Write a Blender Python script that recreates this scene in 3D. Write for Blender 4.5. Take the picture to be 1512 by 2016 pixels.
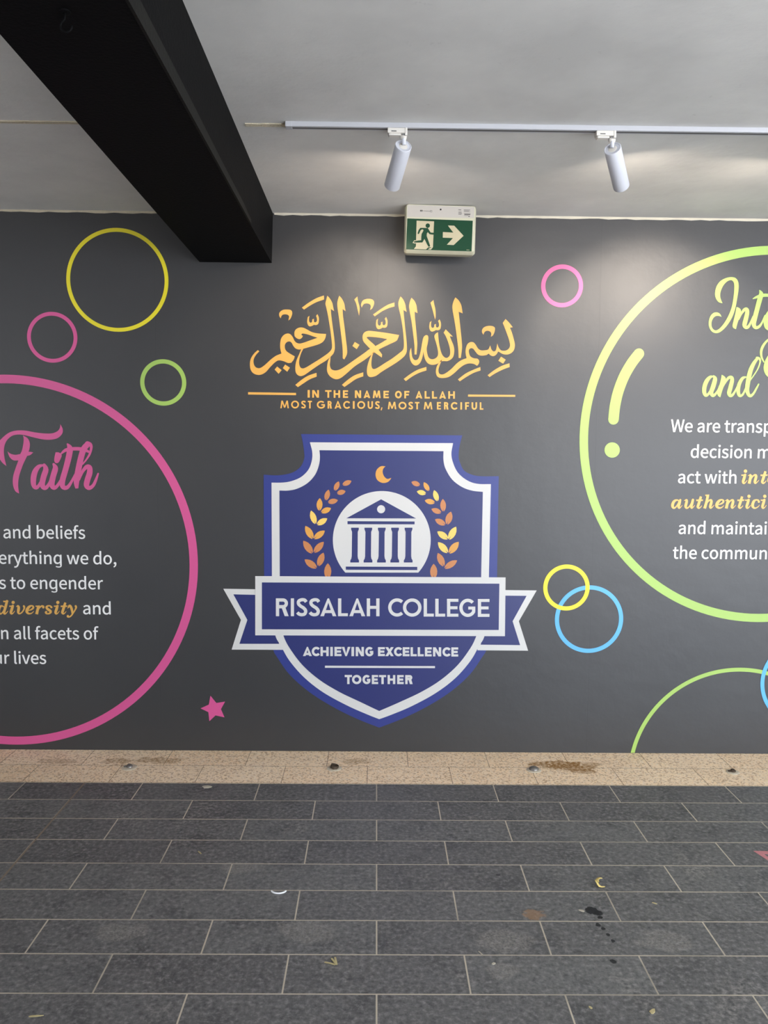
import bpy, bmesh, math, random
from mathutils import Vector, Matrix
from mathutils.geometry import delaunay_2d_cdt

# ------------------------------------------------------------------ clear
for o in list(bpy.data.objects):
    bpy.data.objects.remove(o, do_unlink=True)
SC = bpy.context.scene
COL = SC.collection
random.seed(7)

# ------------------------------------------------------------------ camera
# world: mural wall is the plane y = 0, x to the right, z up, floor z = 0, metres
cam_data = bpy.data.cameras.new('camera')
cam = bpy.data.objects.new('camera', cam_data)
COL.objects.link(cam)
cam_data.sensor_fit = 'HORIZONTAL'
cam_data.sensor_width = 36.0
cam_data.lens = 1591.98 / 1512 * 36.0
cam_data.clip_start = 0.05
R0 = Vector((0.9999123161441362, -0.009133201928547965, 0.009588777075377372))
R1 = Vector((0.008808895923426551, -0.08190584854248581, -0.9966011415441713))
R2 = Vector((0.009887536390787847, 0.9965982222526125, -0.0818182132966316))
m = Matrix((R0, -R1, -R2)).transposed().to_4x4()
m.translation = Vector((-0.01223, -4.48228, 1.73786))
cam.matrix_world = m
SC.camera = cam

# ------------------------------------------------------------------ daylight and exposure
world = bpy.data.worlds.new('daylight')
SC.world = world
world.use_nodes = True
bg = world.node_tree.nodes['Background']
bg.inputs['Color'].default_value = (0.84, 0.92, 1.0, 1)
bg.inputs['Strength'].default_value = 1.0
wn = world.node_tree
wtc = wn.nodes.new('ShaderNodeTexCoord')
wsx = wn.nodes.new('ShaderNodeSeparateXYZ')
wn.links.new(wtc.outputs['Generated'], wsx.inputs[0])
wmr = wn.nodes.new('ShaderNodeMapRange')
wmr.inputs['From Min'].default_value = -0.03
wmr.inputs['From Max'].default_value = 0.03
wn.links.new(wsx.outputs['Z'], wmr.inputs['Value'])
wmx = wn.nodes.new('ShaderNodeMix')
wmx.data_type = 'RGBA'
GROUND = 8.7      # sunlit paving outside
SKY = 7.7
wmx.inputs['A'].default_value = (GROUND * 0.95, GROUND * 0.98, GROUND * 1.04, 1)
wmx.inputs['B'].default_value = (SKY * 0.86, SKY * 0.94, SKY * 1.05, 1)
wn.links.new(wmr.outputs['Result'], wmx.inputs['Factor'])
wn.links.new(wmx.outputs['Result'], bg.inputs['Color'])
SC.view_settings.view_transform = 'Standard'
SC.view_settings.look = 'None'
SC.view_settings.gamma = 1.0
SC.view_settings.use_curve_mapping = False
SC.view_settings.exposure = 0.0
SPOT_POWER = 43.0
SPOT_COLOUR = (1.0, 0.86, 0.72)
LENS_GLOW = 480.0

CEIL = 2.981          # ceiling height
STRIP = -0.4466       # front edge of the granite strip at the foot of the wall

# ------------------------------------------------------------------ helpers
def lin(r, g, b, a=1.0):
    f = lambda c: (c / 255 / 12.92) if c / 255 <= 0.04045 else ((c / 255 + 0.055) / 1.055) ** 2.4
    return (f(r), f(g), f(b), a)

def material(name, rgb, rough=0.6, spec=0.5, metal=0.0, noise=0.0, nscale=30.0, bump=0.0, bscale=60.0):
    mt = bpy.data.materials.new(name)
    mt.use_nodes = True
    nt = mt.node_tree
    b = nt.nodes['Principled BSDF']
    b.inputs['Base Color'].default_value = lin(*rgb)
    b.inputs['Roughness'].default_value = rough
    b.inputs['Specular IOR Level'].default_value = spec
    b.inputs['Metallic'].default_value = metal
    tc = nt.nodes.new('ShaderNodeTexCoord')
    if noise:
        n = nt.nodes.new('ShaderNodeTexNoise')
        n.inputs['Scale'].default_value = nscale
        n.inputs['Detail'].default_value = 4
        nt.links.new(tc.outputs['Object'], n.inputs['Vector'])
        mx = nt.nodes.new('ShaderNodeMix')
        mx.data_type = 'RGBA'
        c = lin(*rgb)
        mx.inputs['A'].default_value = tuple(max(0, v * (1 - noise)) for v in c[:3]) + (1,)
        mx.inputs['B'].default_value = tuple(min(1, v * (1 + noise)) for v in c[:3]) + (1,)
        nt.links.new(n.outputs['Fac'], mx.inputs['Factor'])
        nt.links.new(mx.outputs['Result'], b.inputs['Base Color'])
    if bump:
        n2 = nt.nodes.new('ShaderNodeTexNoise')
        n2.inputs['Scale'].default_value = bscale
        n2.inputs['Detail'].default_value = 5
        nt.links.new(tc.outputs['Object'], n2.inputs['Vector'])
        bp = nt.nodes.new('ShaderNodeBump')
        bp.inputs['Strength'].default_value = bump
        bp.inputs['Distance'].default_value = 0.01
        nt.links.new(n2.outputs['Fac'], bp.inputs['Height'])
        nt.links.new(bp.outputs['Normal'], b.inputs['Normal'])
    return mt

class NT:
    """small wrapper to wire node trees"""
    def __init__(self, mt):
        self.t = mt.node_tree
    def n(self, kind, **kw):
        nd = self.t.nodes.new(kind)
        for k, v in kw.items():
            setattr(nd, k, v)
        return nd
    def l(self, a, b):
        self.t.links.new(a, b)
    def val(self, sock, v):
        if hasattr(v, 'is_output'):
            self.l(v, sock)
        else:
            sock.default_value = v
    def math(self, op, a, b=None, clamp=False):
        nd = self.n('ShaderNodeMath', operation=op, use_clamp=clamp)
        self.val(nd.inputs[0], a)
        if b is not None:
            self.val(nd.inputs[1], b)
        return nd.outputs[0]
    def mix(self, f, a, b):
        nd = self.n('ShaderNodeMix', data_type='RGBA')
        self.val(nd.inputs['Factor'], f)
        self.val(nd.inputs['A'], a)
        self.val(nd.inputs['B'], b)
        return nd.outputs['Result']
    def noise(self, vec, scale, detail=3, rough=0.5, dist=0.0):
        nd = self.n('ShaderNodeTexNoise')
        nd.inputs['Scale'].default_value = scale
        nd.inputs['Detail'].default_value = detail
        nd.inputs['Roughness'].default_value = rough
        nd.inputs['Distortion'].default_value = dist
        self.l(vec, nd.inputs['Vector'])
        return nd
    def ramp(self, f, lo, hi, interp='LINEAR'):
        nd = self.n('ShaderNodeMapRange')
        nd.inputs['From Min'].default_value = lo
        nd.inputs['From Max'].default_value = hi
        self.l(f, nd.inputs['Value'])
        return nd.outputs['Result']

def tag(o, label=None, cat=None, group=None, kind=None):
    if label: o['label'] = label
    if cat: o['category'] = cat
    if group: o['group'] = group
    if kind: o['kind'] = kind
    return o

def thing(name, loc, label, cat, group=None):
    o = bpy.data.objects.new(name, None)
    o.empty_display_size = 0.05
    COL.objects.link(o)
    o.location = loc
    return tag(o, label, cat, group)

def world_loc(p):
    v = Vector((0, 0, 0))
    while p is not None:
        v += p.location
        p = p.parent
    return v

def link_mesh(name, bm, mat, parent=None, smooth=False, origin=None):
    """bm holds WORLD coordinates; the object is parented without moving it"""
    bmesh.ops.recalc_face_normals(bm, faces=bm.faces)
    base = world_loc(parent) if parent else Vector((0, 0, 0))
    off = Vector(origin) if origin is not None else base
    for v in bm.verts:
        v.co -= off
    me = bpy.data.meshes.new(name)
    bm.to_mesh(me)
    bm.free()
    if smooth:
        for p in me.polygons:
            p.use_smooth = True
    me.materials.append(mat)
    o = bpy.data.objects.new(name, me)
    COL.objects.link(o)
    if parent:
        o.parent = parent
    o.location = off - base
    return o

def add_box(bm, a, b, bevel=0.0):
    x0, y0, z0 = a
    x1, y1, z1 = b
    vs = [bm.verts.new(p) for p in ((x0, y0, z0), (x1, y0, z0), (x1, y1, z0), (x0, y1, z0), (x0, y0, z1), (x1, y0, z1), (x1, y1, z1), (x0, y1, z1))]
    fs = [bm.faces.new([vs[i] for i in q]) for q in ((0, 3, 2, 1), (4, 5, 6, 7), (0, 1, 5, 4), (1, 2, 6, 5), (2, 3, 7, 6), (3, 0, 4, 7))]
    if bevel:
        es = list({e for f in fs for e in f.edges})
        bmesh.ops.bevel(bm, geom=es, offset=bevel, segments=2, affect='EDGES', profile=0.5)

def add_tube(bm, pts, radii, seg=24, cap=True):
    """swept tube through pts"""
    pts = [Vector(p) for p in pts]
    if not hasattr(radii, '__len__'):
        radii = [radii] * len(pts)
    rings = []
    ref = None
    for i, p in enumerate(pts):
        t = (pts[min(i + 1, len(pts) - 1)] - pts[max(i - 1, 0)])
        if t.length < 1e-9:
            t = pts[-1] - pts[0]
        t.normalize()
        if ref is None:
            ref = t.orthogonal().normalized()
        ref = (ref - t * ref.dot(t)).normalized()
        bt = t.cross(ref)
        rings.append([bm.verts.new(p + (ref * math.cos(2 * math.pi * k / seg) + bt * math.sin(2 * math.pi * k / seg)) * radii[i]) for k in range(seg)])
    for a, b in zip(rings, rings[1:]):
        for k in range(seg):
            bm.faces.new((a[k], a[(k + 1) % seg], b[(k + 1) % seg], b[k]))
    if cap:
        bm.faces.new(rings[0][::-1])
        bm.faces.new(rings[-1])

def add_lathe(bm, p0, axis, profile, seg=40):
    """profile: [(distance along axis, radius)], radius 0 closes to a point"""
    axis = Vector(axis).normalized()
    u = axis.orthogonal().normalized()
    w = axis.cross(u)
    p0 = Vector(p0)
    rings = []
    for d, r in profile:
        c = p0 + axis * d
        if r <= 1e-9:
            rings.append([bm.verts.new(c)])
        else:
            rings.append([bm.verts.new(c + (u * math.cos(2 * math.pi * k / seg) + w * math.sin(2 * math.pi * k / seg)) * r) for k in range(seg)])
    for a, b in zip(rings, rings[1:]):
        for k in range(seg):
            k2 = (k + 1) % seg
            if len(a) == 1 and len(b) == 1:
                continue
            if len(a) == 1:
                bm.faces.new((a[0], b[k2], b[k]))
            elif len(b) == 1:
                bm.faces.new((a[k], a[k2], b[0]))
            else:
                bm.faces.new((a[k], a[k2], b[k2], b[k]))

def signed_area(l):
    return sum(l[i - 1][0] * l[i][1] - l[i][0] * l[i - 1][1] for i in range(len(l)))

def hull(ps):
    """convex outline of a few points, anticlockwise"""
    ps = sorted({(round(p[0], 8), round(p[1], 8)) for p in ps})
    if len(ps) < 3:
        return []
    def half(seq):
        o = []
        for p in seq:
            while len(o) > 1 and (o[-1][0] - o[-2][0]) * (p[1] - o[-2][1]) - (o[-1][1] - o[-2][1]) * (p[0] - o[-2][0]) <= 1e-14:
                o.pop()
            o.append(p)
        return o[:-1]
    return half(ps) + half(ps[::-1])

def fill_union(bm, groups, place, depth):
    """groups: outlines, each a list of loops filled even-odd; their union becomes one clean slab.
    place(x, z, d) gives the 3-D point at depth d"""
    pts, faces, owner = [], [], []
    for gi, loops in enumerate(groups):
        for l in loops:
            c = []
            for p in l:
                p = (float(p[0]), float(p[1]))
                if not c or (abs(p[0] - c[-1][0]) + abs(p[1] - c[-1][1])) > 2e-6:
                    c.append(p)
            if len(c) > 1 and (abs(c[0][0] - c[-1][0]) + abs(c[0][1] - c[-1][1])) < 2e-6:
                c.pop()
            if len(c) < 3:
                continue
            if signed_area(c) < 0:
                c.reverse()
            faces.append(list(range(len(pts), len(pts) + len(c))))
            owner.append(gi)
            pts += c
    vs, es, fs, ov, oe, of = delaunay_2d_cdt([Vector(p) for p in pts], [], faces, 0, 1e-7, True)
    keep = []
    for f, src in zip(fs, of):
        par = {}
        for k in src:
            par[owner[k]] = par.get(owner[k], 0) + 1
        if any(n % 2 for n in par.values()):
            keep.append(f)
    used = sorted({i for f in keep for i in f})
    front = {i: bm.verts.new(place(vs[i][0], vs[i][1], 0.0)) for i in used}
    back = {i: bm.verts.new(place(vs[i][0], vs[i][1], depth)) for i in used}
    count = {}
    for f in keep:
        for i in range(len(f)):
            k = tuple(sorted((f[i], f[(i + 1) % len(f)])))
            count[k] = count.get(k, 0) + 1
    for f in keep:
        bm.faces.new([front[i] for i in f])
        bm.faces.new([back[i] for i in reversed(f)])
        for i in range(len(f)):
            a, b = f[i], f[(i + 1) % len(f)]
            if count[tuple(sorted((a, b)))] == 1:
                bm.faces.new((front[a], back[a], back[b], front[b]))

def stroke_pieces(st, caps):
    """a brush stroke of varying width as one outline list of small convex pieces"""
    n = len(st)
    P = [Vector((a, b)) for a, b, _ in st]
    W = [w / 2 for *_, w in st]
    L, Rr = [], []
    for i in range(n):
        t = P[min(i + 1, n - 1)] - P[max(i - 1, 0)]
        t = t.normalized() if t.length > 1e-9 else Vector((1, 0))
        nn = Vector((-t.y, t.x))
        L.append(P[i] + nn * W[i])
        Rr.append(P[i] - nn * W[i])
    out = [hull([L[i], L[i + 1], Rr[i + 1], Rr[i]]) for i in range(n - 1)]
    for i, bit in ((0, 1), (n - 1, 2)):
        if caps & bit:
            out.append([P[i] + Vector((math.cos(a), math.sin(a))) * W[i] for a in [2 * math.pi * k / 16 for k in range(16)]])
    return out

GAP = 0.0012          # film lifts a hair off the textured paint
SKIN = 0.0006         # thickness of one layer of wall lettering film
def on_wall(layer):
    y = -GAP - SKIN * (layer + 1)
    return lambda x, z, d: Vector((x, y + d, z))

def duos(l, k=1e4):
    return [(l[i] / k, l[i + 1] / k) for i in range(0, len(l), 2)]

def add_prims(bm, prims, layer):
    groups = []
    for p in prims:
        if p[0] == 'fill':
            groups.append([duos(l) for l in p[1:]])
        elif p[0] == 'stroke':
            b = p[2]
            for q in stroke_pieces([(b[i] / 1e4, b[i + 1] / 1e4, b[i + 2] / 1e4) for i in range(0, len(b), 3)], p[1]):
                groups.append([q])
        elif p[0] == 'glyph':
            X, Z, sx, sz = (v / 1e4 for v in p[2:])
            groups.append([[(X + a * sx, Z + b * sz) for a, b in duos(l, 1e3)] for l in GLYPHS[p[1]]])
    fill_union(bm, groups, on_wall(layer), SKIN)

def words(prims):
    """split a lettering list at its spaces"""
    out = [[]]
    for p in prims:
        if p[0] == 'space':
            out.append([])
        else:
            out[-1].append(p)
    return [w for w in out if w]

def art(name, prims, mat, parent, layer=0, label=None):
    bm = bmesh.new()
    add_prims(bm, prims, layer)
    # coordinates above are already metres: x, z were stored in tenths of a millimetre
    o = link_mesh(name, bm, mat, parent)
    if label:
        o['label'] = label
    return o

def centre_of(*keys):
    xs, zs = [], []
    for k in keys:
        for p in ART[k]:
            if p[0] == 'glyph':
                xs.append(p[2]); zs.append(p[3])
            elif p[0] == 'stroke':
                xs += p[2][0::3]; zs += p[2][1::3]
            elif p[0] == 'fill':
                xs += p[1][0::2]; zs += p[1][1::2]
    return Vector(((min(xs) + max(xs)) / 2e4, 0, (min(zs) + max(zs)) / 2e4))
# glyph outlines in thousandths of the letter size
GLYPHS = {
    ',': [[25, -71, 46, -59, 60, -47, 70, -31, 78, -14, 80, 7, 79, 21, 76, 31, 69, 40, 61, 45, 50, 47, 42, 46, 35, 42, 29, 38, 25, 30, 23, 22, 24, 13, 29, 6, 34, 1, 41, -3, 50, -4, 51, -4, 49, -11, 45, -22, 38, -31, 29, -39, 16, -47]],
    'W': [[61, -3, 104, -3, 143, 154, 155, 210, 152, 210, 164, 154, 204, -3, 247, -3, 301, 260, 265, 260, 236, 118, 223, 37, 225, 37, 208, 118, 171, 260, 138, 260, 101, 118, 84, 37, 87, 37, 72, 118, 44, 260, 6, 260]],
    'a': [[76, -8, 91, -6, 104, -2, 117, 5, 130, 12, 140, 20, 138, 20, 141, -3, 172, -3, 172, 117, 170, 144, 161, 166, 149, 183, 129, 194, 103, 198, 85, 197, 68, 193, 53, 187, 39, 179, 25, 171, 40, 144, 52, 152, 62, 157, 74, 161, 85, 164, 98, 165, 113, 163, 123, 157, 129, 147, 133, 134, 134, 122, 93, 117, 60, 106, 36, 92, 22, 73, 18, 49, 20, 30, 29, 14, 41, 3, 57, -5], [85, 24, 75, 25, 66, 28, 60, 33, 56, 41, 54, 51, 57, 64, 65, 75, 80, 83, 105, 91, 134, 96, 134, 47, 124, 39, 115, 32, 105, 28, 95, 25]],
    'b': [[116, -8, 142, -3, 166, 11, 184, 33, 197, 61, 202, 98, 198, 132, 189, 159, 173, 180, 151, 194, 123, 198, 109, 197, 97, 193, 85, 186, 72, 179, 66, 174, 67, 202, 67, 282, 29, 282, 29, -3, 60, -3, 63, 17, 61, 17, 70, 9, 82, 2, 93, -3, 104, -6], [111, 25, 103, 26, 95, 28, 85, 32, 76, 36, 67, 43, 67, 141, 77, 149, 87, 157, 96, 161, 106, 164, 115, 165, 133, 162, 146, 153, 155, 140, 161, 121, 162, 98, 160, 73, 153, 52, 141, 37, 127, 29]],
    'c': [[107, -8, 122, -6, 135, -3, 147, 2, 159, 9, 173, 18, 156, 45, 145, 37, 138, 32, 129, 29, 119, 26, 110, 25, 91, 28, 76, 37, 64, 51, 57, 72, 54, 95, 57, 118, 64, 139, 77, 153, 92, 162, 111, 165, 120, 164, 127, 162, 134, 160, 140, 155, 150, 148, 169, 174, 158, 182, 148, 188, 137, 194, 124, 197, 110, 198, 80, 194, 54, 180, 34, 160, 20, 131, 15, 95, 20, 59, 33, 31, 52, 10, 78, -3]],
    'd': [[97, -8, 111, -6, 124, -2, 136, 5, 147, 12, 156, 19, 154, 19, 157, -3, 188, -3, 188, 282, 150, 282, 150, 206, 151, 179, 147, 183, 136, 190, 126, 194, 113, 197, 101, 198, 75, 194, 51, 180, 33, 158, 20, 130, 16, 95, 19, 59, 30, 32, 47, 10, 70, -3], [104, 25, 87, 29, 73, 37, 63, 51, 57, 71, 54, 95, 57, 118, 64, 139, 76, 153, 90, 162, 106, 165, 116, 164, 124, 162, 133, 158, 141, 154, 150, 147, 150, 49, 141, 41, 132, 34, 123, 29, 113, 26]],
    'e': [[109, -8, 124, -7, 138, -4, 151, 0, 162, 7, 176, 14, 161, 40, 151, 33, 142, 30, 132, 27, 123, 25, 113, 24, 94, 27, 78, 35, 64, 49, 57, 66, 53, 85, 181, 85, 182, 106, 179, 137, 169, 162, 153, 181, 131, 194, 103, 198, 77, 194, 53, 180, 34, 159, 20, 130, 15, 95, 20, 59, 34, 31, 53, 10, 79, -3], [53, 113, 57, 130, 64, 145, 76, 158, 89, 164, 104, 166, 119, 164, 131, 158, 141, 147, 146, 130, 148, 113]],
    'f': [[9, 161, 34, 161, 34, -3, 72, -3, 72, 161, 113, 161, 113, 193, 72, 193, 72, 220, 73, 233, 77, 243, 81, 250, 87, 253, 96, 255, 100, 254, 105, 254, 108, 253, 112, 251, 120, 248, 128, 279, 120, 282, 114, 284, 107, 285, 100, 286, 93, 286, 72, 283, 55, 274, 44, 260, 37, 243, 34, 221, 34, 193, 9, 191]],
    'g': [[101, 203, 75, 198, 51, 184, 33, 162, 20, 134, 15, 97, 19, 63, 28, 36, 44, 15, 66, 1, 94, -3, 108, -2, 120, 2, 132, 9, 145, 16, 151, 21, 150, -7, 150, -25, 188, -25, 188, 198, 157, 198, 154, 178, 156, 178, 147, 186, 135, 193, 124, 198, 113, 201], [106, 170, 114, 169, 122, 167, 132, 163, 141, 159, 150, 152, 150, 54, 140, 46, 130, 38, 121, 34, 111, 31, 102, 30, 84, 33, 71, 42, 62, 55, 56, 74, 55, 97, 57, 122, 64, 143, 76, 158, 90, 166]],
    'h': [[29, -3, 67, -3, 67, 137, 77, 146, 87, 155, 96, 159, 106, 163, 116, 164, 129, 162, 138, 157, 144, 149, 148, 135, 149, 116, 149, -3, 187, -3, 187, 120, 185, 148, 178, 169, 166, 185, 148, 195, 126, 198, 110, 196, 97, 192, 83, 184, 72, 175, 66, 169, 67, 202, 67, 282, 29, 282]],
    'i': [[29, -3, 67, -3, 67, 193, 29, 193], [48, 226, 56, 227, 63, 231, 68, 236, 72, 243, 73, 251, 72, 259, 68, 265, 63, 270, 56, 273, 48, 274, 40, 273, 33, 270, 29, 265, 25, 259, 24, 251, 25, 243, 29, 236, 33, 231, 40, 227]],
    'l': [[66, -8, 71, -7, 75, -7, 78, -6, 83, -6, 87, -4, 82, 26, 73, 25, 71, 26, 70, 26, 69, 28, 68, 32, 67, 36, 67, 282, 29, 282, 29, 38, 30, 22, 35, 10, 42, 1, 52, -6]],
    'm': [[29, -3, 67, -3, 67, 137, 77, 147, 86, 155, 95, 159, 104, 163, 112, 164, 124, 162, 133, 157, 139, 149, 143, 135, 144, 116, 144, -3, 182, -3, 182, 137, 192, 147, 202, 155, 210, 159, 219, 163, 227, 164, 239, 162, 248, 157, 254, 149, 258, 134, 260, 116, 260, -3, 297, -3, 297, 120, 295, 148, 288, 169, 276, 185, 259, 195, 237, 198, 222, 196, 209, 191, 196, 183, 184, 173, 175, 164, 170, 172, 163, 183, 151, 192, 139, 196, 121, 198, 107, 196, 95, 192, 82, 184, 71, 175, 64, 168, 60, 193, 29, 193]],
    'n': [[29, -3, 67, -3, 67, 137, 77, 146, 87, 155, 96, 159, 106, 163, 116, 164, 129, 162, 138, 157, 144, 149, 148, 135, 149, 116, 149, -3, 187, -3, 187, 120, 185, 148, 178, 169, 166, 185, 148, 195, 126, 198, 110, 196, 97, 192, 83, 184, 71, 175, 64, 168, 60, 193, 29, 193]],
    'o': [[106, -8, 134, -3, 159, 10, 178, 31, 192, 59, 197, 95, 192, 131, 178, 160, 159, 180, 134, 194, 106, 198, 78, 194, 53, 180, 34, 160, 20, 131, 15, 95, 20, 59, 34, 31, 53, 10, 78, -3], [106, 25, 89, 28, 75, 37, 63, 51, 57, 72, 54, 95, 57, 118, 63, 139, 75, 153, 89, 162, 106, 165, 123, 162, 138, 153, 149, 139, 156, 118, 158, 95, 156, 72, 149, 51, 138, 37, 123, 28]],
    'p': [[29, -83, 67, -83, 67, -16, 66, 12, 72, 8, 83, 2, 94, -4, 104, -7, 116, -8, 142, -3, 166, 11, 184, 33, 197, 61, 202, 98, 198, 132, 189, 159, 173, 180, 151, 194, 123, 198, 109, 197, 96, 193, 84, 186, 71, 178, 64, 173, 60, 193, 29, 193], [111, 25, 103, 26, 95, 28, 85, 32, 76, 36, 67, 43, 67, 141, 77, 149, 87, 157, 97, 161, 106, 164, 115, 165, 133, 162, 146, 153, 155, 140, 161, 121, 162, 98, 160, 73, 153, 52, 141, 37, 127, 29]],
    'r': [[29, -3, 67, -3, 67, 121, 75, 138, 84, 150, 94, 158, 103, 162, 112, 163, 116, 163, 120, 163, 123, 162, 126, 161, 133, 160, 140, 193, 134, 195, 130, 197, 125, 197, 121, 198, 116, 198, 103, 196, 91, 190, 79, 182, 69, 171, 63, 160, 60, 193, 29, 193]],
    's': [[82, -8, 107, -5, 128, 4, 142, 17, 151, 33, 154, 52, 151, 72, 141, 87, 126, 97, 111, 106, 94, 113, 82, 117, 70, 122, 62, 128, 57, 134, 55, 143, 57, 150, 60, 157, 66, 163, 76, 166, 88, 167, 97, 166, 105, 164, 114, 160, 122, 157, 132, 149, 150, 174, 139, 182, 127, 189, 115, 194, 101, 197, 87, 198, 63, 195, 44, 187, 31, 175, 22, 159, 19, 141, 22, 123, 32, 109, 44, 98, 60, 89, 76, 83, 89, 78, 100, 74, 109, 67, 115, 59, 117, 50, 116, 42, 113, 34, 106, 28, 96, 25, 83, 23, 70, 24, 59, 27, 48, 31, 39, 37, 27, 47, 7, 21, 21, 11, 35, 3, 50, -3, 66, -6]],
    't': [[92, -8, 99, -7, 106, -6, 114, -5, 121, -3, 130, 0, 123, 31, 116, 28, 111, 27, 107, 25, 103, 25, 99, 24, 89, 26, 81, 30, 77, 36, 74, 46, 73, 58, 73, 161, 124, 161, 124, 193, 73, 193, 73, 247, 40, 247, 37, 193, 6, 191, 6, 161, 35, 161, 35, 59, 37, 37, 42, 19, 53, 5, 70, -5]],
    'u': [[88, -8, 104, -6, 117, -1, 130, 7, 142, 16, 152, 27, 149, 27, 151, -3, 184, -3, 184, 193, 146, 193, 146, 56, 136, 45, 126, 36, 118, 31, 107, 27, 97, 26, 85, 28, 76, 33, 70, 42, 66, 55, 65, 74, 65, 193, 26, 193, 26, 70, 29, 42, 35, 22, 48, 6, 65, -5]],
    'v': [[71, -3, 113, -3, 182, 193, 144, 193, 107, 83, 91, 29, 93, 29, 77, 83, 40, 193, 1, 193]],
    'w': [[60, -3, 101, -3, 129, 101, 141, 154, 139, 154, 151, 102, 179, -3, 222, -3, 276, 193, 239, 193, 210, 81, 200, 30, 202, 30, 190, 81, 159, 193, 124, 193, 93, 81, 81, 30, 84, 30, 73, 81, 44, 193, 5, 193]],
    'y': [[35, -85, 57, -82, 75, -71, 89, -57, 101, -38, 109, -17, 182, 193, 145, 193, 109, 86, 95, 34, 97, 34, 79, 86, 40, 193, 1, 193, 78, 0, 74, -14, 69, -27, 62, -37, 54, -46, 45, -51, 34, -53, 31, -52, 28, -52, 26, -51, 22, -50, 17, -50, 10, -80, 16, -82, 20, -83, 24, -84, 30, -85]],
    'hook': [[188, -21, 186, -44, 169, -69, 134, -77, 96, -75, 60, -65, 66, -43, 100, -53, 132, -55, 155, -47, 162, -36, 162, -19]],
}
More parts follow.
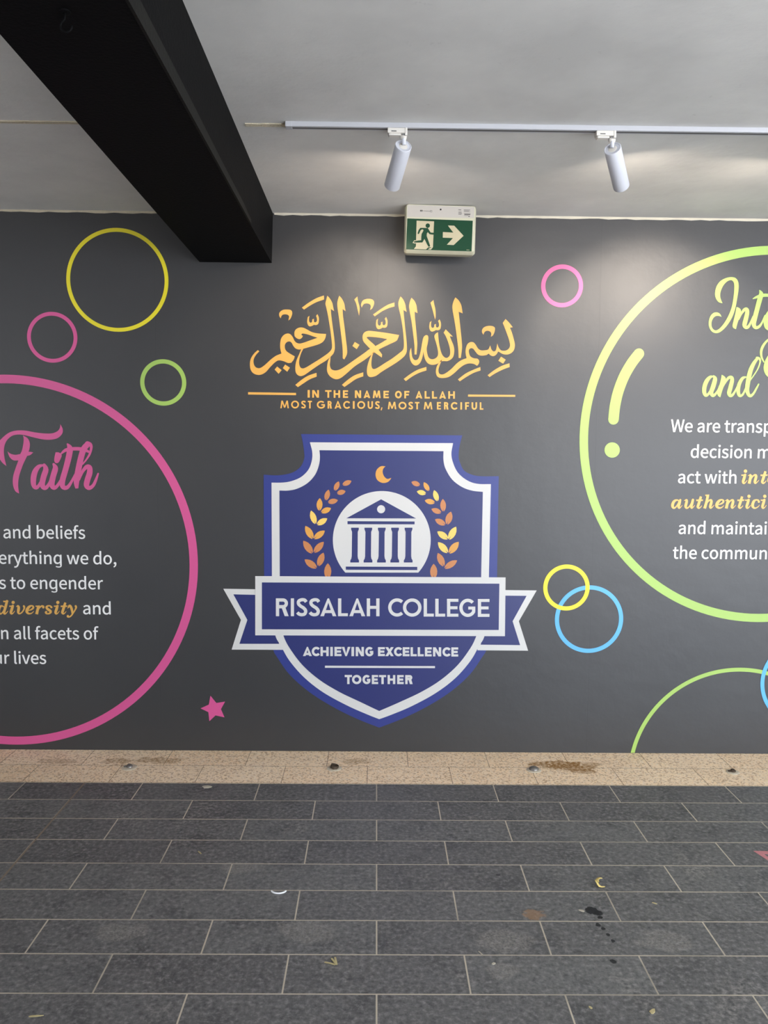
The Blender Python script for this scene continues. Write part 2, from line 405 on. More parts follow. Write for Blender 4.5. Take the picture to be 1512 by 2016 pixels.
# mural shapes on the wall plane, x and z in tenths of a millimetre
ART = {
    'calligraphy': [
        ('fill', [-5403, 24227, -5424, 24260, -5447, 24292, -5467, 24326, -5480, 24363, -5487, 24405, -5491, 24450, -5486, 24496, -5469, 24539, -5438, 24580, -5394, 24620, -5343, 24655, -5290, 24682, -5236, 24698, -5177, 24707, -5117, 24709, -5060, 24710, -5004, 24709, -4948, 24704, -4897, 24696, -4855, 24682, -4826, 24661, -4806, 24635, -4793, 24604, -4784, 24572, -4779, 24538, -4779, 24502, -4784, 24463, -4794, 24421, -4810, 24371, -4831, 24316, -4856, 24262, -4881, 24218, -4906, 24186, -4933, 24163, -4961, 24143, -4989, 24121, -4982, 24151, -4975, 24182, -4968, 24213, -4963, 24242, -4957, 24271, -4951, 24300, -4948, 24328, -4953, 24353, -4965, 24377, -4983, 24399, -5007, 24418, -5035, 24433, -5069, 24443, -5108, 24449, -5150, 24452, -5188, 24451, -5223, 24447, -5258, 24440, -5289, 24429, -5316, 24415, -5337, 24397, -5353, 24376, -5366, 24352, -5378, 24328, -5386, 24304, -5393, 24279, -5398, 24253]),
        ('fill', [-4252, 24819, -4161, 24886, -4070, 24954, -3979, 25020, -3884, 25085, -3785, 25149, -3683, 25212, -3579, 25272, -3476, 25326, -3372, 25371, -3267, 25409, -3162, 25445, -3057, 25481, -3051, 25270, -3158, 25232, -3267, 25195, -3374, 25157, -3475, 25115, -3570, 25069, -3661, 25020, -3748, 24970, -3833, 24920, -3913, 24869, -3989, 24818, -4064, 24766, -4139, 24715]),
        ('fill', [-3934, 24314, -3842, 24386, -3849, 24339, -3857, 24292, -3864, 24246, -3867, 24204, -3866, 24165, -3863, 24128, -3856, 24095, -3846, 24068, -3831, 24046, -3811, 24028, -3789, 24017, -3769, 24013, -3749, 24019, -3729, 24033, -3711, 24052, -3698, 24074, -3691, 24101, -3689, 24131, -3689, 24164, -3688, 24196, -3595, 24227, -3598, 24195, -3600, 24163, -3602, 24132, -3600, 24106, -3595, 24085, -3587, 24068, -3577, 24055, -3564, 24046, -3549, 24039, -3530, 24037, -3511, 24039, -3493, 24046, -3475, 24060, -3457, 24080, -3441, 24105, -3431, 24133, -3428, 24167, -3430, 24208, -3435, 24248, -3442, 24284, -3450, 24313, -3461, 24338, -3472, 24361, -3483, 24385, -3407, 24481, -3387, 24439, -3366, 24398, -3348, 24355, -3334, 24311, -3327, 24261, -3325, 24208, -3325, 24156, -3329, 24109, -3334, 24065, -3342, 24024, -3354, 23987, -3369, 23957, -3390, 23933, -3415, 23916, -3443, 23903, -3472, 23895, -3502, 23892, -3534, 23895, -3567, 23900, -3600, 23904, -3625, 23889, -3649, 23874, -3675, 23859, -3702, 23847, -3733, 23836, -3767, 23825, -3800, 23819, -3830, 23820, -3857, 23831, -3882, 23848, -3904, 23871, -3923, 23900, -3938, 23936, -3951, 23979, -3960, 24026, -3964, 24077, -3962, 24132, -3953, 24191, -3943, 24253]),
        ('fill', [-191, 24204, -99, 24275, -106, 24229, -114, 24182, -120, 24136, -123, 24093, -122, 24054, -119, 24017, -112, 23984, -101, 23957, -86, 23935, -66, 23917, -44, 23906, -24, 23902, -4, 23908, 16, 23922, 34, 23942, 47, 23964, 54, 23990, 56, 24021, 56, 24054, 56, 24085, 149, 24117, 147, 24085, 144, 24052, 143, 24021, 145, 23995, 150, 23974, 158, 23957, 169, 23944, 181, 23935, 197, 23929, 216, 23926, 235, 23928, 253, 23936, 271, 23950, 289, 23970, 304, 23994, 314, 24022, 317, 24057, 314, 24097, 309, 24138, 302, 24174, 294, 24203, 283, 24227, 271, 24250, 260, 24274, 336, 24371, 356, 24329, 377, 24288, 396, 24245, 410, 24200, 417, 24151, 420, 24098, 420, 24046, 417, 23998, 412, 23955, 404, 23913, 392, 23877, 377, 23846, 357, 23823, 332, 23805, 304, 23793, 275, 23784, 245, 23782, 212, 23784, 179, 23789, 147, 23793, 122, 23778, 97, 23763, 72, 23748, 44, 23736, 13, 23725, -20, 23714, -54, 23708, -84, 23710, -111, 23720, -136, 23737, -158, 23760, -177, 23789, -193, 23825, -206, 23868, -215, 23915, -220, 23966, -217, 24021, -210, 24081, -200, 24143]),
        ('fill', [2722, 24109, 2813, 24181, 2806, 24135, 2799, 24087, 2793, 24041, 2790, 23999, 2791, 23960, 2795, 23923, 2802, 23890, 2813, 23863, 2828, 23840, 2849, 23823, 2870, 23811, 2891, 23808, 2910, 23814, 2930, 23827, 2948, 23847, 2962, 23869, 2968, 23895, 2970, 23926, 2969, 23959, 2970, 23991, 3062, 24022, 3060, 23990, 3058, 23958, 3057, 23927, 3059, 23901, 3064, 23880, 3073, 23863, 3083, 23850, 3096, 23840, 3112, 23834, 3130, 23832, 3150, 23833, 3168, 23841, 3185, 23855, 3203, 23875, 3218, 23900, 3228, 23928, 3231, 23962, 3228, 24003, 3222, 24044, 3216, 24079, 3207, 24108, 3196, 24133, 3184, 24156, 3173, 24180, 3248, 24277, 3269, 24235, 3290, 24193, 3309, 24151, 3323, 24106, 3331, 24056, 3334, 24004, 3334, 23951, 3331, 23904, 3326, 23860, 3319, 23819, 3308, 23782, 3292, 23751, 3272, 23728, 3247, 23710, 3219, 23698, 3191, 23689, 3160, 23687, 3128, 23689, 3095, 23694, 3062, 23698, 3037, 23683, 3012, 23668, 2987, 23653, 2960, 23641, 2929, 23630, 2895, 23619, 2862, 23613, 2832, 23615, 2805, 23625, 2779, 23642, 2757, 23665, 2738, 23695, 2722, 23731, 2708, 23773, 2699, 23821, 2694, 23871, 2696, 23927, 2704, 23987, 2713, 24048]),
        ('fill', [-4650, 23286, -4655, 23337, -4661, 23389, -4665, 23440, -4660, 23488, -4648, 23533, -4629, 23576, -4604, 23616, -4573, 23651, -4536, 23681, -4491, 23707, -4443, 23728, -4394, 23744, -4345, 23753, -4293, 23756, -4241, 23754, -4189, 23746, -4139, 23731, -4090, 23710, -4039, 23685, -3984, 23657, -3924, 23625, -3862, 23589, -3796, 23553, -3727, 23523, -3658, 23500, -3588, 23481, -3510, 23464, -3419, 23451, -3310, 23440, -3187, 23433, -3058, 23427, -2931, 23421, -2939, 23372, -2946, 23323, -2954, 23275, -2967, 23228, -2984, 23181, -3005, 23135, -3030, 23090, -3059, 23049, -3090, 23013, -3125, 22981, -3165, 22950, -3212, 22921, -3267, 22893, -3328, 22868, -3395, 22842, -3469, 22817, -3552, 22791, -3643, 22764, -3736, 22738, -3828, 22712, -3919, 22685, -4012, 22658, -4099, 22632, -4177, 22611, -4241, 22594, -4294, 22580, -4343, 22571, -4393, 22569, -4447, 22574, -4501, 22586, -4553, 22604, -4598, 22627, -4637, 22659, -4671, 22698, -4700, 22739, -4727, 22778, -4749, 22816, -4767, 22853, -4784, 22889, -4804, 22919, -4827, 22945, -4850, 22967, -4877, 22984, -4907, 22994, -4942, 22997, -4983, 22994, -5024, 22984, -5060, 22967, -5094, 22941, -5127, 22907, -5154, 22867, -5173, 22824, -5183, 22776, -5186, 22723, -5182, 22670, -5174, 22621, -5160, 22579, -5141, 22541, -5117, 22505, -5086, 22470, -5050, 22437, -5008, 22407, -4960, 22377, -4906, 22345, -4846, 22309, -4778, 22271, -4708, 22233, -4639, 22195, -4653, 22150, -4666, 22105, -4681, 22060, -4701, 22017, -4728, 21975, -4761, 21934, -4796, 21893, -4829, 21852, -4873, 21845, -4914, 21837, -4959, 21831, -5009, 21835, -5068, 21853, -5133, 21882, -5200, 21911, -5266, 21934, -5332, 21951, -5398, 21964, -5463, 21971, -5523, 21967, -5577, 21952, -5626, 21928, -5675, 21895, -5729, 21853, -5790, 21800, -5855, 21735, -5921, 21665, -5987, 21596, -6050, 21524, -6112, 21447, -6176, 21374, -6244, 21313, -6318, 21263, -6396, 21221, -6475, 21190, -6554, 21172, -6634, 21169, -6716, 21180, -6794, 21201, -6862, 21230, -6919, 21268, -6968, 21316, -7009, 21371, -7041, 21432, -7065, 21501, -7081, 21578, -7089, 21658, -7091, 21737, -7089, 21814, -7080, 21891, -7063, 21968, -7039, 22043, -7003, 22117, -6958, 22191, -6908, 22261, -6858, 22324, -6808, 22378, -6757, 22425, -6704, 22469, -6652, 22514, -6575, 22444, -6622, 22397, -6669, 22350, -6714, 22302, -6756, 22249, -6795, 22189, -6833, 22125, -6864, 22059, -6885, 21994, -6894, 21928, -6893, 21861, -6884, 21796, -6870, 21739, -6851, 21690, -6826, 21645, -6795, 21607, -6758, 21578, -6714, 21555, -6664, 21539, -6610, 21532, -6552, 21539, -6493, 21561, -6430, 21597, -6364, 21642, -6295, 21695, -6221, 21758, -6144, 21831, -6064, 21907, -5986, 21978, -5909, 22042, -5832, 22103, -5754, 22160, -5677, 22210, -5600, 22249, -5523, 22281, -5446, 22310, -5369, 22340, -5386, 22409, -5403, 22478, -5419, 22547, -5430, 22618, -5436, 22694, -5438, 22772, -5436, 22849, -5430, 22923, -5421, 22991, -5409, 23057, -5392, 23120, -5368, 23177, -5337, 23229, -5299, 23278, -5257, 23320, -5214, 23355, -5171, 23383, -5124, 23403, -5078, 23416, -5035, 23423, -4994, 23423, -4955, 23417, -4917, 23404, -4881, 23384, -4846, 23356, -4814, 23319, -4782, 23278, -4753, 23234, -4726, 23185, -4701, 23131, -4677, 23077, -4650, 23032, -4621, 22996, -4591, 22966, -4558, 22942, -4522, 22922, -4482, 22907, -4440, 22897, -4393, 22892, -4342, 22894, -4286, 22903, -4225, 22918, -4158, 22939, -4085, 22962, -4002, 22991, -3910, 23024, -3816, 23060, -3726, 23093, -3641, 23124, -3558, 23154, -3475, 23183, -3393, 23213, -3450, 23230, -3507, 23246, -3564, 23263, -3624, 23281, -3688, 23303, -3754, 23327, -3820, 23350, -3881, 23370, -3937, 23386, -3990, 23399, -4040, 23409, -4086, 23418, -4128, 23426, -4167, 23432, -4202, 23435, -4230, 23432, -4252, 23421, -4269, 23404, -4280, 23384, -4281, 23365, -4270, 23349, -4248, 23333, -4222, 23317, -4199, 23301, -4214, 23271, -4228, 23241, -4244, 23213, -4265, 23188, -4292, 23167, -4324, 23147, -4358, 23132, -4393, 23126, -4431, 23132, -4472, 23146, -4512, 23165, -4547, 23185, -4577, 23208, -4602, 23233, -4626, 23260]),
        ('fill', [-5740, 21471, -5601, 21636, -5354, 21440, -5524, 21244]),
        ('fill', [-5292, 21552, -5164, 21747, -4906, 21582, -5051, 21361]),
        ('fill', [-4607, 20651, -4514, 20728, -4421, 20806, -4329, 20882, -4237, 20951, -4147, 21013, -4060, 21070, -3971, 21122, -3876, 21169, -3774, 21211, -3667, 21247, -3557, 21281, -3449, 21317, -3438, 21113, -3535, 21075, -3633, 21039, -3730, 21000, -3824, 20955, -3918, 20901, -4011, 20841, -4101, 20779, -4185, 20722, -4261, 20671, -4331, 20623, -4399, 20577, -4468, 20530]),
        ('fill', [-2054, 20677, -1962, 20758, -1869, 20841, -1776, 20920, -1685, 20993, -1596, 21058, -1509, 21118, -1420, 21172, -1325, 21221, -1221, 21264, -1111, 21300, -999, 21334, -888, 21369, -886, 21154, -983, 21120, -1081, 21087, -1178, 21051, -1272, 21007, -1366, 20952, -1458, 20889, -1548, 20823, -1632, 20763, -1708, 20711, -1778, 20662, -1846, 20614, -1915, 20566]),
        ('fill', [-2873, 25473, -2838, 25438, -2803, 25404, -2768, 25367, -2734, 25324, -2699, 25273, -2664, 25217, -2632, 25157, -2605, 25099, -2587, 25043, -2574, 24987, -2564, 24930, -2553, 24874, -2540, 24817, -2527, 24761, -2514, 24704, -2501, 24647, -2681, 24771, -2675, 24689, -2670, 24611, -2664, 24525, -2653, 24419, -2637, 24284, -2617, 24129, -2595, 23968, -2574, 23814, -2553, 23669, -2532, 23527, -2512, 23389, -2494, 23258, -2480, 23132, -2467, 23011, -2457, 22900, -2451, 22802, -2449, 22724, -2449, 22661, -2454, 22606, -2466, 22548, -2479, 22491, -2497, 22437, -2524, 22381, -2567, 22319, -2633, 22246, -2715, 22166, -2806, 22086, -2901, 22010, -2998, 21942, -3101, 21879, -3207, 21817, -3311, 21751, -3414, 21682, -3517, 21611, -3620, 21539, -3722, 21467, -3829, 21390, -3938, 21309, -4042, 21236, -4134, 21182, -4211, 21150, -4277, 21135, -4336, 21133, -4391, 21144, -4445, 21167, -4495, 21203, -4539, 21250, -4572, 21305, -4593, 21370, -4605, 21445, -4609, 21527, -4608, 21610, -4602, 21696, -4589, 21786, -4571, 21877, -4547, 21967, -4514, 22059, -4473, 22152, -4430, 22243, -4393, 22325, -4362, 22401, -4334, 22472, -4307, 22534, -4280, 22580, -4252, 22605, -4223, 22614, -4195, 22616, -4167, 22622, -4198, 22562, -4230, 22503, -4261, 22442, -4290, 22377, -4317, 22303, -4342, 22224, -4365, 22145, -4382, 22071, -4394, 22003, -4402, 21938, -4405, 21876, -4402, 21816, -4393, 21756, -4377, 21697, -4355, 21644, -4330, 21603, -4301, 21575, -4266, 21558, -4228, 21549, -4186, 21549, -4142, 21555, -4097, 21571, -4044, 21594, -3980, 21627, -3902, 21672, -3813, 21727, -3718, 21788, -3620, 21850, -3521, 21911, -3418, 21975, -3313, 22041, -3210, 22109, -3101, 22182, -2989, 22260, -2884, 22335, -2799, 22403, -2738, 22458, -2694, 22506, -2661, 22550, -2635, 22597, -2617, 22642, -2608, 22683, -2605, 22732, -2605, 22801, -2610, 22895, -2620, 23007, -2633, 23130, -2649, 23257, -2665, 23387, -2684, 23525, -2705, 23668, -2728, 23812, -2753, 23965, -2780, 24124, -2807, 24279, -2833, 24417, -2857, 24536, -2880, 24642, -2902, 24736, -2921, 24819, -2939, 24888, -2956, 24943, -2968, 24993, -2973, 25045, -2968, 25102, -2955, 25160, -2938, 25217, -2923, 25272, -2910, 25324, -2898, 25374, -2885, 25424]),
        ('fill', [-2223, 25481, -2184, 25439, -2144, 25398, -2105, 25355, -2069, 25307, -2035, 25248, -2002, 25183, -1973, 25117, -1950, 25056, -1935, 25003, -1926, 24953, -1920, 24905, -1913, 24855, -1904, 24805, -1894, 24755, -1885, 24705, -1876, 24654, -2040, 24768, -2035, 24674, -2030, 24582, -2023, 24485, -2013, 24376, -1996, 24251, -1976, 24115, -1954, 23971, -1933, 23821, -1912, 23662, -1892, 23493, -1871, 23323, -1852, 23164, -1832, 23011, -1811, 22862, -1793, 22724, -1782, 22607, -1777, 22517, -1776, 22449, -1782, 22390, -1796, 22327, -1821, 22259, -1857, 22191, -1896, 22123, -1933, 22056, -2016, 22121, -2018, 22250, -2018, 22377, -2021, 22509, -2029, 22655, -2044, 22817, -2064, 22992, -2086, 23175, -2110, 23364, -2135, 23563, -2163, 23774, -2191, 23982, -2217, 24171, -2242, 24344, -2267, 24505, -2289, 24651, -2307, 24776, -2319, 24874, -2326, 24950, -2330, 25014, -2329, 25077, -2323, 25141, -2311, 25199, -2298, 25253, -2284, 25304, -2270, 25352, -2255, 25396, -2239, 25438]),
        ('fill', [-1490, 22787, -1363, 23007, -1105, 22857, -1257, 22622]),
        ('fill', [-1404, 25289, -1236, 25452, -1228, 25389, -1220, 25327, -1211, 25262, -1198, 25191, -1177, 25111, -1149, 25024, -1124, 24934, -1109, 24839, -1107, 24740, -1115, 24636, -1127, 24530, -1136, 24426, -1158, 24503, -1179, 24580, -1200, 24658, -1221, 24737, -1240, 24820, -1259, 24906, -1278, 24989, -1300, 25064, -1324, 25127, -1350, 25183, -1377, 25235]),
        ('fill', [-996, 24856, -1010, 24894, -1026, 24932, -1037, 24972, -1038, 25016, -1027, 25070, -1007, 25129, -979, 25187, -942, 25234, -895, 25268, -838, 25295, -775, 25314, -713, 25327, -648, 25332, -578, 25331, -512, 25323, -457, 25310, -413, 25290, -379, 25265, -352, 25234, -333, 25200, -323, 25162, -321, 25118, -326, 25072, -336, 25024, -352, 24973, -375, 24917, -400, 24865, -427, 24822, -454, 24792, -484, 24771, -514, 24754, -544, 24735, -532, 24783, -519, 24833, -508, 24880, -505, 24922, -509, 24957, -519, 24988, -535, 25014, -557, 25037, -588, 25055, -628, 25070, -670, 25080, -711, 25085, -751, 25085, -792, 25081, -831, 25072, -864, 25058, -890, 25041, -911, 25018, -929, 24993, -946, 24967, -960, 24941, -973, 24913, -984, 24884]),
        ('fill', [-378, 24494, -261, 24578, -142, 24663, -27, 24744, 80, 24817, 177, 24881, 266, 24938, 351, 24988, 437, 25033, 525, 25069, 611, 25099, 698, 25125, 784, 25152, 787, 24936, 700, 24911, 614, 24888, 527, 24863, 439, 24831, 351, 24793, 262, 24751, 172, 24703, 82, 24651, -9, 24592, -101, 24527, -193, 24460, -285, 24395]),
        ('fill', [1055, 23408, 885, 23435, 714, 23462, 545, 23488, 380, 23512, 216, 23534, 52, 23554, -102, 23572, -237, 23586, -349, 23598, -442, 23608, -524, 23613, -597, 23613, -661, 23606, -715, 23594, -761, 23576, -802, 23555, -838, 23529, -869, 23499, -894, 23464, -914, 23427, -929, 23387, -939, 23343, -943, 23297, -943, 23250, -938, 23201, -929, 23150, -914, 23098, -890, 23047, -857, 22998, -816, 22948, -769, 22898, -719, 22846, -666, 22791, -608, 22733, -547, 22676, -486, 22620, -425, 22569, -363, 22521, -298, 22472, -227, 22420, -146, 22363, -59, 22304, 32, 22244, 120, 22184, 134, 22347, 98, 22395, 63, 22442, 24, 22492, -22, 22549, -80, 22619, -145, 22699, -215, 22779, -282, 22851, -349, 22914, -416, 22972, -482, 23026, -541, 23077, -592, 23123, -636, 23165, -679, 23206, -722, 23247, -708, 23258, -698, 23271, -681, 23281, -645, 23288, -586, 23291, -509, 23290, -423, 23286, -337, 23281, -251, 23275, -162, 23267, -70, 23257, 23, 23245, 118, 23230, 215, 23213, 312, 23195, 409, 23178, 795, 23218]),
        ('fill', [1055, 23408, 1042, 23367, 1031, 23327, 1017, 23286, 1000, 23245, 984, 23205, 969, 23166, 943, 23125, 894, 23082, 816, 23036, 717, 22989, 605, 22939, 489, 22885, 367, 22825, 234, 22760, 101, 22693, -23, 22625, -132, 22557, -234, 22486, -332, 22415, -432, 22341, -532, 22266, -630, 22190, -732, 22112, -841, 22032, -965, 21950, -1098, 21867, -1231, 21782, -1354, 21695, -1465, 21605, -1569, 21512, -1668, 21420, -1764, 21334, -1859, 21252, -1952, 21173, -2040, 21104, -2124, 21050, -2200, 21013, -2270, 20991, -2338, 20982, -2407, 20985, -2481, 21002, -2556, 21033, -2628, 21074, -2691, 21120, -2744, 21174, -2791, 21236, -2829, 21304, -2857, 21374, -2872, 21447, -2877, 21523, -2874, 21602, -2868, 21680, -2860, 21758, -2846, 21837, -2829, 21914, -2808, 21986, -2781, 22049, -2750, 22105, -2717, 22160, -2685, 22216, -2690, 22144, -2695, 22071, -2700, 22000, -2705, 21936, -2711, 21879, -2718, 21829, -2722, 21781, -2719, 21732, -2709, 21678, -2694, 21622, -2672, 21571, -2641, 21529, -2600, 21498, -2549, 21476, -2493, 21461, -2435, 21455, -2375, 21456, -2312, 21466, -2247, 21483, -2177, 21508, -2109, 21541, -2039, 21580, -1962, 21629, -1869, 21690, -1755, 21768, -1626, 21860, -1489, 21957, -1357, 22052, -1224, 22145, -1088, 22241, -958, 22332, -844, 22413, -753, 22482, -678, 22542, -609, 22596, -537, 22645, -461, 22689, -384, 22727, -307, 22763, -230, 22801, -154, 22842, -78, 22883, -1, 22926, 77, 22972, 158, 23021, 242, 23073, 326, 23126, 409, 23178, 793, 23344]),
        ('fill', [1114, 25478, 1149, 25440, 1185, 25404, 1221, 25365, 1254, 25319, 1286, 25262, 1318, 25198, 1346, 25131, 1370, 25068, 1386, 25009, 1396, 24951, 1404, 24896, 1413, 24842, 1423, 24792, 1433, 24744, 1442, 24698, 1451, 24651, 1276, 24755, 1285, 24662, 1294, 24572, 1304, 24475, 1316, 24362, 1331, 24225, 1349, 24072, 1367, 23912, 1385, 23756, 1404, 23602, 1424, 23446, 1443, 23294, 1459, 23149, 1472, 23009, 1483, 22873, 1490, 22748, 1491, 22641, 1485, 22559, 1474, 22495, 1456, 22441, 1432, 22387, 1402, 22333, 1365, 22284, 1320, 22235, 1264, 22181, 1195, 22120, 1113, 22056, 1025, 21989, 932, 21923, 835, 21858, 732, 21794, 627, 21729, 522, 21664, 418, 21598, 311, 21532, 208, 21467, 112, 21405, 28, 21344, -48, 21284, -121, 21230, -195, 21187, -276, 21155, -359, 21131, -438, 21118, -504, 21118, -557, 21131, -600, 21157, -634, 21195, -660, 21244, -678, 21306, -689, 21382, -691, 21465, -688, 21549, -679, 21635, -662, 21723, -640, 21815, -614, 21907, -582, 22004, -544, 22106, -503, 22204, -462, 22290, -423, 22360, -382, 22419, -341, 22474, -300, 22531, -329, 22453, -359, 22375, -388, 22296, -410, 22214, -427, 22125, -438, 22031, -446, 21939, -449, 21858, -447, 21788, -442, 21726, -431, 21672, -416, 21629, -395, 21595, -369, 21572, -338, 21558, -302, 21553, -260, 21559, -214, 21573, -160, 21598, -96, 21632, -18, 21679, 71, 21737, 166, 21801, 263, 21865, 361, 21927, 464, 21990, 569, 22055, 672, 22124, 780, 22201, 890, 22284, 994, 22364, 1081, 22434, 1148, 22487, 1200, 22529, 1242, 22568, 1275, 22614, 1299, 22663, 1313, 22714, 1320, 22772, 1324, 22843, 1325, 22927, 1321, 23022, 1314, 23129, 1304, 23248, 1291, 23386, 1275, 23540, 1256, 23699, 1235, 23855, 1209, 24013, 1179, 24174, 1148, 24327, 1120, 24461, 1094, 24568, 1070, 24657, 1048, 24736, 1029, 24813, 1014, 24889, 1001, 24960, 993, 25027, 990, 25089, 993, 25145, 1002, 25196, 1014, 25243, 1029, 25291, 1047, 25339, 1068, 25385, 1091, 25432]),
        ('fill', [1704, 25414, 1747, 25375, 1791, 25336, 1833, 25295, 1870, 25250, 1902, 25198, 1930, 25141, 1955, 25083, 1975, 25025, 1990, 24968, 1999, 24910, 2006, 24853, 2014, 24798, 2023, 24746, 2031, 24696, 2039, 24647, 2047, 24597, 1887, 24671, 1891, 24600, 1895, 24532, 1899, 24458, 1907, 24368, 1918, 24257, 1933, 24132, 1949, 23998, 1964, 23863, 1980, 23724, 1995, 23579, 2010, 23437, 2023, 23307, 2034, 23198, 2044, 23103, 2051, 23008, 2054, 22901, 2050, 22777, 2041, 22643, 2030, 22504, 2020, 22367, 1911, 22366, 1910, 22485, 1909, 22603, 1907, 22723, 1900, 22849, 1888, 22980, 1871, 23114, 1852, 23255, 1831, 23406, 1809, 23576, 1783, 23760, 1757, 23944, 1730, 24114, 1702, 24269, 1671, 24416, 1643, 24551, 1621, 24668, 1604, 24762, 1591, 24838, 1583, 24904, 1581, 24970, 1585, 25038, 1595, 25103, 1609, 25165, 1624, 25222, 1641, 25274, 1662, 25322, 1683, 25368]),
        ('fill', [2743, 25159, 2905, 25312, 2915, 25257, 2925, 25204, 2936, 25148, 2949, 25086, 2966, 25017, 2986, 24943, 3006, 24865, 3020, 24784, 3029, 24695, 3034, 24600, 3036, 24508, 3036, 24431, 3032, 24375, 3024, 24332, 3015, 24294, 3007, 24254, 2993, 24308, 2980, 24360, 2965, 24415, 2947, 24481, 2926, 24561, 2902, 24651, 2876, 24744, 2850, 24833, 2824, 24916, 2797, 24998, 2770, 25078]),
        ('fill', [1721, 22730, 1728, 22656, 1735, 22582, 1742, 22509, 1751, 22441, 1759, 22377, 1767, 22317, 1778, 22262, 1795, 22212, 1818, 22167, 1846, 22126, 1877, 22093, 1910, 22071, 1947, 22061, 1988, 22061, 2029, 22070, 2065, 22088, 2094, 22112, 2119, 22144, 2143, 22186, 2166, 22242, 2189, 22316, 2212, 22404, 2233, 22501, 2254, 22599, 2272, 22700, 2289, 22807, 2304, 22912, 2320, 23006, 2335, 23088, 2348, 23163, 2363, 23229, 2383, 23285, 2411, 23332, 2444, 23369, 2478, 23396, 2510, 23414, 2542, 23421, 2573, 23419, 2601, 23408, 2624, 23389, 2639, 23364, 2650, 23330, 2655, 23288, 2657, 23238, 2653, 23176, 2643, 23104, 2631, 23029, 2620, 22958, 2607, 22893, 2591, 22829, 2578, 22767, 2572, 22704, 2572, 22640, 2578, 22575, 2588, 22511, 2601, 22450, 2616, 22388, 2633, 22326, 2655, 22269, 2682, 22222, 2715, 22185, 2753, 22156, 2795, 22135, 2838, 22122, 2882, 22117, 2929, 22122, 2975, 22133, 3018, 22149, 3057, 22170, 3095, 22197, 3128, 22228, 3155, 22262, 3176, 22298, 3191, 22336, 3200, 22380, 3204, 22431, 3202, 22492, 3192, 22562, 3179, 22636, 3164, 22710, 3147, 22784, 3127, 22859, 3105, 22936, 3082, 23014, 3055, 23099, 3024, 23188, 2998, 23272, 2985, 23343, 2988, 23395, 3003, 23434, 3025, 23466, 3049, 23495, 3077, 23522, 3109, 23543, 3143, 23563, 3177, 23583, 3182, 23519, 3188, 23457, 3194, 23392, 3201, 23320, 3210, 23239, 3220, 23151, 3232, 23059, 3248, 22965, 3269, 22863, 3294, 22754, 3320, 22650, 3347, 22559, 3372, 22488, 3396, 22428, 3423, 22377, 3453, 22332, 3489, 22290, 3529, 22253, 3571, 22224, 3610, 22206, 3648, 22199, 3686, 22202, 3721, 22214, 3754, 22233, 3785, 22260, 3814, 22294, 3838, 22337, 3855, 22387, 3863, 22446, 3865, 22514, 3860, 22588, 3850, 22667, 3833, 22751, 3809, 22841, 3781, 22933, 3752, 23021, 3721, 23108, 3687, 23194, 3652, 23276, 3618, 23350, 3585, 23411, 3552, 23463, 3519, 23511, 3486, 23561, 3596, 23739, 3994, 23354, 3823, 23377, 3850, 23314, 3877, 23251, 3904, 23188, 3930, 23125, 3959, 23061, 3988, 22998, 4015, 22935, 4038, 22872, 4055, 22810, 4069, 22748, 4079, 22685, 4083, 22618, 4082, 22542, 4076, 22461, 4064, 22381, 4047, 22313, 4024, 22257, 3994, 22210, 3960, 22170, 3921, 22133, 3875, 22099, 3822, 22070, 3767, 22046, 3716, 22029, 3669, 22022, 3624, 22023, 3580, 22027, 3536, 22027, 3491, 22024, 3447, 22021, 3402, 22014, 3355, 22000, 3307, 21973, 3258, 21936, 3206, 21899, 3151, 21870, 3090, 21848, 3024, 21830, 2958, 21819, 2894, 21816, 2832, 21823, 2771, 21837, 2713, 21860, 2660, 21890, 2614, 21930, 2572, 21979, 2535, 22034, 2503, 22093, 2476, 22159, 2454, 22234, 2436, 22307, 2422, 22372, 2411, 22423, 2404, 22467, 2399, 22507, 2393, 22549, 2387, 22486, 2381, 22424, 2373, 22360, 2361, 22295, 2343, 22224, 2322, 22149, 2298, 22077, 2272, 22014, 2244, 21959, 2214, 21910, 2181, 21868, 2145, 21834, 2103, 21807, 2057, 21786, 2010, 21774, 1965, 21771, 1924, 21779, 1884, 21797, 1846, 21823, 1810, 21856, 1775, 21897, 1742, 21945, 1713, 22000, 1689, 22058, 1669, 22124, 1655, 22197, 1645, 22270, 1639, 22338, 1637, 22400, 1640, 22460, 1647, 22515, 1657, 22567, 1669, 22612, 1686, 22653, 1704, 22691]),
        ('fill', [1334, 21034, 1428, 21107, 1522, 21180, 1616, 21252, 1713, 21319, 1812, 21383, 1914, 21445, 2017, 21502, 2123, 21553, 2232, 21596, 2344, 21632, 2458, 21666, 2570, 21701, 2573, 21507, 2474, 21476, 2374, 21446, 2275, 21413, 2177, 21375, 2079, 21329, 1981, 21278, 1885, 21224, 1792, 21167, 1704, 21107, 1618, 21045, 1534, 20981, 1449, 20918]),
        ('fill', [4311, 21039, 4410, 21120, 4509, 21201, 4609, 21280, 4709, 21350, 4811, 21411, 4913, 21464, 5016, 21512, 5119, 21559, 5221, 21604, 5324, 21645, 5426, 21686, 5529, 21727, 5543, 21538, 5452, 21507, 5361, 21478, 5269, 21446, 5173, 21406, 5072, 21355, 4967, 21296, 4863, 21233, 4764, 21172, 4673, 21114, 4586, 21055, 4502, 20997, 4416, 20938]),
        ('fill', [5941, 21286, 6032, 21359, 6122, 21432, 6213, 21504, 6308, 21571, 6407, 21636, 6509, 21697, 6613, 21755, 6716, 21805, 6819, 21847, 6921, 21882, 7024, 21914, 7127, 21947, 7142, 21743, 7050, 21710, 6959, 21677, 6867, 21642, 6772, 21602, 6671, 21554, 6564, 21502, 6460, 21447, 6363, 21393, 6277, 21341, 6199, 21289, 6123, 21237, 6047, 21185]),
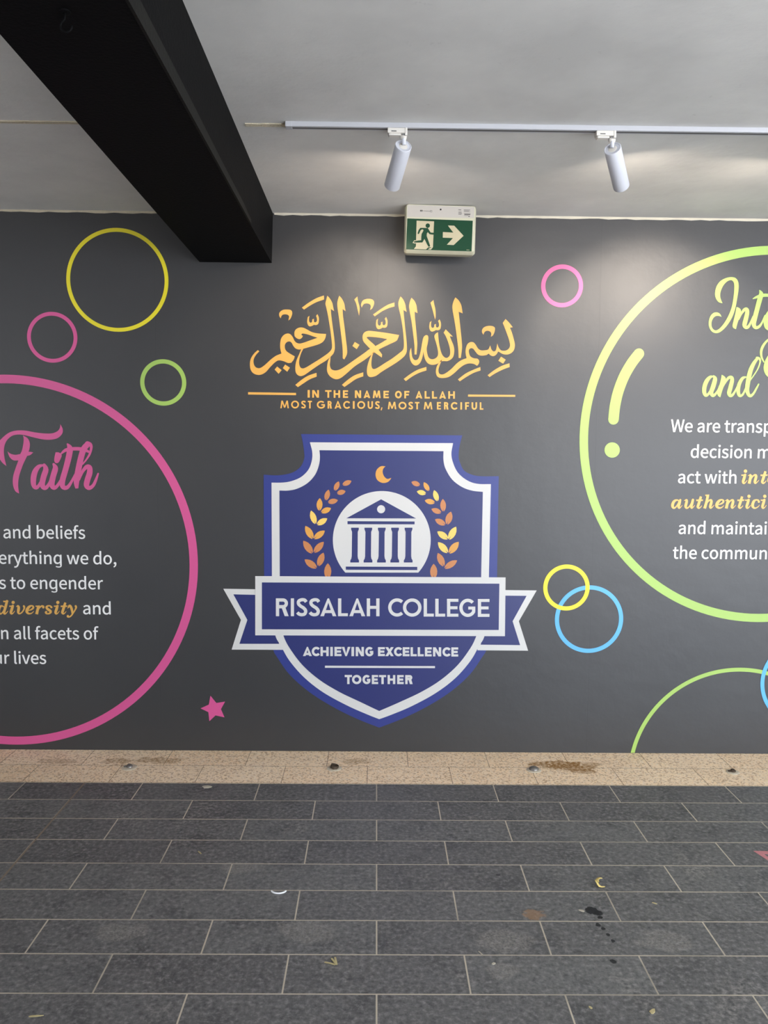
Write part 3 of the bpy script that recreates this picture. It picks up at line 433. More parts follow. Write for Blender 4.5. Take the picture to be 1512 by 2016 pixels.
        ('fill', [6514, 22074, 6654, 22299, 6916, 22139, 6776, 21923]),
        ('fill', [5660, 23473, 5637, 23510, 5613, 23547, 5592, 23585, 5580, 23624, 5578, 23668, 5583, 23715, 5596, 23761, 5618, 23802, 5650, 23839, 5691, 23873, 5740, 23903, 5795, 23925, 5861, 23942, 5935, 23953, 6011, 23957, 6078, 23954, 6138, 23944, 6194, 23927, 6242, 23903, 6275, 23870, 6291, 23826, 6292, 23771, 6285, 23713, 6275, 23657, 6260, 23603, 6240, 23547, 6216, 23496, 6191, 23453, 6164, 23423, 6135, 23402, 6104, 23385, 6074, 23366, 6081, 23412, 6089, 23459, 6094, 23504, 6091, 23544, 6081, 23578, 6066, 23608, 6044, 23634, 6017, 23654, 5981, 23671, 5938, 23683, 5892, 23689, 5852, 23688, 5816, 23679, 5782, 23663, 5751, 23641, 5724, 23616, 5704, 23585, 5688, 23549, 5675, 23510]),
        ('fill', [4097, 25461, 4144, 25423, 4191, 25386, 4237, 25347, 4279, 25302, 4318, 25251, 4353, 25194, 4385, 25135, 4412, 25077, 4431, 25021, 4445, 24965, 4456, 24908, 4467, 24851, 4478, 24791, 4488, 24731, 4497, 24670, 4507, 24609, 4290, 24697, 4301, 24600, 4312, 24505, 4324, 24406, 4338, 24294, 4354, 24167, 4372, 24029, 4391, 23884, 4409, 23738, 4428, 23585, 4448, 23425, 4467, 23270, 4482, 23131, 4493, 23017, 4501, 22922, 4505, 22829, 4504, 22724, 4495, 22602, 4480, 22472, 4462, 22337, 4446, 22205, 4333, 22204, 4325, 22329, 4319, 22451, 4311, 22579, 4298, 22722, 4278, 22886, 4253, 23065, 4226, 23250, 4198, 23432, 4170, 23613, 4142, 23795, 4112, 23973, 4083, 24139, 4053, 24295, 4022, 24442, 3994, 24577, 3971, 24694, 3956, 24788, 3945, 24864, 3940, 24930, 3941, 24996, 3948, 25064, 3961, 25128, 3979, 25190, 3998, 25249, 4020, 25305, 4045, 25357, 4071, 25409]),
        ('fill', [6857, 24332, 6906, 24287, 6954, 24243, 7002, 24198, 7052, 24147, 7104, 24089, 7157, 24025, 7210, 23960, 7264, 23896, 7110, 23869, 7137, 23808, 7164, 23749, 7191, 23687, 7218, 23617, 7247, 23534, 7276, 23443, 7305, 23350, 7329, 23263, 7352, 23182, 7373, 23104, 7389, 23030, 7398, 22959, 7400, 22890, 7395, 22824, 7385, 22761, 7368, 22704, 7346, 22652, 7318, 22605, 7284, 22562, 7243, 22525, 7193, 22490, 7136, 22460, 7075, 22436, 7013, 22420, 6950, 22414, 6885, 22416, 6820, 22426, 6754, 22443, 6689, 22470, 6624, 22506, 6558, 22545, 6493, 22583, 6469, 22539, 6447, 22493, 6422, 22450, 6393, 22414, 6359, 22383, 6320, 22357, 6280, 22337, 6240, 22326, 6200, 22324, 6159, 22331, 6120, 22343, 6085, 22360, 6055, 22380, 6029, 22406, 6004, 22434, 5979, 22460, 5944, 22437, 5909, 22412, 5872, 22390, 5826, 22372, 5767, 22359, 5699, 22349, 5630, 22343, 5569, 22344, 5517, 22350, 5472, 22361, 5429, 22378, 5387, 22403, 5344, 22440, 5303, 22487, 5264, 22536, 5229, 22580, 5199, 22617, 5174, 22651, 5150, 22682, 5123, 22706, 5092, 22723, 5058, 22736, 5025, 22742, 4994, 22740, 4964, 22729, 4935, 22709, 4909, 22683, 4892, 22652, 4884, 22614, 4882, 22569, 4887, 22521, 4895, 22474, 4908, 22428, 4924, 22381, 4947, 22336, 4976, 22297, 5014, 22265, 5059, 22237, 5109, 22215, 5159, 22197, 5211, 22188, 5267, 22187, 5321, 22185, 5365, 22174, 5400, 22150, 5428, 22119, 5448, 22083, 5461, 22047, 5464, 22010, 5458, 21969, 5447, 21929, 5433, 21894, 5415, 21865, 5393, 21839, 5370, 21816, 5347, 21791, 5303, 21818, 5260, 21846, 5215, 21872, 5164, 21891, 5105, 21905, 5040, 21914, 4972, 21917, 4906, 21914, 4841, 21904, 4777, 21887, 4713, 21864, 4649, 21835, 4586, 21799, 4524, 21757, 4461, 21708, 4394, 21654, 4321, 21588, 4244, 21513, 4166, 21438, 4088, 21369, 4013, 21309, 3939, 21251, 3862, 21201, 3782, 21162, 3692, 21134, 3597, 21117, 3503, 21108, 3421, 21107, 3350, 21113, 3287, 21126, 3232, 21149, 3187, 21181, 3151, 21226, 3125, 21283, 3107, 21346, 3096, 21410, 3093, 21478, 3099, 21551, 3111, 21623, 3128, 21691, 3149, 21753, 3176, 21811, 3207, 21867, 3243, 21922, 3285, 21975, 3332, 22026, 3382, 22077, 3431, 22128, 3399, 22050, 3365, 21971, 3334, 21894, 3307, 21821, 3282, 21752, 3260, 21686, 3242, 21624, 3233, 21565, 3232, 21507, 3239, 21451, 3252, 21401, 3272, 21361, 3300, 21332, 3335, 21312, 3375, 21300, 3418, 21296, 3463, 21300, 3511, 21312, 3564, 21333, 3623, 21365, 3693, 21410, 3770, 21466, 3851, 21530, 3930, 21598, 4007, 21673, 4085, 21756, 4162, 21837, 4234, 21907, 4301, 21963, 4363, 22010, 4425, 22051, 4489, 22088, 4558, 22120, 4629, 22147, 4700, 22172, 4771, 22198, 4756, 22253, 4740, 22308, 4726, 22363, 4716, 22421, 4709, 22483, 4705, 22547, 4706, 22611, 4711, 22676, 4722, 22742, 4738, 22811, 4758, 22876, 4784, 22931, 4816, 22975, 4853, 23011, 4894, 23039, 4936, 23059, 4981, 23072, 5028, 23076, 5074, 23073, 5117, 23061, 5153, 23041, 5185, 23011, 5216, 22975, 5248, 22936, 5280, 22888, 5313, 22833, 5346, 22779, 5381, 22734, 5416, 22699, 5453, 22671, 5492, 22649, 5537, 22634, 5591, 22626, 5652, 22625, 5713, 22630, 5769, 22636, 5820, 22642, 5867, 22649, 5911, 22663, 5949, 22689, 5979, 22731, 6003, 22786, 6025, 22846, 6048, 22904, 6065, 22848, 6081, 22791, 6098, 22737, 6119, 22691, 6145, 22652, 6174, 22618, 6204, 22592, 6235, 22580, 6267, 22579, 6302, 22587, 6334, 22610, 6363, 22653, 6384, 22722, 6401, 22813, 6416, 22913, 6432, 23009, 6452, 22955, 6470, 22899, 6490, 22846, 6514, 22797, 6542, 22752, 6573, 22709, 6607, 22673, 6647, 22645, 6694, 22628, 6747, 22620, 6802, 22618, 6854, 22622, 6902, 22632, 6950, 22649, 6994, 22671, 7032, 22700, 7066, 22736, 7096, 22777, 7119, 22825, 7132, 22880, 7133, 22941, 7125, 23008, 7109, 23081, 7089, 23159, 7065, 23241, 7034, 23328, 6999, 23419, 6963, 23512, 6923, 23615, 6879, 23724, 6836, 23828, 6800, 23916, 6772, 23981, 6749, 24030, 6729, 24072, 6708, 24118]),
    ],
    'bar_a': [
        ('fill', [-7194, 20228, -4569, 20215, -4569, 20092, -7194, 20100]),
    ],
    'bar_b': [
        ('fill', [4883, 20222, 7482, 20229, 7485, 20125, 4885, 20109]),
    ],
    'title': [
        ('fill', [-5682, 8803, -5500, 8805, -5501, 7793, -5683, 7791]),
        ('stroke', 0, [-5318, 8711, 182, -5285, 8714, 182, -5252, 8711, 182, -5221, 8703, 182, -5191, 8689, 182, -5164, 8670, 182, -5141, 8647, 182, -5122, 8620, 182, -5108, 8590, 182, -5100, 8558, 182, -5097, 8525, 182, -5100, 8492, 182, -5108, 8459, 182, -5122, 8429, 182, -5141, 8402, 182, -5164, 8378, 182, -5191, 8359, 182, -5221, 8344, 182, -5253, 8336, 182, -5285, 8332, 182, -5318, 8335, 182]),
        ('fill', [-5682, 8803, -5281, 8806, -5281, 8622, -5682, 8619]),
        ('fill', [-5682, 8422, -5281, 8425, -5281, 8240, -5683, 8237]),
        ('fill', [-5383, 8332, -5165, 8333, -4970, 7797, -5189, 7795]),
        ('fill', [-4846, 8809, -4668, 8810, -4668, 7799, -4846, 7797]),
        ('stroke', 0, [-3986, 8613, 182, -4001, 8635, 182, -4023, 8667, 182, -4050, 8699, 182, -4082, 8722, 182, -4121, 8733, 182, -4165, 8738, 182, -4212, 8737, 182, -4255, 8731, 182, -4297, 8719, 182, -4339, 8700, 182, -4376, 8677, 182, -4403, 8650, 182, -4419, 8617, 182, -4426, 8577, 182, -4425, 8537, 182, -4415, 8498, 182, -4394, 8464, 182, -4362, 8431, 182, -4325, 8399, 182, -4287, 8368, 182, -4246, 8340, 182, -4202, 8314, 182, -4158, 8288, 182, -4120, 8258, 182, -4086, 8224, 182, -4055, 8187, 182, -4030, 8147, 182, -4017, 8107, 182, -4016, 8063, 182, -4026, 8015, 182, -4043, 7970, 182, -4068, 7935, 182, -4102, 7911, 182, -4145, 7896, 182, -4191, 7888, 182, -4235, 7884, 182, -4276, 7886, 182, -4317, 7895, 182, -4355, 7908, 182, -4389, 7923, 182, -4418, 7944, 182, -4444, 7970, 182, -4465, 7995, 182, -4479, 8012, 182]),
        ('stroke', 0, [-3282, 8618, 182, -3297, 8640, 182, -3319, 8672, 182, -3346, 8704, 182, -3378, 8727, 182, -3417, 8738, 182, -3462, 8743, 182, -3508, 8742, 182, -3551, 8735, 182, -3593, 8723, 182, -3635, 8705, 182, -3672, 8682, 182, -3699, 8655, 182, -3715, 8621, 182, -3722, 8582, 182, -3721, 8541, 182, -3711, 8503, 182, -3690, 8469, 182, -3658, 8435, 182, -3621, 8403, 182, -3583, 8373, 182, -3542, 8345, 182, -3497, 8319, 182, -3454, 8293, 182, -3415, 8263, 182, -3381, 8229, 182, -3350, 8191, 182, -3326, 8152, 182, -3312, 8112, 182, -3311, 8067, 182, -3321, 8019, 182, -3339, 7975, 182, -3363, 7939, 182, -3397, 7916, 182, -3440, 7901, 182, -3486, 7892, 182, -3530, 7889, 182, -3571, 7891, 182, -3612, 7900, 182, -3651, 7913, 182, -3684, 7928, 182, -3714, 7949, 182, -3739, 7975, 182, -3760, 8000, 182, -3775, 8017, 182]),
        ('fill', [-3195, 7809, -2789, 8822, -2709, 8823, -2709, 8823, -2748, 8583, -2991, 7810]),
        ('fill', [-2295, 7815, -2709, 8823, -2789, 8822, -2748, 8583, -2500, 7814]),
        ('fill', [-2982, 8154, -2511, 8158, -2436, 7992, -3056, 7987]),
        ('fill', [-2205, 8826, -2022, 8827, -2017, 7817, -2200, 7816]),
        ('fill', [-2200, 7982, -1653, 7987, -1652, 7820, -2200, 7816]),
        ('fill', [-1569, 7820, -1170, 8833, -1089, 8834, -1089, 8834, -1128, 8593, -1364, 7822]),
        ('fill', [-676, 7827, -1089, 8834, -1170, 8833, -1128, 8593, -881, 7825]),
        ('fill', [-1358, 8165, -892, 8169, -817, 8003, -1430, 7998]),
        ('fill', [-597, 8836, -414, 8838, -406, 7828, -589, 7827]),
        ('fill', [-66, 8840, 116, 8842, 126, 7832, -57, 7831]),
        ('fill', [-594, 8415, 120, 8421, 122, 8254, -592, 8249]),
        ('space',),
        ('stroke', 0, [1381, 8654, 183, 1340, 8688, 183, 1295, 8717, 183, 1246, 8739, 183, 1196, 8754, 183, 1144, 8763, 183, 1092, 8765, 183, 1039, 8759, 183, 988, 8747, 183, 939, 8728, 183, 892, 8702, 183, 850, 8671, 183, 811, 8634, 183, 777, 8592, 183, 749, 8546, 183, 727, 8496, 183, 711, 8444, 183, 701, 8390, 183, 698, 8336, 183, 702, 8281, 183, 713, 8227, 183, 730, 8175, 183, 753, 8126, 183, 783, 8080, 183, 817, 8039, 183, 857, 8003, 183, 900, 7972, 183, 947, 7947, 183, 997, 7928, 183, 1048, 7917, 183, 1101, 7912, 183, 1153, 7915, 183, 1205, 7924, 183, 1255, 7941, 183, 1303, 7963, 183, 1348, 7993, 183, 1388, 8027, 183]),
        ('stroke', 0, [2384, 8344, 183, 2379, 8405, 183, 2365, 8465, 183, 2342, 8522, 183, 2312, 8576, 183, 2274, 8624, 183, 2229, 8667, 183, 2179, 8703, 183, 2125, 8732, 183, 2066, 8752, 183, 2006, 8764, 183, 1944, 8767, 183, 1883, 8761, 183, 1823, 8746, 183, 1766, 8723, 183, 1713, 8692, 183, 1665, 8654, 183, 1623, 8609, 183, 1588, 8558, 183, 1560, 8504, 183, 1541, 8445, 183, 1531, 8385, 183, 1529, 8323, 183, 1536, 8262, 183, 1552, 8203, 183, 1576, 8146, 183, 1609, 8093, 183, 1648, 8046, 183, 1694, 8005, 183, 1745, 7970, 183, 1801, 7943, 183, 1860, 7925, 183, 1921, 7915, 183, 1983, 7914, 183, 2044, 7922, 183, 2103, 7939, 183, 2159, 7964, 183, 2212, 7997, 183, 2258, 8036, 183, 2299, 8083, 183, 2332, 8134, 183, 2358, 8190, 183, 2375, 8249, 183, 2383, 8310, 183, 2383, 8372, 183, 2374, 8432, 183]),
        ('fill', [2593, 8847, 2776, 8848, 2790, 7834, 2607, 7833]),
        ('fill', [2605, 8000, 3175, 8004, 3177, 7837, 2607, 7833]),
        ('fill', [3245, 8849, 3428, 8850, 3443, 7836, 3260, 7835]),
        ('fill', [3258, 8001, 3811, 8006, 3813, 7839, 3260, 7835]),
        ('fill', [3901, 8850, 4084, 8851, 4101, 7837, 3918, 7836]),
        ('fill', [3915, 8003, 4556, 8008, 4558, 7841, 3918, 7836]),
        ('fill', [3901, 8850, 4541, 8855, 4544, 8689, 3904, 8684]),
        ('fill', [3908, 8427, 4497, 8431, 4500, 8265, 3911, 8260]),
        ('stroke', 0, [5347, 8646, 183, 5311, 8683, 183, 5271, 8713, 183, 5228, 8738, 183, 5182, 8757, 183, 5135, 8769, 183, 5087, 8774, 183, 5038, 8773, 183, 4991, 8765, 183, 4944, 8750, 183, 4900, 8728, 183, 4859, 8701, 183, 4821, 8668, 183, 4787, 8630, 183, 4758, 8587, 183, 4734, 8541, 183, 4716, 8491, 183, 4703, 8439, 183, 4696, 8386, 183, 4696, 8332, 183, 4701, 8278, 183, 4713, 8226, 183, 4730, 8175, 183, 4753, 8127, 183, 4781, 8083, 183, 4814, 8043, 183, 4851, 8007, 183, 4892, 7978, 183, 4935, 7954, 183, 4981, 7936, 183, 5029, 7925, 183, 5077, 7921, 183, 5125, 7924, 183, 5173, 7933, 183, 5219, 7949, 183, 5263, 7971, 183, 5304, 8000, 183, 5341, 8034, 183, 5374, 8073, 183, 5402, 8116, 183, 5425, 8164, 183]),
        ('fill', [5314, 8421, 5497, 8422, 5502, 8148, 5319, 8147]),
        ('fill', [5103, 8419, 5497, 8422, 5500, 8256, 5106, 8253]),
        ('fill', [5634, 8854, 5817, 8856, 5837, 7841, 5653, 7840]),
        ('fill', [5650, 8007, 6304, 8012, 6307, 7845, 5653, 7840]),
        ('fill', [5634, 8854, 6287, 8859, 6290, 8693, 5637, 8688]),
        ('fill', [5642, 8431, 6243, 8435, 6246, 8269, 5645, 8264]),
    ],
    'motto': [
        ('fill', [-4167, 5521, -3945, 6047, -3887, 6048, -3887, 6048, -3916, 5871, -4017, 5522]),
        ('fill', [-3664, 5525, -3887, 6048, -3945, 6047, -3916, 5871, -3813, 5524]),
        ('fill', [-4037, 5701, -3794, 5702, -3736, 5581, -4095, 5578]),
        ('stroke', 0, [-3270, 5919, 133, -3288, 5938, 133, -3309, 5955, 133, -3331, 5968, 133, -3355, 5979, 133, -3380, 5985, 133, -3406, 5989, 133, -3432, 5988, 133, -3457, 5984, 133, -3482, 5976, 133, -3506, 5965, 133, -3528, 5950, 133, -3547, 5933, 133, -3565, 5913, 133, -3580, 5890, 133, -3591, 5866, 133, -3600, 5840, 133, -3605, 5814, 133, -3607, 5787, 133, -3605, 5759, 133, -3600, 5733, 133, -3591, 5707, 133, -3579, 5683, 133, -3564, 5661, 133, -3547, 5641, 133, -3527, 5624, 133, -3505, 5610, 133, -3481, 5599, 133, -3456, 5591, 133, -3430, 5587, 133, -3405, 5587, 133, -3379, 5591, 133, -3354, 5598, 133, -3330, 5609, 133, -3308, 5623, 133, -3287, 5640, 133, -3269, 5659, 133]),
        ('fill', [-3181, 6051, -3048, 6052, -3046, 5527, -3179, 5526]),
        ('fill', [-2854, 6053, -2721, 6054, -2719, 5529, -2852, 5528]),
        ('fill', [-3180, 5849, -2720, 5853, -2719, 5731, -3180, 5727]),
        ('fill', [-2630, 6054, -2488, 6055, -2485, 5530, -2628, 5529]),
        ('fill', [-2394, 6055, -2260, 6056, -2258, 5530, -2391, 5529]),
        ('fill', [-2392, 5652, -1998, 5654, -1997, 5532, -2391, 5529]),
        ('fill', [-2394, 6055, -2000, 6058, -1999, 5936, -2393, 5933]),
        ('fill', [-2393, 5853, -2030, 5856, -2030, 5734, -2392, 5731]),
        ('fill', [-1985, 6057, -1836, 6058, -1738, 5696, -1697, 5533, -1777, 5532]),
        ('fill', [-1494, 6061, -1644, 6060, -1738, 5696, -1777, 5532, -1697, 5533]),
        ('fill', [-1440, 6060, -1291, 6061, -1288, 5535, -1436, 5534]),
        ('fill', [-1197, 6061, -1064, 6062, -1060, 5536, -1194, 5535]),
        ('fill', [-870, 6064, -737, 6065, -733, 5538, -866, 5537]),
        ('fill', [-1197, 6061, -1044, 6062, -733, 5538, -886, 5537]),
        ('stroke', 0, [-294, 5944, 133, -310, 5961, 133, -329, 5975, 133, -348, 5987, 133, -369, 5996, 133, -390, 6002, 133, -412, 6004, 133, -434, 6004, 133, -456, 6000, 133, -477, 5993, 133, -497, 5983, 133, -516, 5970, 133, -534, 5954, 133, -549, 5936, 133, -563, 5916, 133, -574, 5894, 133, -583, 5870, 133, -589, 5846, 133, -592, 5821, 133, -592, 5795, 133, -590, 5770, 133, -585, 5745, 133, -577, 5721, 133, -567, 5698, 133, -555, 5677, 133, -540, 5658, 133, -523, 5641, 133, -505, 5627, 133, -485, 5616, 133, -464, 5608, 133, -442, 5602, 133, -420, 5600, 133, -398, 5602, 133, -377, 5606, 133, -356, 5614, 133, -336, 5624, 133, -317, 5638, 133, -300, 5654, 133, -285, 5672, 133, -271, 5693, 133, -261, 5715, 133]),
        ('fill', [-338, 5840, -205, 5841, -204, 5699, -337, 5698]),
        ('fill', [-405, 5839, -205, 5841, -204, 5719, -404, 5717]),
        ('space',),
        ('fill', [56, 6062, 189, 6063, 193, 5548, 61, 5547]),
        ('fill', [60, 5668, 450, 5671, 451, 5550, 61, 5547]),
        ('fill', [56, 6062, 446, 6065, 447, 5944, 58, 5941]),
        ('fill', [58, 5865, 417, 5868, 418, 5747, 59, 5744]),
        ('fill', [469, 6064, 627, 6065, 948, 5551, 789, 5550]),
        ('fill', [942, 6067, 784, 6066, 474, 5548, 632, 5549]),
        ('stroke', 0, [1367, 5928, 132, 1350, 5949, 132, 1330, 5967, 132, 1308, 5982, 132, 1284, 5993, 132, 1259, 6001, 132, 1234, 6005, 132, 1208, 6006, 132, 1182, 6003, 132, 1157, 5996, 132, 1133, 5985, 132, 1110, 5971, 132, 1090, 5954, 132, 1072, 5934, 132, 1057, 5912, 132, 1046, 5887, 132, 1037, 5862, 132, 1032, 5835, 132, 1030, 5808, 132, 1032, 5780, 132, 1038, 5754, 132, 1047, 5728, 132, 1060, 5704, 132, 1075, 5682, 132, 1093, 5662, 132, 1114, 5645, 132, 1137, 5632, 132, 1161, 5621, 132, 1186, 5615, 132, 1212, 5612, 132, 1238, 5613, 132, 1264, 5617, 132, 1288, 5626, 132, 1312, 5637, 132, 1334, 5653, 132, 1353, 5671, 132, 1370, 5692, 132]),
        ('fill', [1451, 6067, 1583, 6068, 1589, 5551, 1457, 5550]),
        ('fill', [1456, 5671, 1836, 5674, 1838, 5552, 1457, 5550]),
        ('fill', [1451, 6067, 1832, 6070, 1833, 5949, 1453, 5946]),
        ('fill', [1454, 5869, 1804, 5871, 1805, 5750, 1455, 5748]),
        ('fill', [1893, 6068, 2025, 6069, 2031, 5552, 1899, 5551]),
        ('fill', [1898, 5672, 2246, 5674, 2248, 5553, 1899, 5551]),
        ('fill', [2296, 6070, 2428, 6071, 2435, 5552, 2302, 5551]),
        ('fill', [2301, 5672, 2640, 5675, 2641, 5554, 2302, 5551]),
        ('fill', [2702, 6071, 2834, 6072, 2841, 5553, 2709, 5552]),
        ('fill', [2707, 5673, 3091, 5676, 3093, 5555, 2709, 5552]),
        ('fill', [2702, 6071, 3086, 6074, 3087, 5953, 2704, 5950]),
        ('fill', [2705, 5872, 3058, 5875, 3059, 5754, 2706, 5751]),
        ('fill', [3160, 6072, 3292, 6073, 3300, 5553, 3167, 5553]),
        ('fill', [3485, 6075, 3618, 6076, 3626, 5556, 3493, 5555]),
        ('fill', [3160, 6072, 3312, 6073, 3626, 5556, 3473, 5555]),
        ('stroke', 0, [4102, 5936, 132, 4084, 5957, 132, 4064, 5975, 132, 4042, 5990, 132, 4018, 6002, 132, 3993, 6010, 132, 3967, 6014, 132, 3940, 6015, 132, 3914, 6011, 132, 3889, 6004, 132, 3865, 5994, 132, 3842, 5980, 132, 3822, 5962, 132, 3804, 5942, 132, 3789, 5920, 132, 3777, 5895, 132, 3768, 5869, 132, 3763, 5842, 132, 3762, 5814, 132, 3764, 5787, 132, 3770, 5760, 132, 3779, 5734, 132, 3792, 5710, 132, 3808, 5687, 132, 3826, 5667, 132, 3847, 5650, 132, 3870, 5637, 132, 3895, 5626, 132, 3920, 5620, 132, 3947, 5617, 132, 3973, 5617, 132, 3999, 5622, 132, 4024, 5631, 132, 4047, 5643, 132, 4069, 5658, 132, 4089, 5676, 132, 4106, 5697, 132]),
        ('fill', [4192, 6076, 4324, 6077, 4333, 5556, 4200, 5555]),
        ('fill', [4198, 5676, 4586, 5679, 4588, 5557, 4200, 5555]),
        ('fill', [4192, 6076, 4579, 6079, 4581, 5958, 4194, 5955]),
        ('fill', [4195, 5876, 4551, 5878, 4553, 5757, 4197, 5755]),
    ],
    'motto_end': [
        ('fill', [-1668, 4448, -1537, 4449, -1534, 3928, -1665, 3927]),
        ('fill', [-1808, 4447, -1398, 4450, -1397, 4330, -1807, 4327]),
        ('stroke', 0, [-932, 4192, 131, -934, 4221, 131, -940, 4249, 131, -950, 4276, 131, -964, 4301, 131, -982, 4324, 131, -1002, 4344, 131, -1026, 4361, 131, -1051, 4374, 131, -1078, 4384, 131, -1106, 4389, 131, -1134, 4391, 131, -1163, 4388, 131, -1190, 4381, 131, -1217, 4370, 131, -1242, 4356, 131, -1264, 4338, 131, -1283, 4317, 131, -1300, 4293, 131, -1313, 4268, 131, -1322, 4240, 131, -1327, 4212, 131, -1328, 4183, 131, -1324, 4154, 131, -1317, 4127, 131, -1306, 4100, 131, -1291, 4075, 131, -1273, 4053, 131, -1252, 4034, 131, -1228, 4018, 131, -1203, 4005, 131, -1175, 3997, 131, -1147, 3992, 131, -1119, 3991, 131, -1090, 3995, 131, -1063, 4003, 131, -1037, 4015, 131, -1012, 4030, 131, -991, 4049, 131, -972, 4070, 131, -956, 4094, 131, -944, 4120, 131, -936, 4148, 131, -932, 4177, 131, -932, 4205, 131, -936, 4234, 131]),
        ('stroke', 0, [-444, 4334, 131, -460, 4351, 131, -478, 4365, 131, -497, 4377, 131, -518, 4385, 131, -539, 4391, 131, -560, 4394, 131, -582, 4393, 131, -603, 4389, 131, -624, 4382, 131, -644, 4372, 131, -663, 4359, 131, -680, 4344, 131, -695, 4326, 131, -709, 4306, 131, -719, 4285, 131, -728, 4261, 131, -734, 4237, 131, -737, 4212, 131, -738, 4187, 131, -735, 4162, 131, -731, 4137, 131, -723, 4113, 131, -713, 4091, 131, -701, 4070, 131, -686, 4051, 131, -669, 4035, 131, -651, 4021, 131, -632, 4010, 131, -611, 4001, 131, -590, 3996, 131, -568, 3994, 131, -547, 3996, 131, -525, 4000, 131, -505, 4007, 131, -485, 4018, 131, -466, 4031, 131, -450, 4047, 131, -435, 4065, 131, -422, 4086, 131, -411, 4108, 131]),
        ('fill', [-487, 4231, -356, 4232, -355, 4091, -486, 4090]),
        ('fill', [-553, 4231, -356, 4232, -355, 4112, -552, 4110]),
        ('fill', [-278, 4456, -147, 4457, -143, 3936, -274, 3935]),
        ('fill', [-275, 4055, 82, 4058, 83, 3937, -274, 3935]),
        ('fill', [-278, 4456, 78, 4458, 79, 4338, -277, 4335]),
        ('fill', [-277, 4256, 51, 4258, 52, 4137, -276, 4135]),
        ('fill', [263, 4459, 394, 4460, 399, 3939, 268, 3938]),
        ('fill', [129, 4458, 528, 4461, 529, 4340, 130, 4338]),
        ('fill', [614, 4461, 745, 4462, 750, 3941, 619, 3940]),
        ('fill', [916, 4463, 1047, 4464, 1053, 3943, 921, 3942]),
        ('fill', [616, 4261, 1049, 4264, 1050, 4143, 617, 4140]),
        ('fill', [1155, 4464, 1286, 4465, 1292, 3944, 1161, 3943]),
        ('fill', [1160, 4063, 1528, 4066, 1529, 3945, 1161, 3943]),
        ('fill', [1155, 4464, 1523, 4466, 1524, 4346, 1157, 4343]),
        ('fill', [1157, 4264, 1496, 4266, 1497, 4146, 1159, 4143]),
        ('fill', [1611, 4466, 1743, 4467, 1749, 3946, 1618, 3945]),
        ('stroke', 0, [1854, 4400, 131, 1868, 4401, 131, 1881, 4400, 131, 1894, 4397, 131, 1906, 4391, 131, 1918, 4383, 131, 1927, 4373, 131, 1935, 4362, 131, 1941, 4350, 131, 1945, 4337, 131, 1946, 4323, 131, 1945, 4309, 131, 1942, 4296, 131, 1936, 4283, 131, 1928, 4272, 131, 1919, 4262, 131, 1908, 4254, 131, 1896, 4248, 131, 1883, 4245, 131, 1870, 4243, 131, 1856, 4244, 131]),
        ('fill', [1611, 4466, 1870, 4468, 1871, 4334, 1613, 4333]),
        ('fill', [1613, 4309, 1872, 4310, 1873, 4176, 1615, 4175]),
        ('fill', [1790, 4243, 1948, 4244, 2037, 3948, 1880, 3947]),
    ],
    'caption_a': [
        ('fill', [-3933, 20378, -3817, 20379, -3816, 19968, -3932, 19967]),
        ('fill', [-3681, 20377, -3585, 20378, -3584, 19967, -3680, 19966]),
        ('fill', [-3410, 20380, -3314, 20381, -3312, 19970, -3409, 19969]),
        ('fill', [-3681, 20377, -3570, 20378, -3312, 19970, -3424, 19969]),
        ('space',),
        ('fill', [-2847, 20380, -2750, 20381, -2749, 19970, -2846, 19969]),
        ('fill', [-2973, 20379, -2625, 20383, -2624, 20296, -2973, 20293]),
        ('fill', [-2505, 20380, -2408, 20381, -2406, 19970, -2503, 19969]),
        ('fill', [-2249, 20383, -2152, 20384, -2150, 19973, -2247, 19972]),
        ('fill', [-2504, 20218, -2151, 20222, -2151, 20135, -2504, 20132]),
        ('fill', [-1997, 20382, -1901, 20383, -1898, 19972, -1995, 19971]),
        ('fill', [-1996, 20057, -1713, 20060, -1712, 19974, -1995, 19971]),
        ('fill', [-1997, 20382, -1715, 20385, -1714, 20298, -1997, 20295]),
        ('fill', [-1997, 20220, -1736, 20222, -1736, 20136, -1996, 20133]),
        ('space',),
        ('fill', [-1339, 20383, -1242, 20384, -1239, 19973, -1336, 19972]),
        ('fill', [-1095, 20386, -998, 20387, -995, 19976, -1092, 19975]),
        ('fill', [-1339, 20383, -1228, 20384, -995, 19976, -1107, 19974]),
        ('fill', [-859, 19973, -700, 20386, -657, 20386, -657, 20386, -677, 20261, -751, 19974]),
        ('fill', [-491, 19977, -657, 20386, -700, 20386, -677, 20261, -600, 19976]),
        ('fill', [-765, 20114, -587, 20116, -548, 20030, -803, 20027]),
        ('fill', [-355, 19974, -307, 20386, -215, 20387, -263, 19975]),
        ('fill', [79, 19978, 23, 20389, -69, 20388, -13, 19978]),
        ('fill', [-307, 20386, -215, 20387, -97, 20010, -180, 20009]),
        ('fill', [23, 20389, -69, 20388, -180, 20009, -97, 20010]),
        ('fill', [229, 20375, 324, 20376, 328, 19978, 233, 19977]),
        ('fill', [232, 20062, 530, 20065, 531, 19980, 233, 19977]),
        ('fill', [229, 20375, 527, 20378, 528, 20293, 230, 20290]),
        ('fill', [231, 20219, 505, 20221, 505, 20136, 231, 20134]),
        ('space',),
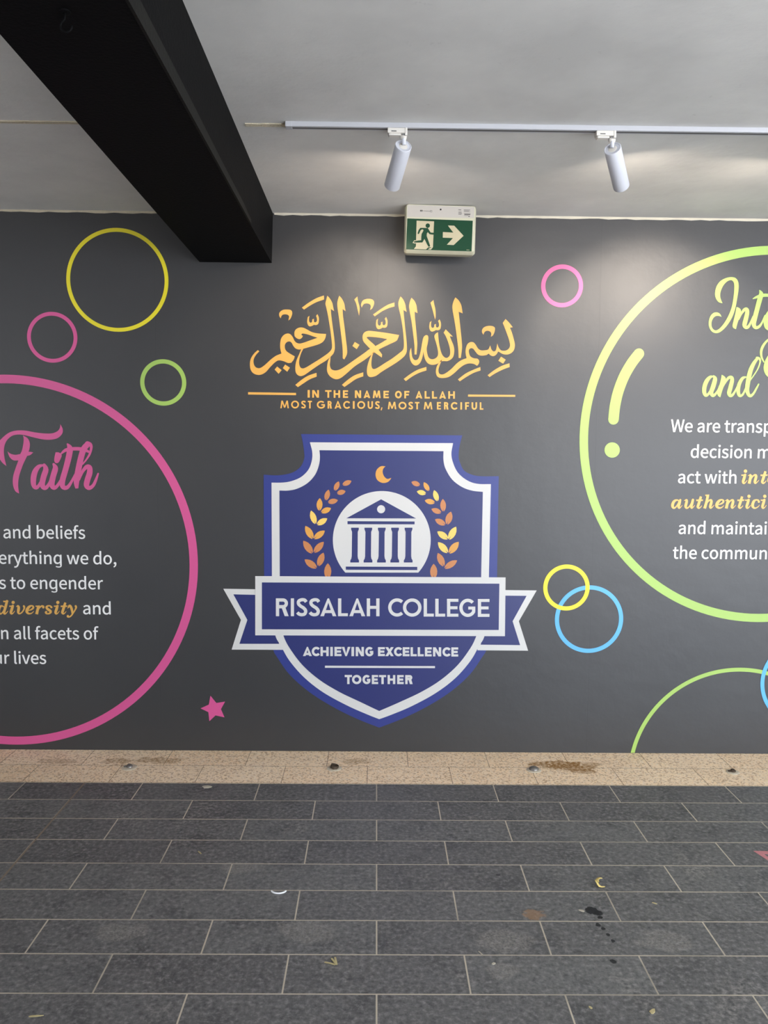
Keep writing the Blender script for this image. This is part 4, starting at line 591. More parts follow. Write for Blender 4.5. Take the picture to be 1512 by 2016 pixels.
        ('stroke', 0, [1188, 20181, 95, 1186, 20204, 95, 1182, 20226, 95, 1175, 20247, 95, 1165, 20267, 95, 1153, 20285, 95, 1138, 20300, 95, 1122, 20314, 95, 1105, 20324, 95, 1086, 20332, 95, 1067, 20336, 95, 1047, 20337, 95, 1027, 20335, 95, 1008, 20329, 95, 990, 20321, 95, 973, 20309, 95, 958, 20295, 95, 944, 20279, 95, 933, 20260, 95, 924, 20240, 95, 918, 20218, 95, 915, 20196, 95, 914, 20173, 95, 916, 20151, 95, 921, 20129, 95, 929, 20108, 95, 940, 20089, 95, 952, 20071, 95, 967, 20056, 95, 983, 20043, 95, 1001, 20034, 95, 1020, 20027, 95, 1040, 20023, 95, 1059, 20023, 95, 1079, 20026, 95, 1098, 20032, 95, 1116, 20041, 95, 1133, 20053, 95, 1148, 20068, 95, 1161, 20085, 95, 1171, 20104, 95, 1179, 20125, 95, 1185, 20146, 95, 1188, 20169, 95, 1188, 20191, 95, 1185, 20214, 95]),
        ('fill', [1372, 20380, 1468, 20381, 1472, 19981, 1377, 19980]),
        ('fill', [1372, 20380, 1650, 20383, 1651, 20298, 1373, 20295]),
        ('fill', [1374, 20222, 1624, 20225, 1625, 20140, 1375, 20137]),
        ('space',),
        ('fill', [2001, 19981, 2159, 20384, 2201, 20384, 2201, 20384, 2182, 20261, 2108, 19982]),
        ('fill', [2370, 19984, 2201, 20384, 2159, 20384, 2182, 20261, 2264, 19983]),
        ('fill', [2094, 20118, 2274, 20120, 2314, 20035, 2056, 20033]),
        ('fill', [2492, 20385, 2588, 20386, 2593, 19983, 2498, 19982]),
        ('fill', [2497, 20067, 2783, 20070, 2784, 19985, 2498, 19982]),
        ('fill', [2897, 20386, 2993, 20387, 2999, 19984, 2903, 19983]),
        ('fill', [2902, 20068, 3180, 20071, 3181, 19986, 2903, 19983]),
        ('fill', [3301, 19983, 3458, 20389, 3500, 20390, 3500, 20390, 3481, 20267, 3408, 19984]),
        ('fill', [3671, 19987, 3500, 20390, 3458, 20389, 3481, 20267, 3564, 19986]),
        ('fill', [3394, 20122, 3574, 20124, 3614, 20039, 3356, 20036]),
        ('fill', [3791, 20390, 3887, 20391, 3893, 19985, 3798, 19984]),
        ('fill', [4058, 20392, 4153, 20393, 4160, 19988, 4064, 19987]),
        ('fill', [3794, 20230, 4156, 20233, 4157, 20148, 3795, 20145]),
    ],
    'caption_b': [
        ('fill', [-5431, 19369, -5374, 19785, -5296, 19786, -5353, 19370]),
        ('fill', [-4958, 19374, -5015, 19789, -5092, 19788, -5035, 19373]),
        ('fill', [-5374, 19785, -5296, 19786, -5159, 19405, -5229, 19405]),
        ('fill', [-5015, 19789, -5092, 19788, -5229, 19405, -5159, 19405]),
        ('stroke', 0, [-4445, 19583, 81, -4447, 19608, 81, -4452, 19632, 81, -4461, 19655, 81, -4473, 19677, 81, -4489, 19697, 81, -4507, 19714, 81, -4527, 19728, 81, -4550, 19740, 81, -4574, 19748, 81, -4599, 19752, 81, -4624, 19754, 81, -4649, 19751, 81, -4674, 19745, 81, -4698, 19736, 81, -4720, 19723, 81, -4740, 19708, 81, -4757, 19690, 81, -4772, 19669, 81, -4783, 19647, 81, -4791, 19623, 81, -4796, 19599, 81, -4797, 19574, 81, -4794, 19550, 81, -4788, 19526, 81, -4778, 19503, 81, -4765, 19482, 81, -4749, 19462, 81, -4731, 19446, 81, -4710, 19432, 81, -4687, 19421, 81, -4663, 19414, 81, -4638, 19410, 81, -4612, 19410, 81, -4587, 19413, 81, -4562, 19420, 81, -4539, 19430, 81, -4518, 19443, 81, -4498, 19459, 81, -4481, 19478, 81, -4467, 19499, 81, -4456, 19521, 81, -4449, 19545, 81, -4445, 19570, 81, -4445, 19595, 81, -4449, 19619, 81]),
        ('stroke', 0, [-4062, 19708, 81, -4068, 19717, 81, -4077, 19729, 81, -4088, 19742, 81, -4101, 19751, 81, -4117, 19755, 81, -4135, 19757, 81, -4154, 19756, 81, -4171, 19754, 81, -4188, 19750, 81, -4205, 19743, 81, -4220, 19734, 81, -4231, 19723, 81, -4237, 19710, 81, -4240, 19694, 81, -4240, 19677, 81, -4236, 19661, 81, -4227, 19647, 81, -4215, 19633, 81, -4199, 19620, 81, -4184, 19608, 81, -4168, 19596, 81, -4150, 19586, 81, -4132, 19575, 81, -4116, 19563, 81, -4103, 19549, 81, -4090, 19533, 81, -4080, 19517, 81, -4075, 19501, 81, -4074, 19483, 81, -4078, 19463, 81, -4086, 19444, 81, -4095, 19430, 81, -4109, 19421, 81, -4127, 19416, 81, -4145, 19413, 81, -4163, 19412, 81, -4180, 19413, 81, -4196, 19417, 81, -4212, 19422, 81, -4225, 19428, 81, -4237, 19436, 81, -4247, 19446, 81, -4256, 19455, 81, -4262, 19462, 81]),
        ('fill', [-3848, 19791, -3767, 19792, -3766, 19377, -3848, 19376]),
        ('fill', [-3920, 19790, -3695, 19793, -3695, 19720, -3920, 19718]),
        ('space',),
        ('stroke', 0, [-3051, 19707, 81, -3069, 19721, 81, -3089, 19734, 81, -3111, 19744, 81, -3133, 19751, 81, -3157, 19756, 81, -3182, 19758, 81, -3206, 19757, 81, -3230, 19754, 81, -3254, 19748, 81, -3276, 19739, 81, -3297, 19728, 81, -3317, 19715, 81, -3334, 19699, 81, -3349, 19682, 81, -3362, 19663, 81, -3371, 19643, 81, -3378, 19622, 81, -3382, 19601, 81, -3383, 19579, 81, -3381, 19558, 81, -3375, 19537, 81, -3367, 19516, 81, -3356, 19497, 81, -3342, 19479, 81, -3325, 19463, 81, -3307, 19449, 81, -3287, 19437, 81, -3265, 19428, 81, -3241, 19421, 81, -3218, 19416, 81, -3193, 19415, 81, -3169, 19416, 81, -3145, 19420, 81, -3121, 19426, 81, -3099, 19435, 81, -3078, 19447, 81, -3059, 19461, 81, -3042, 19476, 81, -3027, 19494, 81, -3015, 19513, 81]),
        ('fill', [-3063, 19617, -2982, 19617, -2982, 19506, -3063, 19505]),
        ('fill', [-3176, 19616, -2982, 19617, -2982, 19545, -3176, 19543]),
        ('fill', [-2835, 19794, -2754, 19794, -2752, 19381, -2834, 19380]),
        ('stroke', 0, [-2744, 19753, 81, -2731, 19754, 81, -2718, 19753, 81, -2705, 19750, 81, -2693, 19745, 81, -2682, 19737, 81, -2673, 19728, 81, -2665, 19717, 81, -2659, 19705, 81, -2656, 19693, 81, -2655, 19680, 81, -2656, 19666, 81, -2659, 19654, 81, -2665, 19642, 81, -2672, 19631, 81, -2682, 19622, 81, -2692, 19614, 81, -2704, 19608, 81, -2717, 19605, 81, -2730, 19603, 81, -2743, 19604, 81]),
        ('fill', [-2835, 19794, -2727, 19795, -2727, 19714, -2835, 19713]),
        ('fill', [-2835, 19643, -2727, 19644, -2726, 19563, -2834, 19562]),
        ('fill', [-2737, 19603, -2639, 19604, -2601, 19382, -2699, 19381]),
        ('fill', [-2454, 19381, -2285, 19796, -2250, 19796, -2250, 19796, -2267, 19691, -2362, 19382]),
        ('fill', [-2077, 19384, -2250, 19796, -2285, 19796, -2267, 19691, -2169, 19383]),
        ('fill', [-2363, 19522, -2169, 19524, -2136, 19452, -2396, 19449]),
        ('stroke', 0, [-1632, 19695, 81, -1648, 19713, 81, -1665, 19728, 81, -1685, 19741, 81, -1706, 19751, 81, -1728, 19758, 81, -1751, 19762, 81, -1774, 19762, 81, -1797, 19759, 81, -1819, 19753, 81, -1841, 19744, 81, -1861, 19731, 81, -1879, 19717, 81, -1895, 19699, 81, -1908, 19680, 81, -1919, 19659, 81, -1927, 19636, 81, -1932, 19613, 81, -1933, 19589, 81, -1931, 19566, 81, -1926, 19543, 81, -1918, 19520, 81, -1907, 19499, 81, -1894, 19480, 81, -1878, 19463, 81, -1859, 19449, 81, -1839, 19437, 81, -1818, 19428, 81, -1795, 19422, 81, -1772, 19420, 81, -1749, 19421, 81, -1726, 19425, 81, -1704, 19432, 81, -1683, 19443, 81, -1663, 19456, 81, -1646, 19472, 81, -1631, 19490, 81]),
        ('fill', [-1448, 19798, -1351, 19799, -1348, 19386, -1445, 19385]),
        ('stroke', 0, [-812, 19595, 81, -814, 19620, 81, -820, 19644, 81, -829, 19667, 81, -841, 19688, 81, -857, 19708, 81, -875, 19725, 81, -896, 19739, 81, -918, 19751, 81, -942, 19759, 81, -967, 19763, 81, -993, 19765, 81, -1018, 19762, 81, -1043, 19756, 81, -1066, 19747, 81, -1088, 19734, 81, -1108, 19719, 81, -1125, 19701, 81, -1140, 19681, 81, -1151, 19659, 81, -1160, 19635, 81, -1164, 19611, 81, -1165, 19586, 81, -1162, 19562, 81, -1156, 19538, 81, -1146, 19515, 81, -1132, 19494, 81, -1116, 19475, 81, -1097, 19459, 81, -1076, 19445, 81, -1053, 19435, 81, -1029, 19427, 81, -1004, 19423, 82, -979, 19423, 82, -953, 19426, 82, -929, 19433, 82, -906, 19443, 82, -884, 19456, 81, -865, 19472, 81, -848, 19491, 81, -834, 19511, 81, -823, 19534, 81, -816, 19558, 81, -812, 19582, 81, -812, 19607, 81, -816, 19631, 81]),
        ('fill', [-633, 19800, -552, 19801, -550, 19545, -631, 19544]),
        ('fill', [-428, 19802, -346, 19803, -344, 19547, -425, 19547]),
        ('stroke', 0, [-590, 19549, 81, -589, 19529, 81, -585, 19510, 82, -579, 19492, 82, -570, 19475, 82, -560, 19461, 82, -547, 19448, 82, -533, 19438, 82, -518, 19430, 82, -503, 19426, 82, -487, 19425, 82, -470, 19426, 82, -455, 19431, 82, -440, 19439, 82, -426, 19449, 82, -414, 19462, 82, -404, 19477, 82, -395, 19494, 82, -389, 19512, 82, -386, 19531, 82, -385, 19551, 82]),
        ('stroke', 0, [1, 19721, 81, -5, 19730, 81, -14, 19742, 81, -25, 19754, 81, -38, 19763, 81, -54, 19767, 81, -72, 19769, 81, -91, 19769, 81, -109, 19766, 81, -125, 19762, 81, -142, 19755, 81, -157, 19747, 81, -168, 19736, 81, -174, 19723, 81, -177, 19707, 81, -177, 19690, 81, -173, 19674, 81, -164, 19660, 81, -151, 19647, 81, -136, 19634, 81, -120, 19621, 82, -104, 19610, 82, -86, 19599, 82, -68, 19589, 82, -52, 19577, 82, -38, 19563, 82, -26, 19547, 82, -16, 19531, 82, -10, 19515, 82, -10, 19497, 82, -13, 19477, 82, -20, 19459, 82, -30, 19445, 82, -44, 19436, 82, -61, 19430, 82, -80, 19428, 82, -98, 19427, 82, -114, 19428, 82, -131, 19432, 82, -147, 19437, 82, -160, 19443, 82, -172, 19451, 82, -183, 19460, 82, -191, 19470, 82, -197, 19476, 82]),
        ('fill', [119, 19473, 185, 19473, 141, 19315, 85, 19314]),
        ('space',),
        ('fill', [477, 19376, 529, 19779, 608, 19780, 557, 19377]),
        ('fill', [942, 19381, 882, 19783, 803, 19782, 863, 19380]),
        ('fill', [529, 19779, 608, 19780, 745, 19411, 674, 19410]),
        ('fill', [882, 19783, 803, 19782, 674, 19410, 745, 19411]),
        ('stroke', 0, [1459, 19584, 83, 1457, 19608, 83, 1451, 19631, 83, 1442, 19653, 83, 1429, 19674, 83, 1414, 19693, 83, 1395, 19709, 83, 1375, 19723, 83, 1352, 19734, 83, 1328, 19742, 83, 1303, 19746, 83, 1277, 19747, 83, 1252, 19745, 83, 1227, 19739, 83, 1204, 19730, 83, 1182, 19718, 83, 1162, 19703, 83, 1144, 19686, 83, 1130, 19666, 83, 1119, 19645, 83, 1111, 19623, 83, 1106, 19599, 83, 1105, 19575, 83, 1108, 19552, 83, 1115, 19529, 83, 1125, 19507, 83, 1138, 19487, 84, 1154, 19469, 84, 1173, 19453, 84, 1195, 19440, 84, 1218, 19429, 84, 1242, 19422, 84, 1267, 19419, 84, 1293, 19418, 84, 1318, 19421, 84, 1343, 19428, 84, 1366, 19438, 84, 1387, 19450, 84, 1407, 19466, 84, 1424, 19484, 84, 1437, 19504, 84, 1448, 19525, 84, 1455, 19548, 84, 1459, 19571, 84, 1459, 19595, 83, 1455, 19619, 83]),
        ('stroke', 0, [1832, 19706, 83, 1825, 19714, 83, 1816, 19726, 83, 1805, 19737, 83, 1792, 19745, 83, 1777, 19749, 83, 1759, 19751, 83, 1740, 19751, 83, 1723, 19748, 83, 1706, 19745, 83, 1689, 19739, 83, 1674, 19731, 83, 1663, 19721, 83, 1657, 19708, 83, 1654, 19692, 83, 1655, 19676, 83, 1659, 19660, 83, 1668, 19647, 83, 1681, 19634, 83, 1696, 19621, 84, 1711, 19609, 84, 1728, 19598, 84, 1746, 19587, 84, 1764, 19577, 84, 1779, 19565, 84, 1793, 19551, 84, 1806, 19537, 84, 1816, 19521, 84, 1821, 19505, 84, 1822, 19487, 84, 1818, 19468, 84, 1811, 19450, 84, 1801, 19436, 84, 1788, 19428, 84, 1770, 19423, 84, 1752, 19421, 84, 1734, 19421, 84, 1718, 19422, 84, 1701, 19426, 84, 1686, 19431, 84, 1672, 19436, 84, 1660, 19444, 84, 1650, 19453, 84, 1641, 19461, 84, 1635, 19467, 84]),
        ('fill', [2045, 19787, 2129, 19788, 2134, 19386, 2050, 19385]),
        ('fill', [1964, 19786, 2210, 19789, 2211, 19714, 1965, 19712]),
        ('space',),
        ('fill', [2458, 19386, 2509, 19789, 2589, 19790, 2537, 19386]),
        ('fill', [2932, 19390, 2869, 19792, 2790, 19792, 2852, 19390]),
        ('fill', [2509, 19789, 2589, 19790, 2730, 19421, 2659, 19420]),
        ('fill', [2869, 19792, 2790, 19792, 2659, 19420, 2730, 19421]),
        ('space',),
        ('fill', [3176, 19792, 3260, 19793, 3266, 19391, 3182, 19390]),
        ('fill', [3181, 19464, 3400, 19467, 3401, 19392, 3182, 19390]),
        ('fill', [3176, 19792, 3395, 19795, 3396, 19720, 3178, 19718]),
        ('fill', [3179, 19628, 3380, 19630, 3381, 19556, 3180, 19554]),
        ('fill', [3566, 19794, 3650, 19795, 3656, 19392, 3573, 19392]),
        ('stroke', 0, [3675, 19753, 84, 3688, 19754, 84, 3700, 19753, 84, 3712, 19750, 84, 3724, 19745, 84, 3734, 19738, 84, 3743, 19729, 84, 3750, 19719, 84, 3756, 19708, 84, 3759, 19696, 84, 3761, 19683, 84, 3760, 19671, 84, 3757, 19659, 84, 3752, 19648, 84, 3745, 19637, 84, 3736, 19629, 84, 3726, 19621, 84, 3714, 19616, 84, 3702, 19613, 84, 3690, 19611, 84, 3677, 19612, 84]),
        ('fill', [3566, 19794, 3691, 19795, 3692, 19713, 3568, 19711]),
        ('fill', [3569, 19652, 3693, 19653, 3695, 19570, 3570, 19569]),
        ('fill', [3673, 19611, 3773, 19612, 3819, 19394, 3719, 19393]),
        ('stroke', 0, [4278, 19696, 84, 4263, 19714, 84, 4246, 19728, 84, 4227, 19741, 84, 4207, 19750, 84, 4185, 19757, 84, 4163, 19760, 84, 4141, 19761, 84, 4119, 19758, 84, 4097, 19752, 84, 4076, 19743, 84, 4057, 19731, 84, 4040, 19717, 84, 4025, 19700, 84, 4012, 19682, 84, 4002, 19661, 84, 3995, 19640, 84, 3991, 19618, 84, 3989, 19595, 84, 3991, 19572, 84, 3996, 19550, 84, 4004, 19528, 84, 4015, 19508, 84, 4028, 19490, 84, 4044, 19473, 84, 4062, 19459, 84, 4081, 19448, 84, 4102, 19440, 84, 4124, 19434, 84, 4146, 19432, 84, 4169, 19432, 84, 4191, 19436, 84, 4212, 19443, 84, 4232, 19453, 84, 4250, 19466, 84, 4267, 19481, 84, 4281, 19499, 84]),
        ('fill', [4470, 19799, 4557, 19800, 4564, 19397, 4476, 19396]),
        ('fill', [4728, 19800, 4812, 19801, 4819, 19398, 4735, 19397]),
        ('fill', [4728, 19800, 4947, 19802, 4948, 19727, 4730, 19725]),
        ('fill', [4731, 19636, 4928, 19638, 4930, 19563, 4732, 19561]),
        ('fill', [5086, 19801, 5170, 19802, 5175, 19553, 5091, 19552]),
        ('fill', [5301, 19804, 5385, 19804, 5390, 19555, 5306, 19554]),
        ('stroke', 0, [5133, 19556, 84, 5135, 19537, 84, 5139, 19519, 84, 5146, 19502, 84, 5155, 19486, 84, 5166, 19471, 84, 5179, 19459, 84, 5194, 19449, 84, 5209, 19442, 84, 5226, 19438, 84, 5243, 19437, 84, 5259, 19438, 84, 5276, 19443, 84, 5291, 19450, 84, 5305, 19460, 84, 5318, 19473, 84, 5329, 19487, 84, 5337, 19504, 84, 5343, 19521, 84, 5347, 19539, 84, 5348, 19558, 84]),
        ('fill', [5536, 19804, 5620, 19805, 5628, 19402, 5544, 19401]),
        ('fill', [5543, 19476, 5738, 19478, 5739, 19403, 5544, 19401]),
    ],
    'faith': [
        ('fill', [-17495, 18382, -17460, 18312, -17421, 18242, -17388, 18172, -17369, 18104, -17365, 18038, -17371, 17972, -17389, 17908, -17419, 17847, -17463, 17785, -17520, 17725, -17586, 17669, -17660, 17624, -17742, 17589, -17832, 17563, -17930, 17544, -18030, 17532, -18134, 17525, -18242, 17525, -18355, 17530, -18472, 17542, -18596, 17562, -18728, 17589, -18860, 17619, -18984, 17648, -19101, 17676, -19213, 17705, -19320, 17732, -19423, 17754, -19520, 17771, -19613, 17784, -19702, 17793, -19789, 17794, -19876, 17789, -19962, 17778, -20044, 17759, -20122, 17732, -20195, 17695, -20263, 17648, -20327, 17595, -20385, 17538, -20436, 17478, -20482, 17412, -20521, 17341, -20554, 17264, -20581, 17180, -20601, 17088, -20615, 16992, -20624, 16895, -20626, 16797, -20621, 16696, -20611, 16593, -20599, 16489, -20582, 16384, -20560, 16277, -20537, 16169, -20515, 16061, -20567, 16103, -20620, 16144, -20670, 16185, -20717, 16230, -20755, 16273, -20787, 16317, -20819, 16367, -20858, 16428, -20911, 16504, -20973, 16591, -21030, 16685, -21069, 16780, -21087, 16881, -21090, 16988, -21080, 17092, -21057, 17186, -21017, 17263, -20961, 17331, -20896, 17394, -20828, 17460, -20758, 17533, -20681, 17607, -20603, 17679, -20526, 17743, -20453, 17799, -20381, 17849, -20306, 17892, -20227, 17930, -20141, 17960, -20051, 17984, -19956, 18001, -19857, 18014, -19753, 18021, -19645, 18023, -19533, 18020, -19416, 18011, -19293, 17994, -19164, 17969, -19033, 17943, -18904, 17920, -18774, 17903, -18642, 17887, -18513, 17875, -18390, 17867, -18271, 17862, -18156, 17861, -18047, 17866, -17948, 17878, -17860, 17901, -17780, 17932, -17710, 17968, -17651, 18006, -17606, 18045, -17574, 18086, -17549, 18130, -17529, 18176, -17515, 18225, -17507, 18277, -17502, 18330]),
        ('fill', [-19556, 17738, -19493, 17708, -19428, 17680, -19368, 17649, -19316, 17608, -19275, 17553, -19241, 17490, -19215, 17421, -19198, 17351, -19191, 17278, -19194, 17200, -19203, 17124, -19213, 17056, -19226, 16999, -19242, 16950, -19260, 16904, -19277, 16856, -19242, 16853, -19206, 16851, -19171, 16847, -19137, 16843, -19107, 16837, -19077, 16830, -19049, 16822, -19020, 16814, -19064, 16777, -19107, 16738, -19151, 16701, -19193, 16673, -19235, 16654, -19276, 16644, -19316, 16636, -19357, 16627, -19402, 16540, -19448, 16454, -19492, 16367, -19536, 16278, -19577, 16188, -19617, 16098, -19655, 16005, -19693, 15906, -19732, 15800, -19772, 15688, -19808, 15574, -19838, 15460, -19861, 15349, -19878, 15239, -19889, 15128, -19895, 15015, -19892, 14899, -19881, 14782, -19868, 14664, -19856, 14547, -19908, 14575, -19963, 14600, -20014, 14631, -20059, 14679, -20097, 14745, -20131, 14826, -20157, 14916, -20175, 15012, -20184, 15115, -20185, 15228, -20178, 15343, -20163, 15457, -20138, 15568, -20105, 15679, -20066, 15790, -20025, 15903, -19983, 16019, -19937, 16136, -19889, 16254, -19843, 16371, -19915, 16370, -19988, 16366, -20058, 16368, -20123, 16383, -20181, 16414, -20234, 16457, -20282, 16508, -20324, 16566, -20356, 16632, -20381, 16706, -20403, 16784, -20426, 16860, -20387, 16828, -20349, 16794, -20308, 16762, -20260, 16736, -20203, 16715, -20139, 16697, -20071, 16685, -20004, 16680, -19937, 16684, -19868, 16697, -19799, 16712, -19730, 16727, -19704, 16777, -19678, 16824, -19653, 16877, -19628, 16941, -19605, 17026, -19582, 17123, -19561, 17223, -19545, 17311, -19534, 17385, -19527, 17452, -19523, 17513, -19523, 17569, -19528, 17617, -19536, 17659, -19546, 17697]),
        ('stroke', 3, [-18470, 16125, 103, -18518, 16116, 122, -18587, 16104, 149, -18662, 16084, 179, -18730, 16049, 207, -18790, 15994, 232, -18847, 15925, 257, -18900, 15847, 279, -18944, 15765, 295, -18979, 15678, 306, -19007, 15585, 311, -19028, 15488, 313, -19042, 15394, 310, -19051, 15295, 304, -19054, 15194, 293, -19049, 15099, 280, -19037, 15022, 266, -19014, 14963, 252, -18982, 14916, 237, -18945, 14886, 221, -18908, 14875, 207, -18869, 14886, 195, -18827, 14917, 183, -18785, 14965, 172, -18741, 15025, 163, -18697, 15099, 154, -18651, 15188, 145, -18606, 15289, 138, -18562, 15398, 133, -18517, 15530, 131, -18470, 15682, 131, -18430, 15821, 132, -18401, 15918, 133]),
        ('stroke', 3, [-18433, 16140, 162, -18413, 16097, 189, -18383, 16036, 228, -18358, 15963, 267, -18350, 15882, 295, -18370, 15790, 308, -18408, 15687, 312, -18451, 15579, 312, -18486, 15473, 310, -18515, 15365, 310, -18543, 15254, 307, -18564, 15150, 302, -18570, 15064, 296, -18558, 14996, 287, -18532, 14942, 276, -18499, 14903, 264, -18464, 14879, 252, -18427, 14871, 238, -18386, 14878, 223, -18343, 14901, 208, -18300, 14940, 192, -18256, 14997, 177, -18210, 15073, 160, -18165, 15160, 145, -18122, 15254, 133, -18077, 15366, 126, -18031, 15496, 122, -17991, 15617, 120, -17963, 15700, 118]),
        ('stroke', 3, [-17915, 16182, 133, -17894, 16147, 166, -17862, 16097, 213, -17834, 16034, 261, -17824, 15961, 295, -17840, 15873, 310, -17873, 15770, 313, -17911, 15661, 311, -17945, 15552, 310, -17976, 15438, 313, -18008, 15317, 316, -18034, 15202, 316, -18044, 15106, 311, -18035, 15027, 297, -18013, 14961, 277, -17981, 14912, 256, -17946, 14884, 237, -17906, 14878, 221, -17860, 14893, 205, -17811, 14926, 191, -17759, 14975, 178, -17702, 15045, 165, -17642, 15136, 153, -17582, 15236, 142, -17528, 15333, 133, -17481, 15434, 127, -17436, 15542, 123, -17398, 15638, 120, -17372, 15706, 118]),
        ('fill', [-17789, 16841, -17742, 16841, -17694, 16843, -17648, 16841, -17605, 16828, -17561, 16802, -17516, 16768, -17480, 16727, -17461, 16682, -17464, 16630, -17484, 16573, -17512, 16514, -17539, 16459, -17565, 16406, -17593, 16354, -17623, 16307, -17654, 16273, -17691, 16253, -17731, 16242, -17770, 16242, -17803, 16250, -17828, 16267, -17849, 16293, -17864, 16327, -17874, 16367, -17876, 16415, -17872, 16470, -17864, 16529, -17854, 16589, -17841, 16650, -17824, 16713, -17806, 16777]),
        ('stroke', 3, [-17130, 17297, 88, -17104, 17262, 133, -17067, 17213, 198, -17031, 17150, 264, -17009, 17077, 310, -17005, 16996, 329, -17012, 16906, 332, -17029, 16800, 328, -17055, 16671, 325, -17095, 16507, 323, -17146, 16316, 318, -17202, 16117, 314, -17256, 15929, 310, -17312, 15748, 310, -17371, 15568, 312, -17422, 15401, 313, -17456, 15260, 311, -17469, 15149, 303, -17468, 15060, 292, -17453, 14992, 280, -17427, 14940, 266, -17385, 14904, 253, -17328, 14885, 238, -17266, 14885, 222, -17205, 14905, 207, -17149, 14950, 192, -17092, 15017, 177, -17034, 15100, 162, -16977, 15190, 148, -16914, 15301, 135, -16847, 15431, 122, -16787, 15553, 111, -16745, 15637, 104]),
        ('stroke', 3, [-17518, 16740, 74, -17471, 16784, 94, -17403, 16847, 124, -17322, 16913, 155, -17233, 16964, 177, -17135, 16997, 187, -17025, 17019, 191, -16909, 17034, 191, -16789, 17042, 192, -16662, 17045, 195, -16527, 17042, 198, -16394, 17030, 198, -16273, 17010, 192, -16160, 16974, 174, -16051, 16925, 148, -15958, 16877, 121, -15893, 16844, 103]),
        ('stroke', 1, [-16009, 17308, 295, -16051, 17265, 301, -16113, 17206, 310, -16179, 17132, 319, -16236, 17048, 325, -16280, 16955, 327, -16318, 16851, 327, -16355, 16734, 325, -16393, 16603, 325, -16433, 16452, 325, -16475, 16283, 326, -16516, 16108, 326, -16554, 15936, 325, -16591, 15762, 326, -16628, 15585, 327, -16659, 15416, 324, -16679, 15267, 311, -16686, 15137, 280, -16681, 15021, 236, -16672, 14925, 193, -16666, 14858, 163]),
        ('stroke', 3, [-16031, 17315, 295, -16003, 17314, 278, -15961, 17312, 254, -15918, 17305, 229, -15884, 17287, 206, -15860, 17258, 189, -15841, 17219, 173, -15830, 17171, 160, -15829, 17111, 148, -15839, 17034, 138, -15860, 16943, 131, -15889, 16847, 125, -15924, 16755, 118, -15970, 16668, 110, -16025, 16580, 102, -16083, 16496, 95, -16138, 16421, 89, -16191, 16352, 84, -16246, 16288, 79, -16294, 16234, 76, -16327, 16197, 74]),
        ('stroke', 3, [-16530, 15342, 104, -16496, 15427, 114, -16447, 15550, 129, -16391, 15680, 147, -16336, 15789, 163, -16280, 15875, 177, -16220, 15950, 192, -16162, 16011, 207, -16109, 16051, 222, -16060, 16069, 237, -16014, 16068, 253, -15974, 16049, 268, -15947, 16015, 281, -15932, 15961, 291, -15928, 15888, 299, -15933, 15804, 306, -15945, 15719, 311, -15969, 15630, 313, -16004, 15534, 313, -16041, 15437, 312, -16071, 15347, 311, -16095, 15260, 310, -16117, 15176, 308, -16131, 15099, 304, -16129, 15034, 296, -16109, 14979, 281, -16075, 14931, 261, -16031, 14899, 240, -15984, 14887, 222, -15932, 14900, 209, -15872, 14933, 197, -15812, 14981, 187, -15759, 15037, 178, -15715, 15104, 170, -15676, 15183, 164, -15640, 15267, 157, -15605, 15351, 148, -15569, 15441, 134, -15533, 15538, 117, -15502, 15625, 100, -15480, 15686, 89]),
    ],
    'integrity_word': [
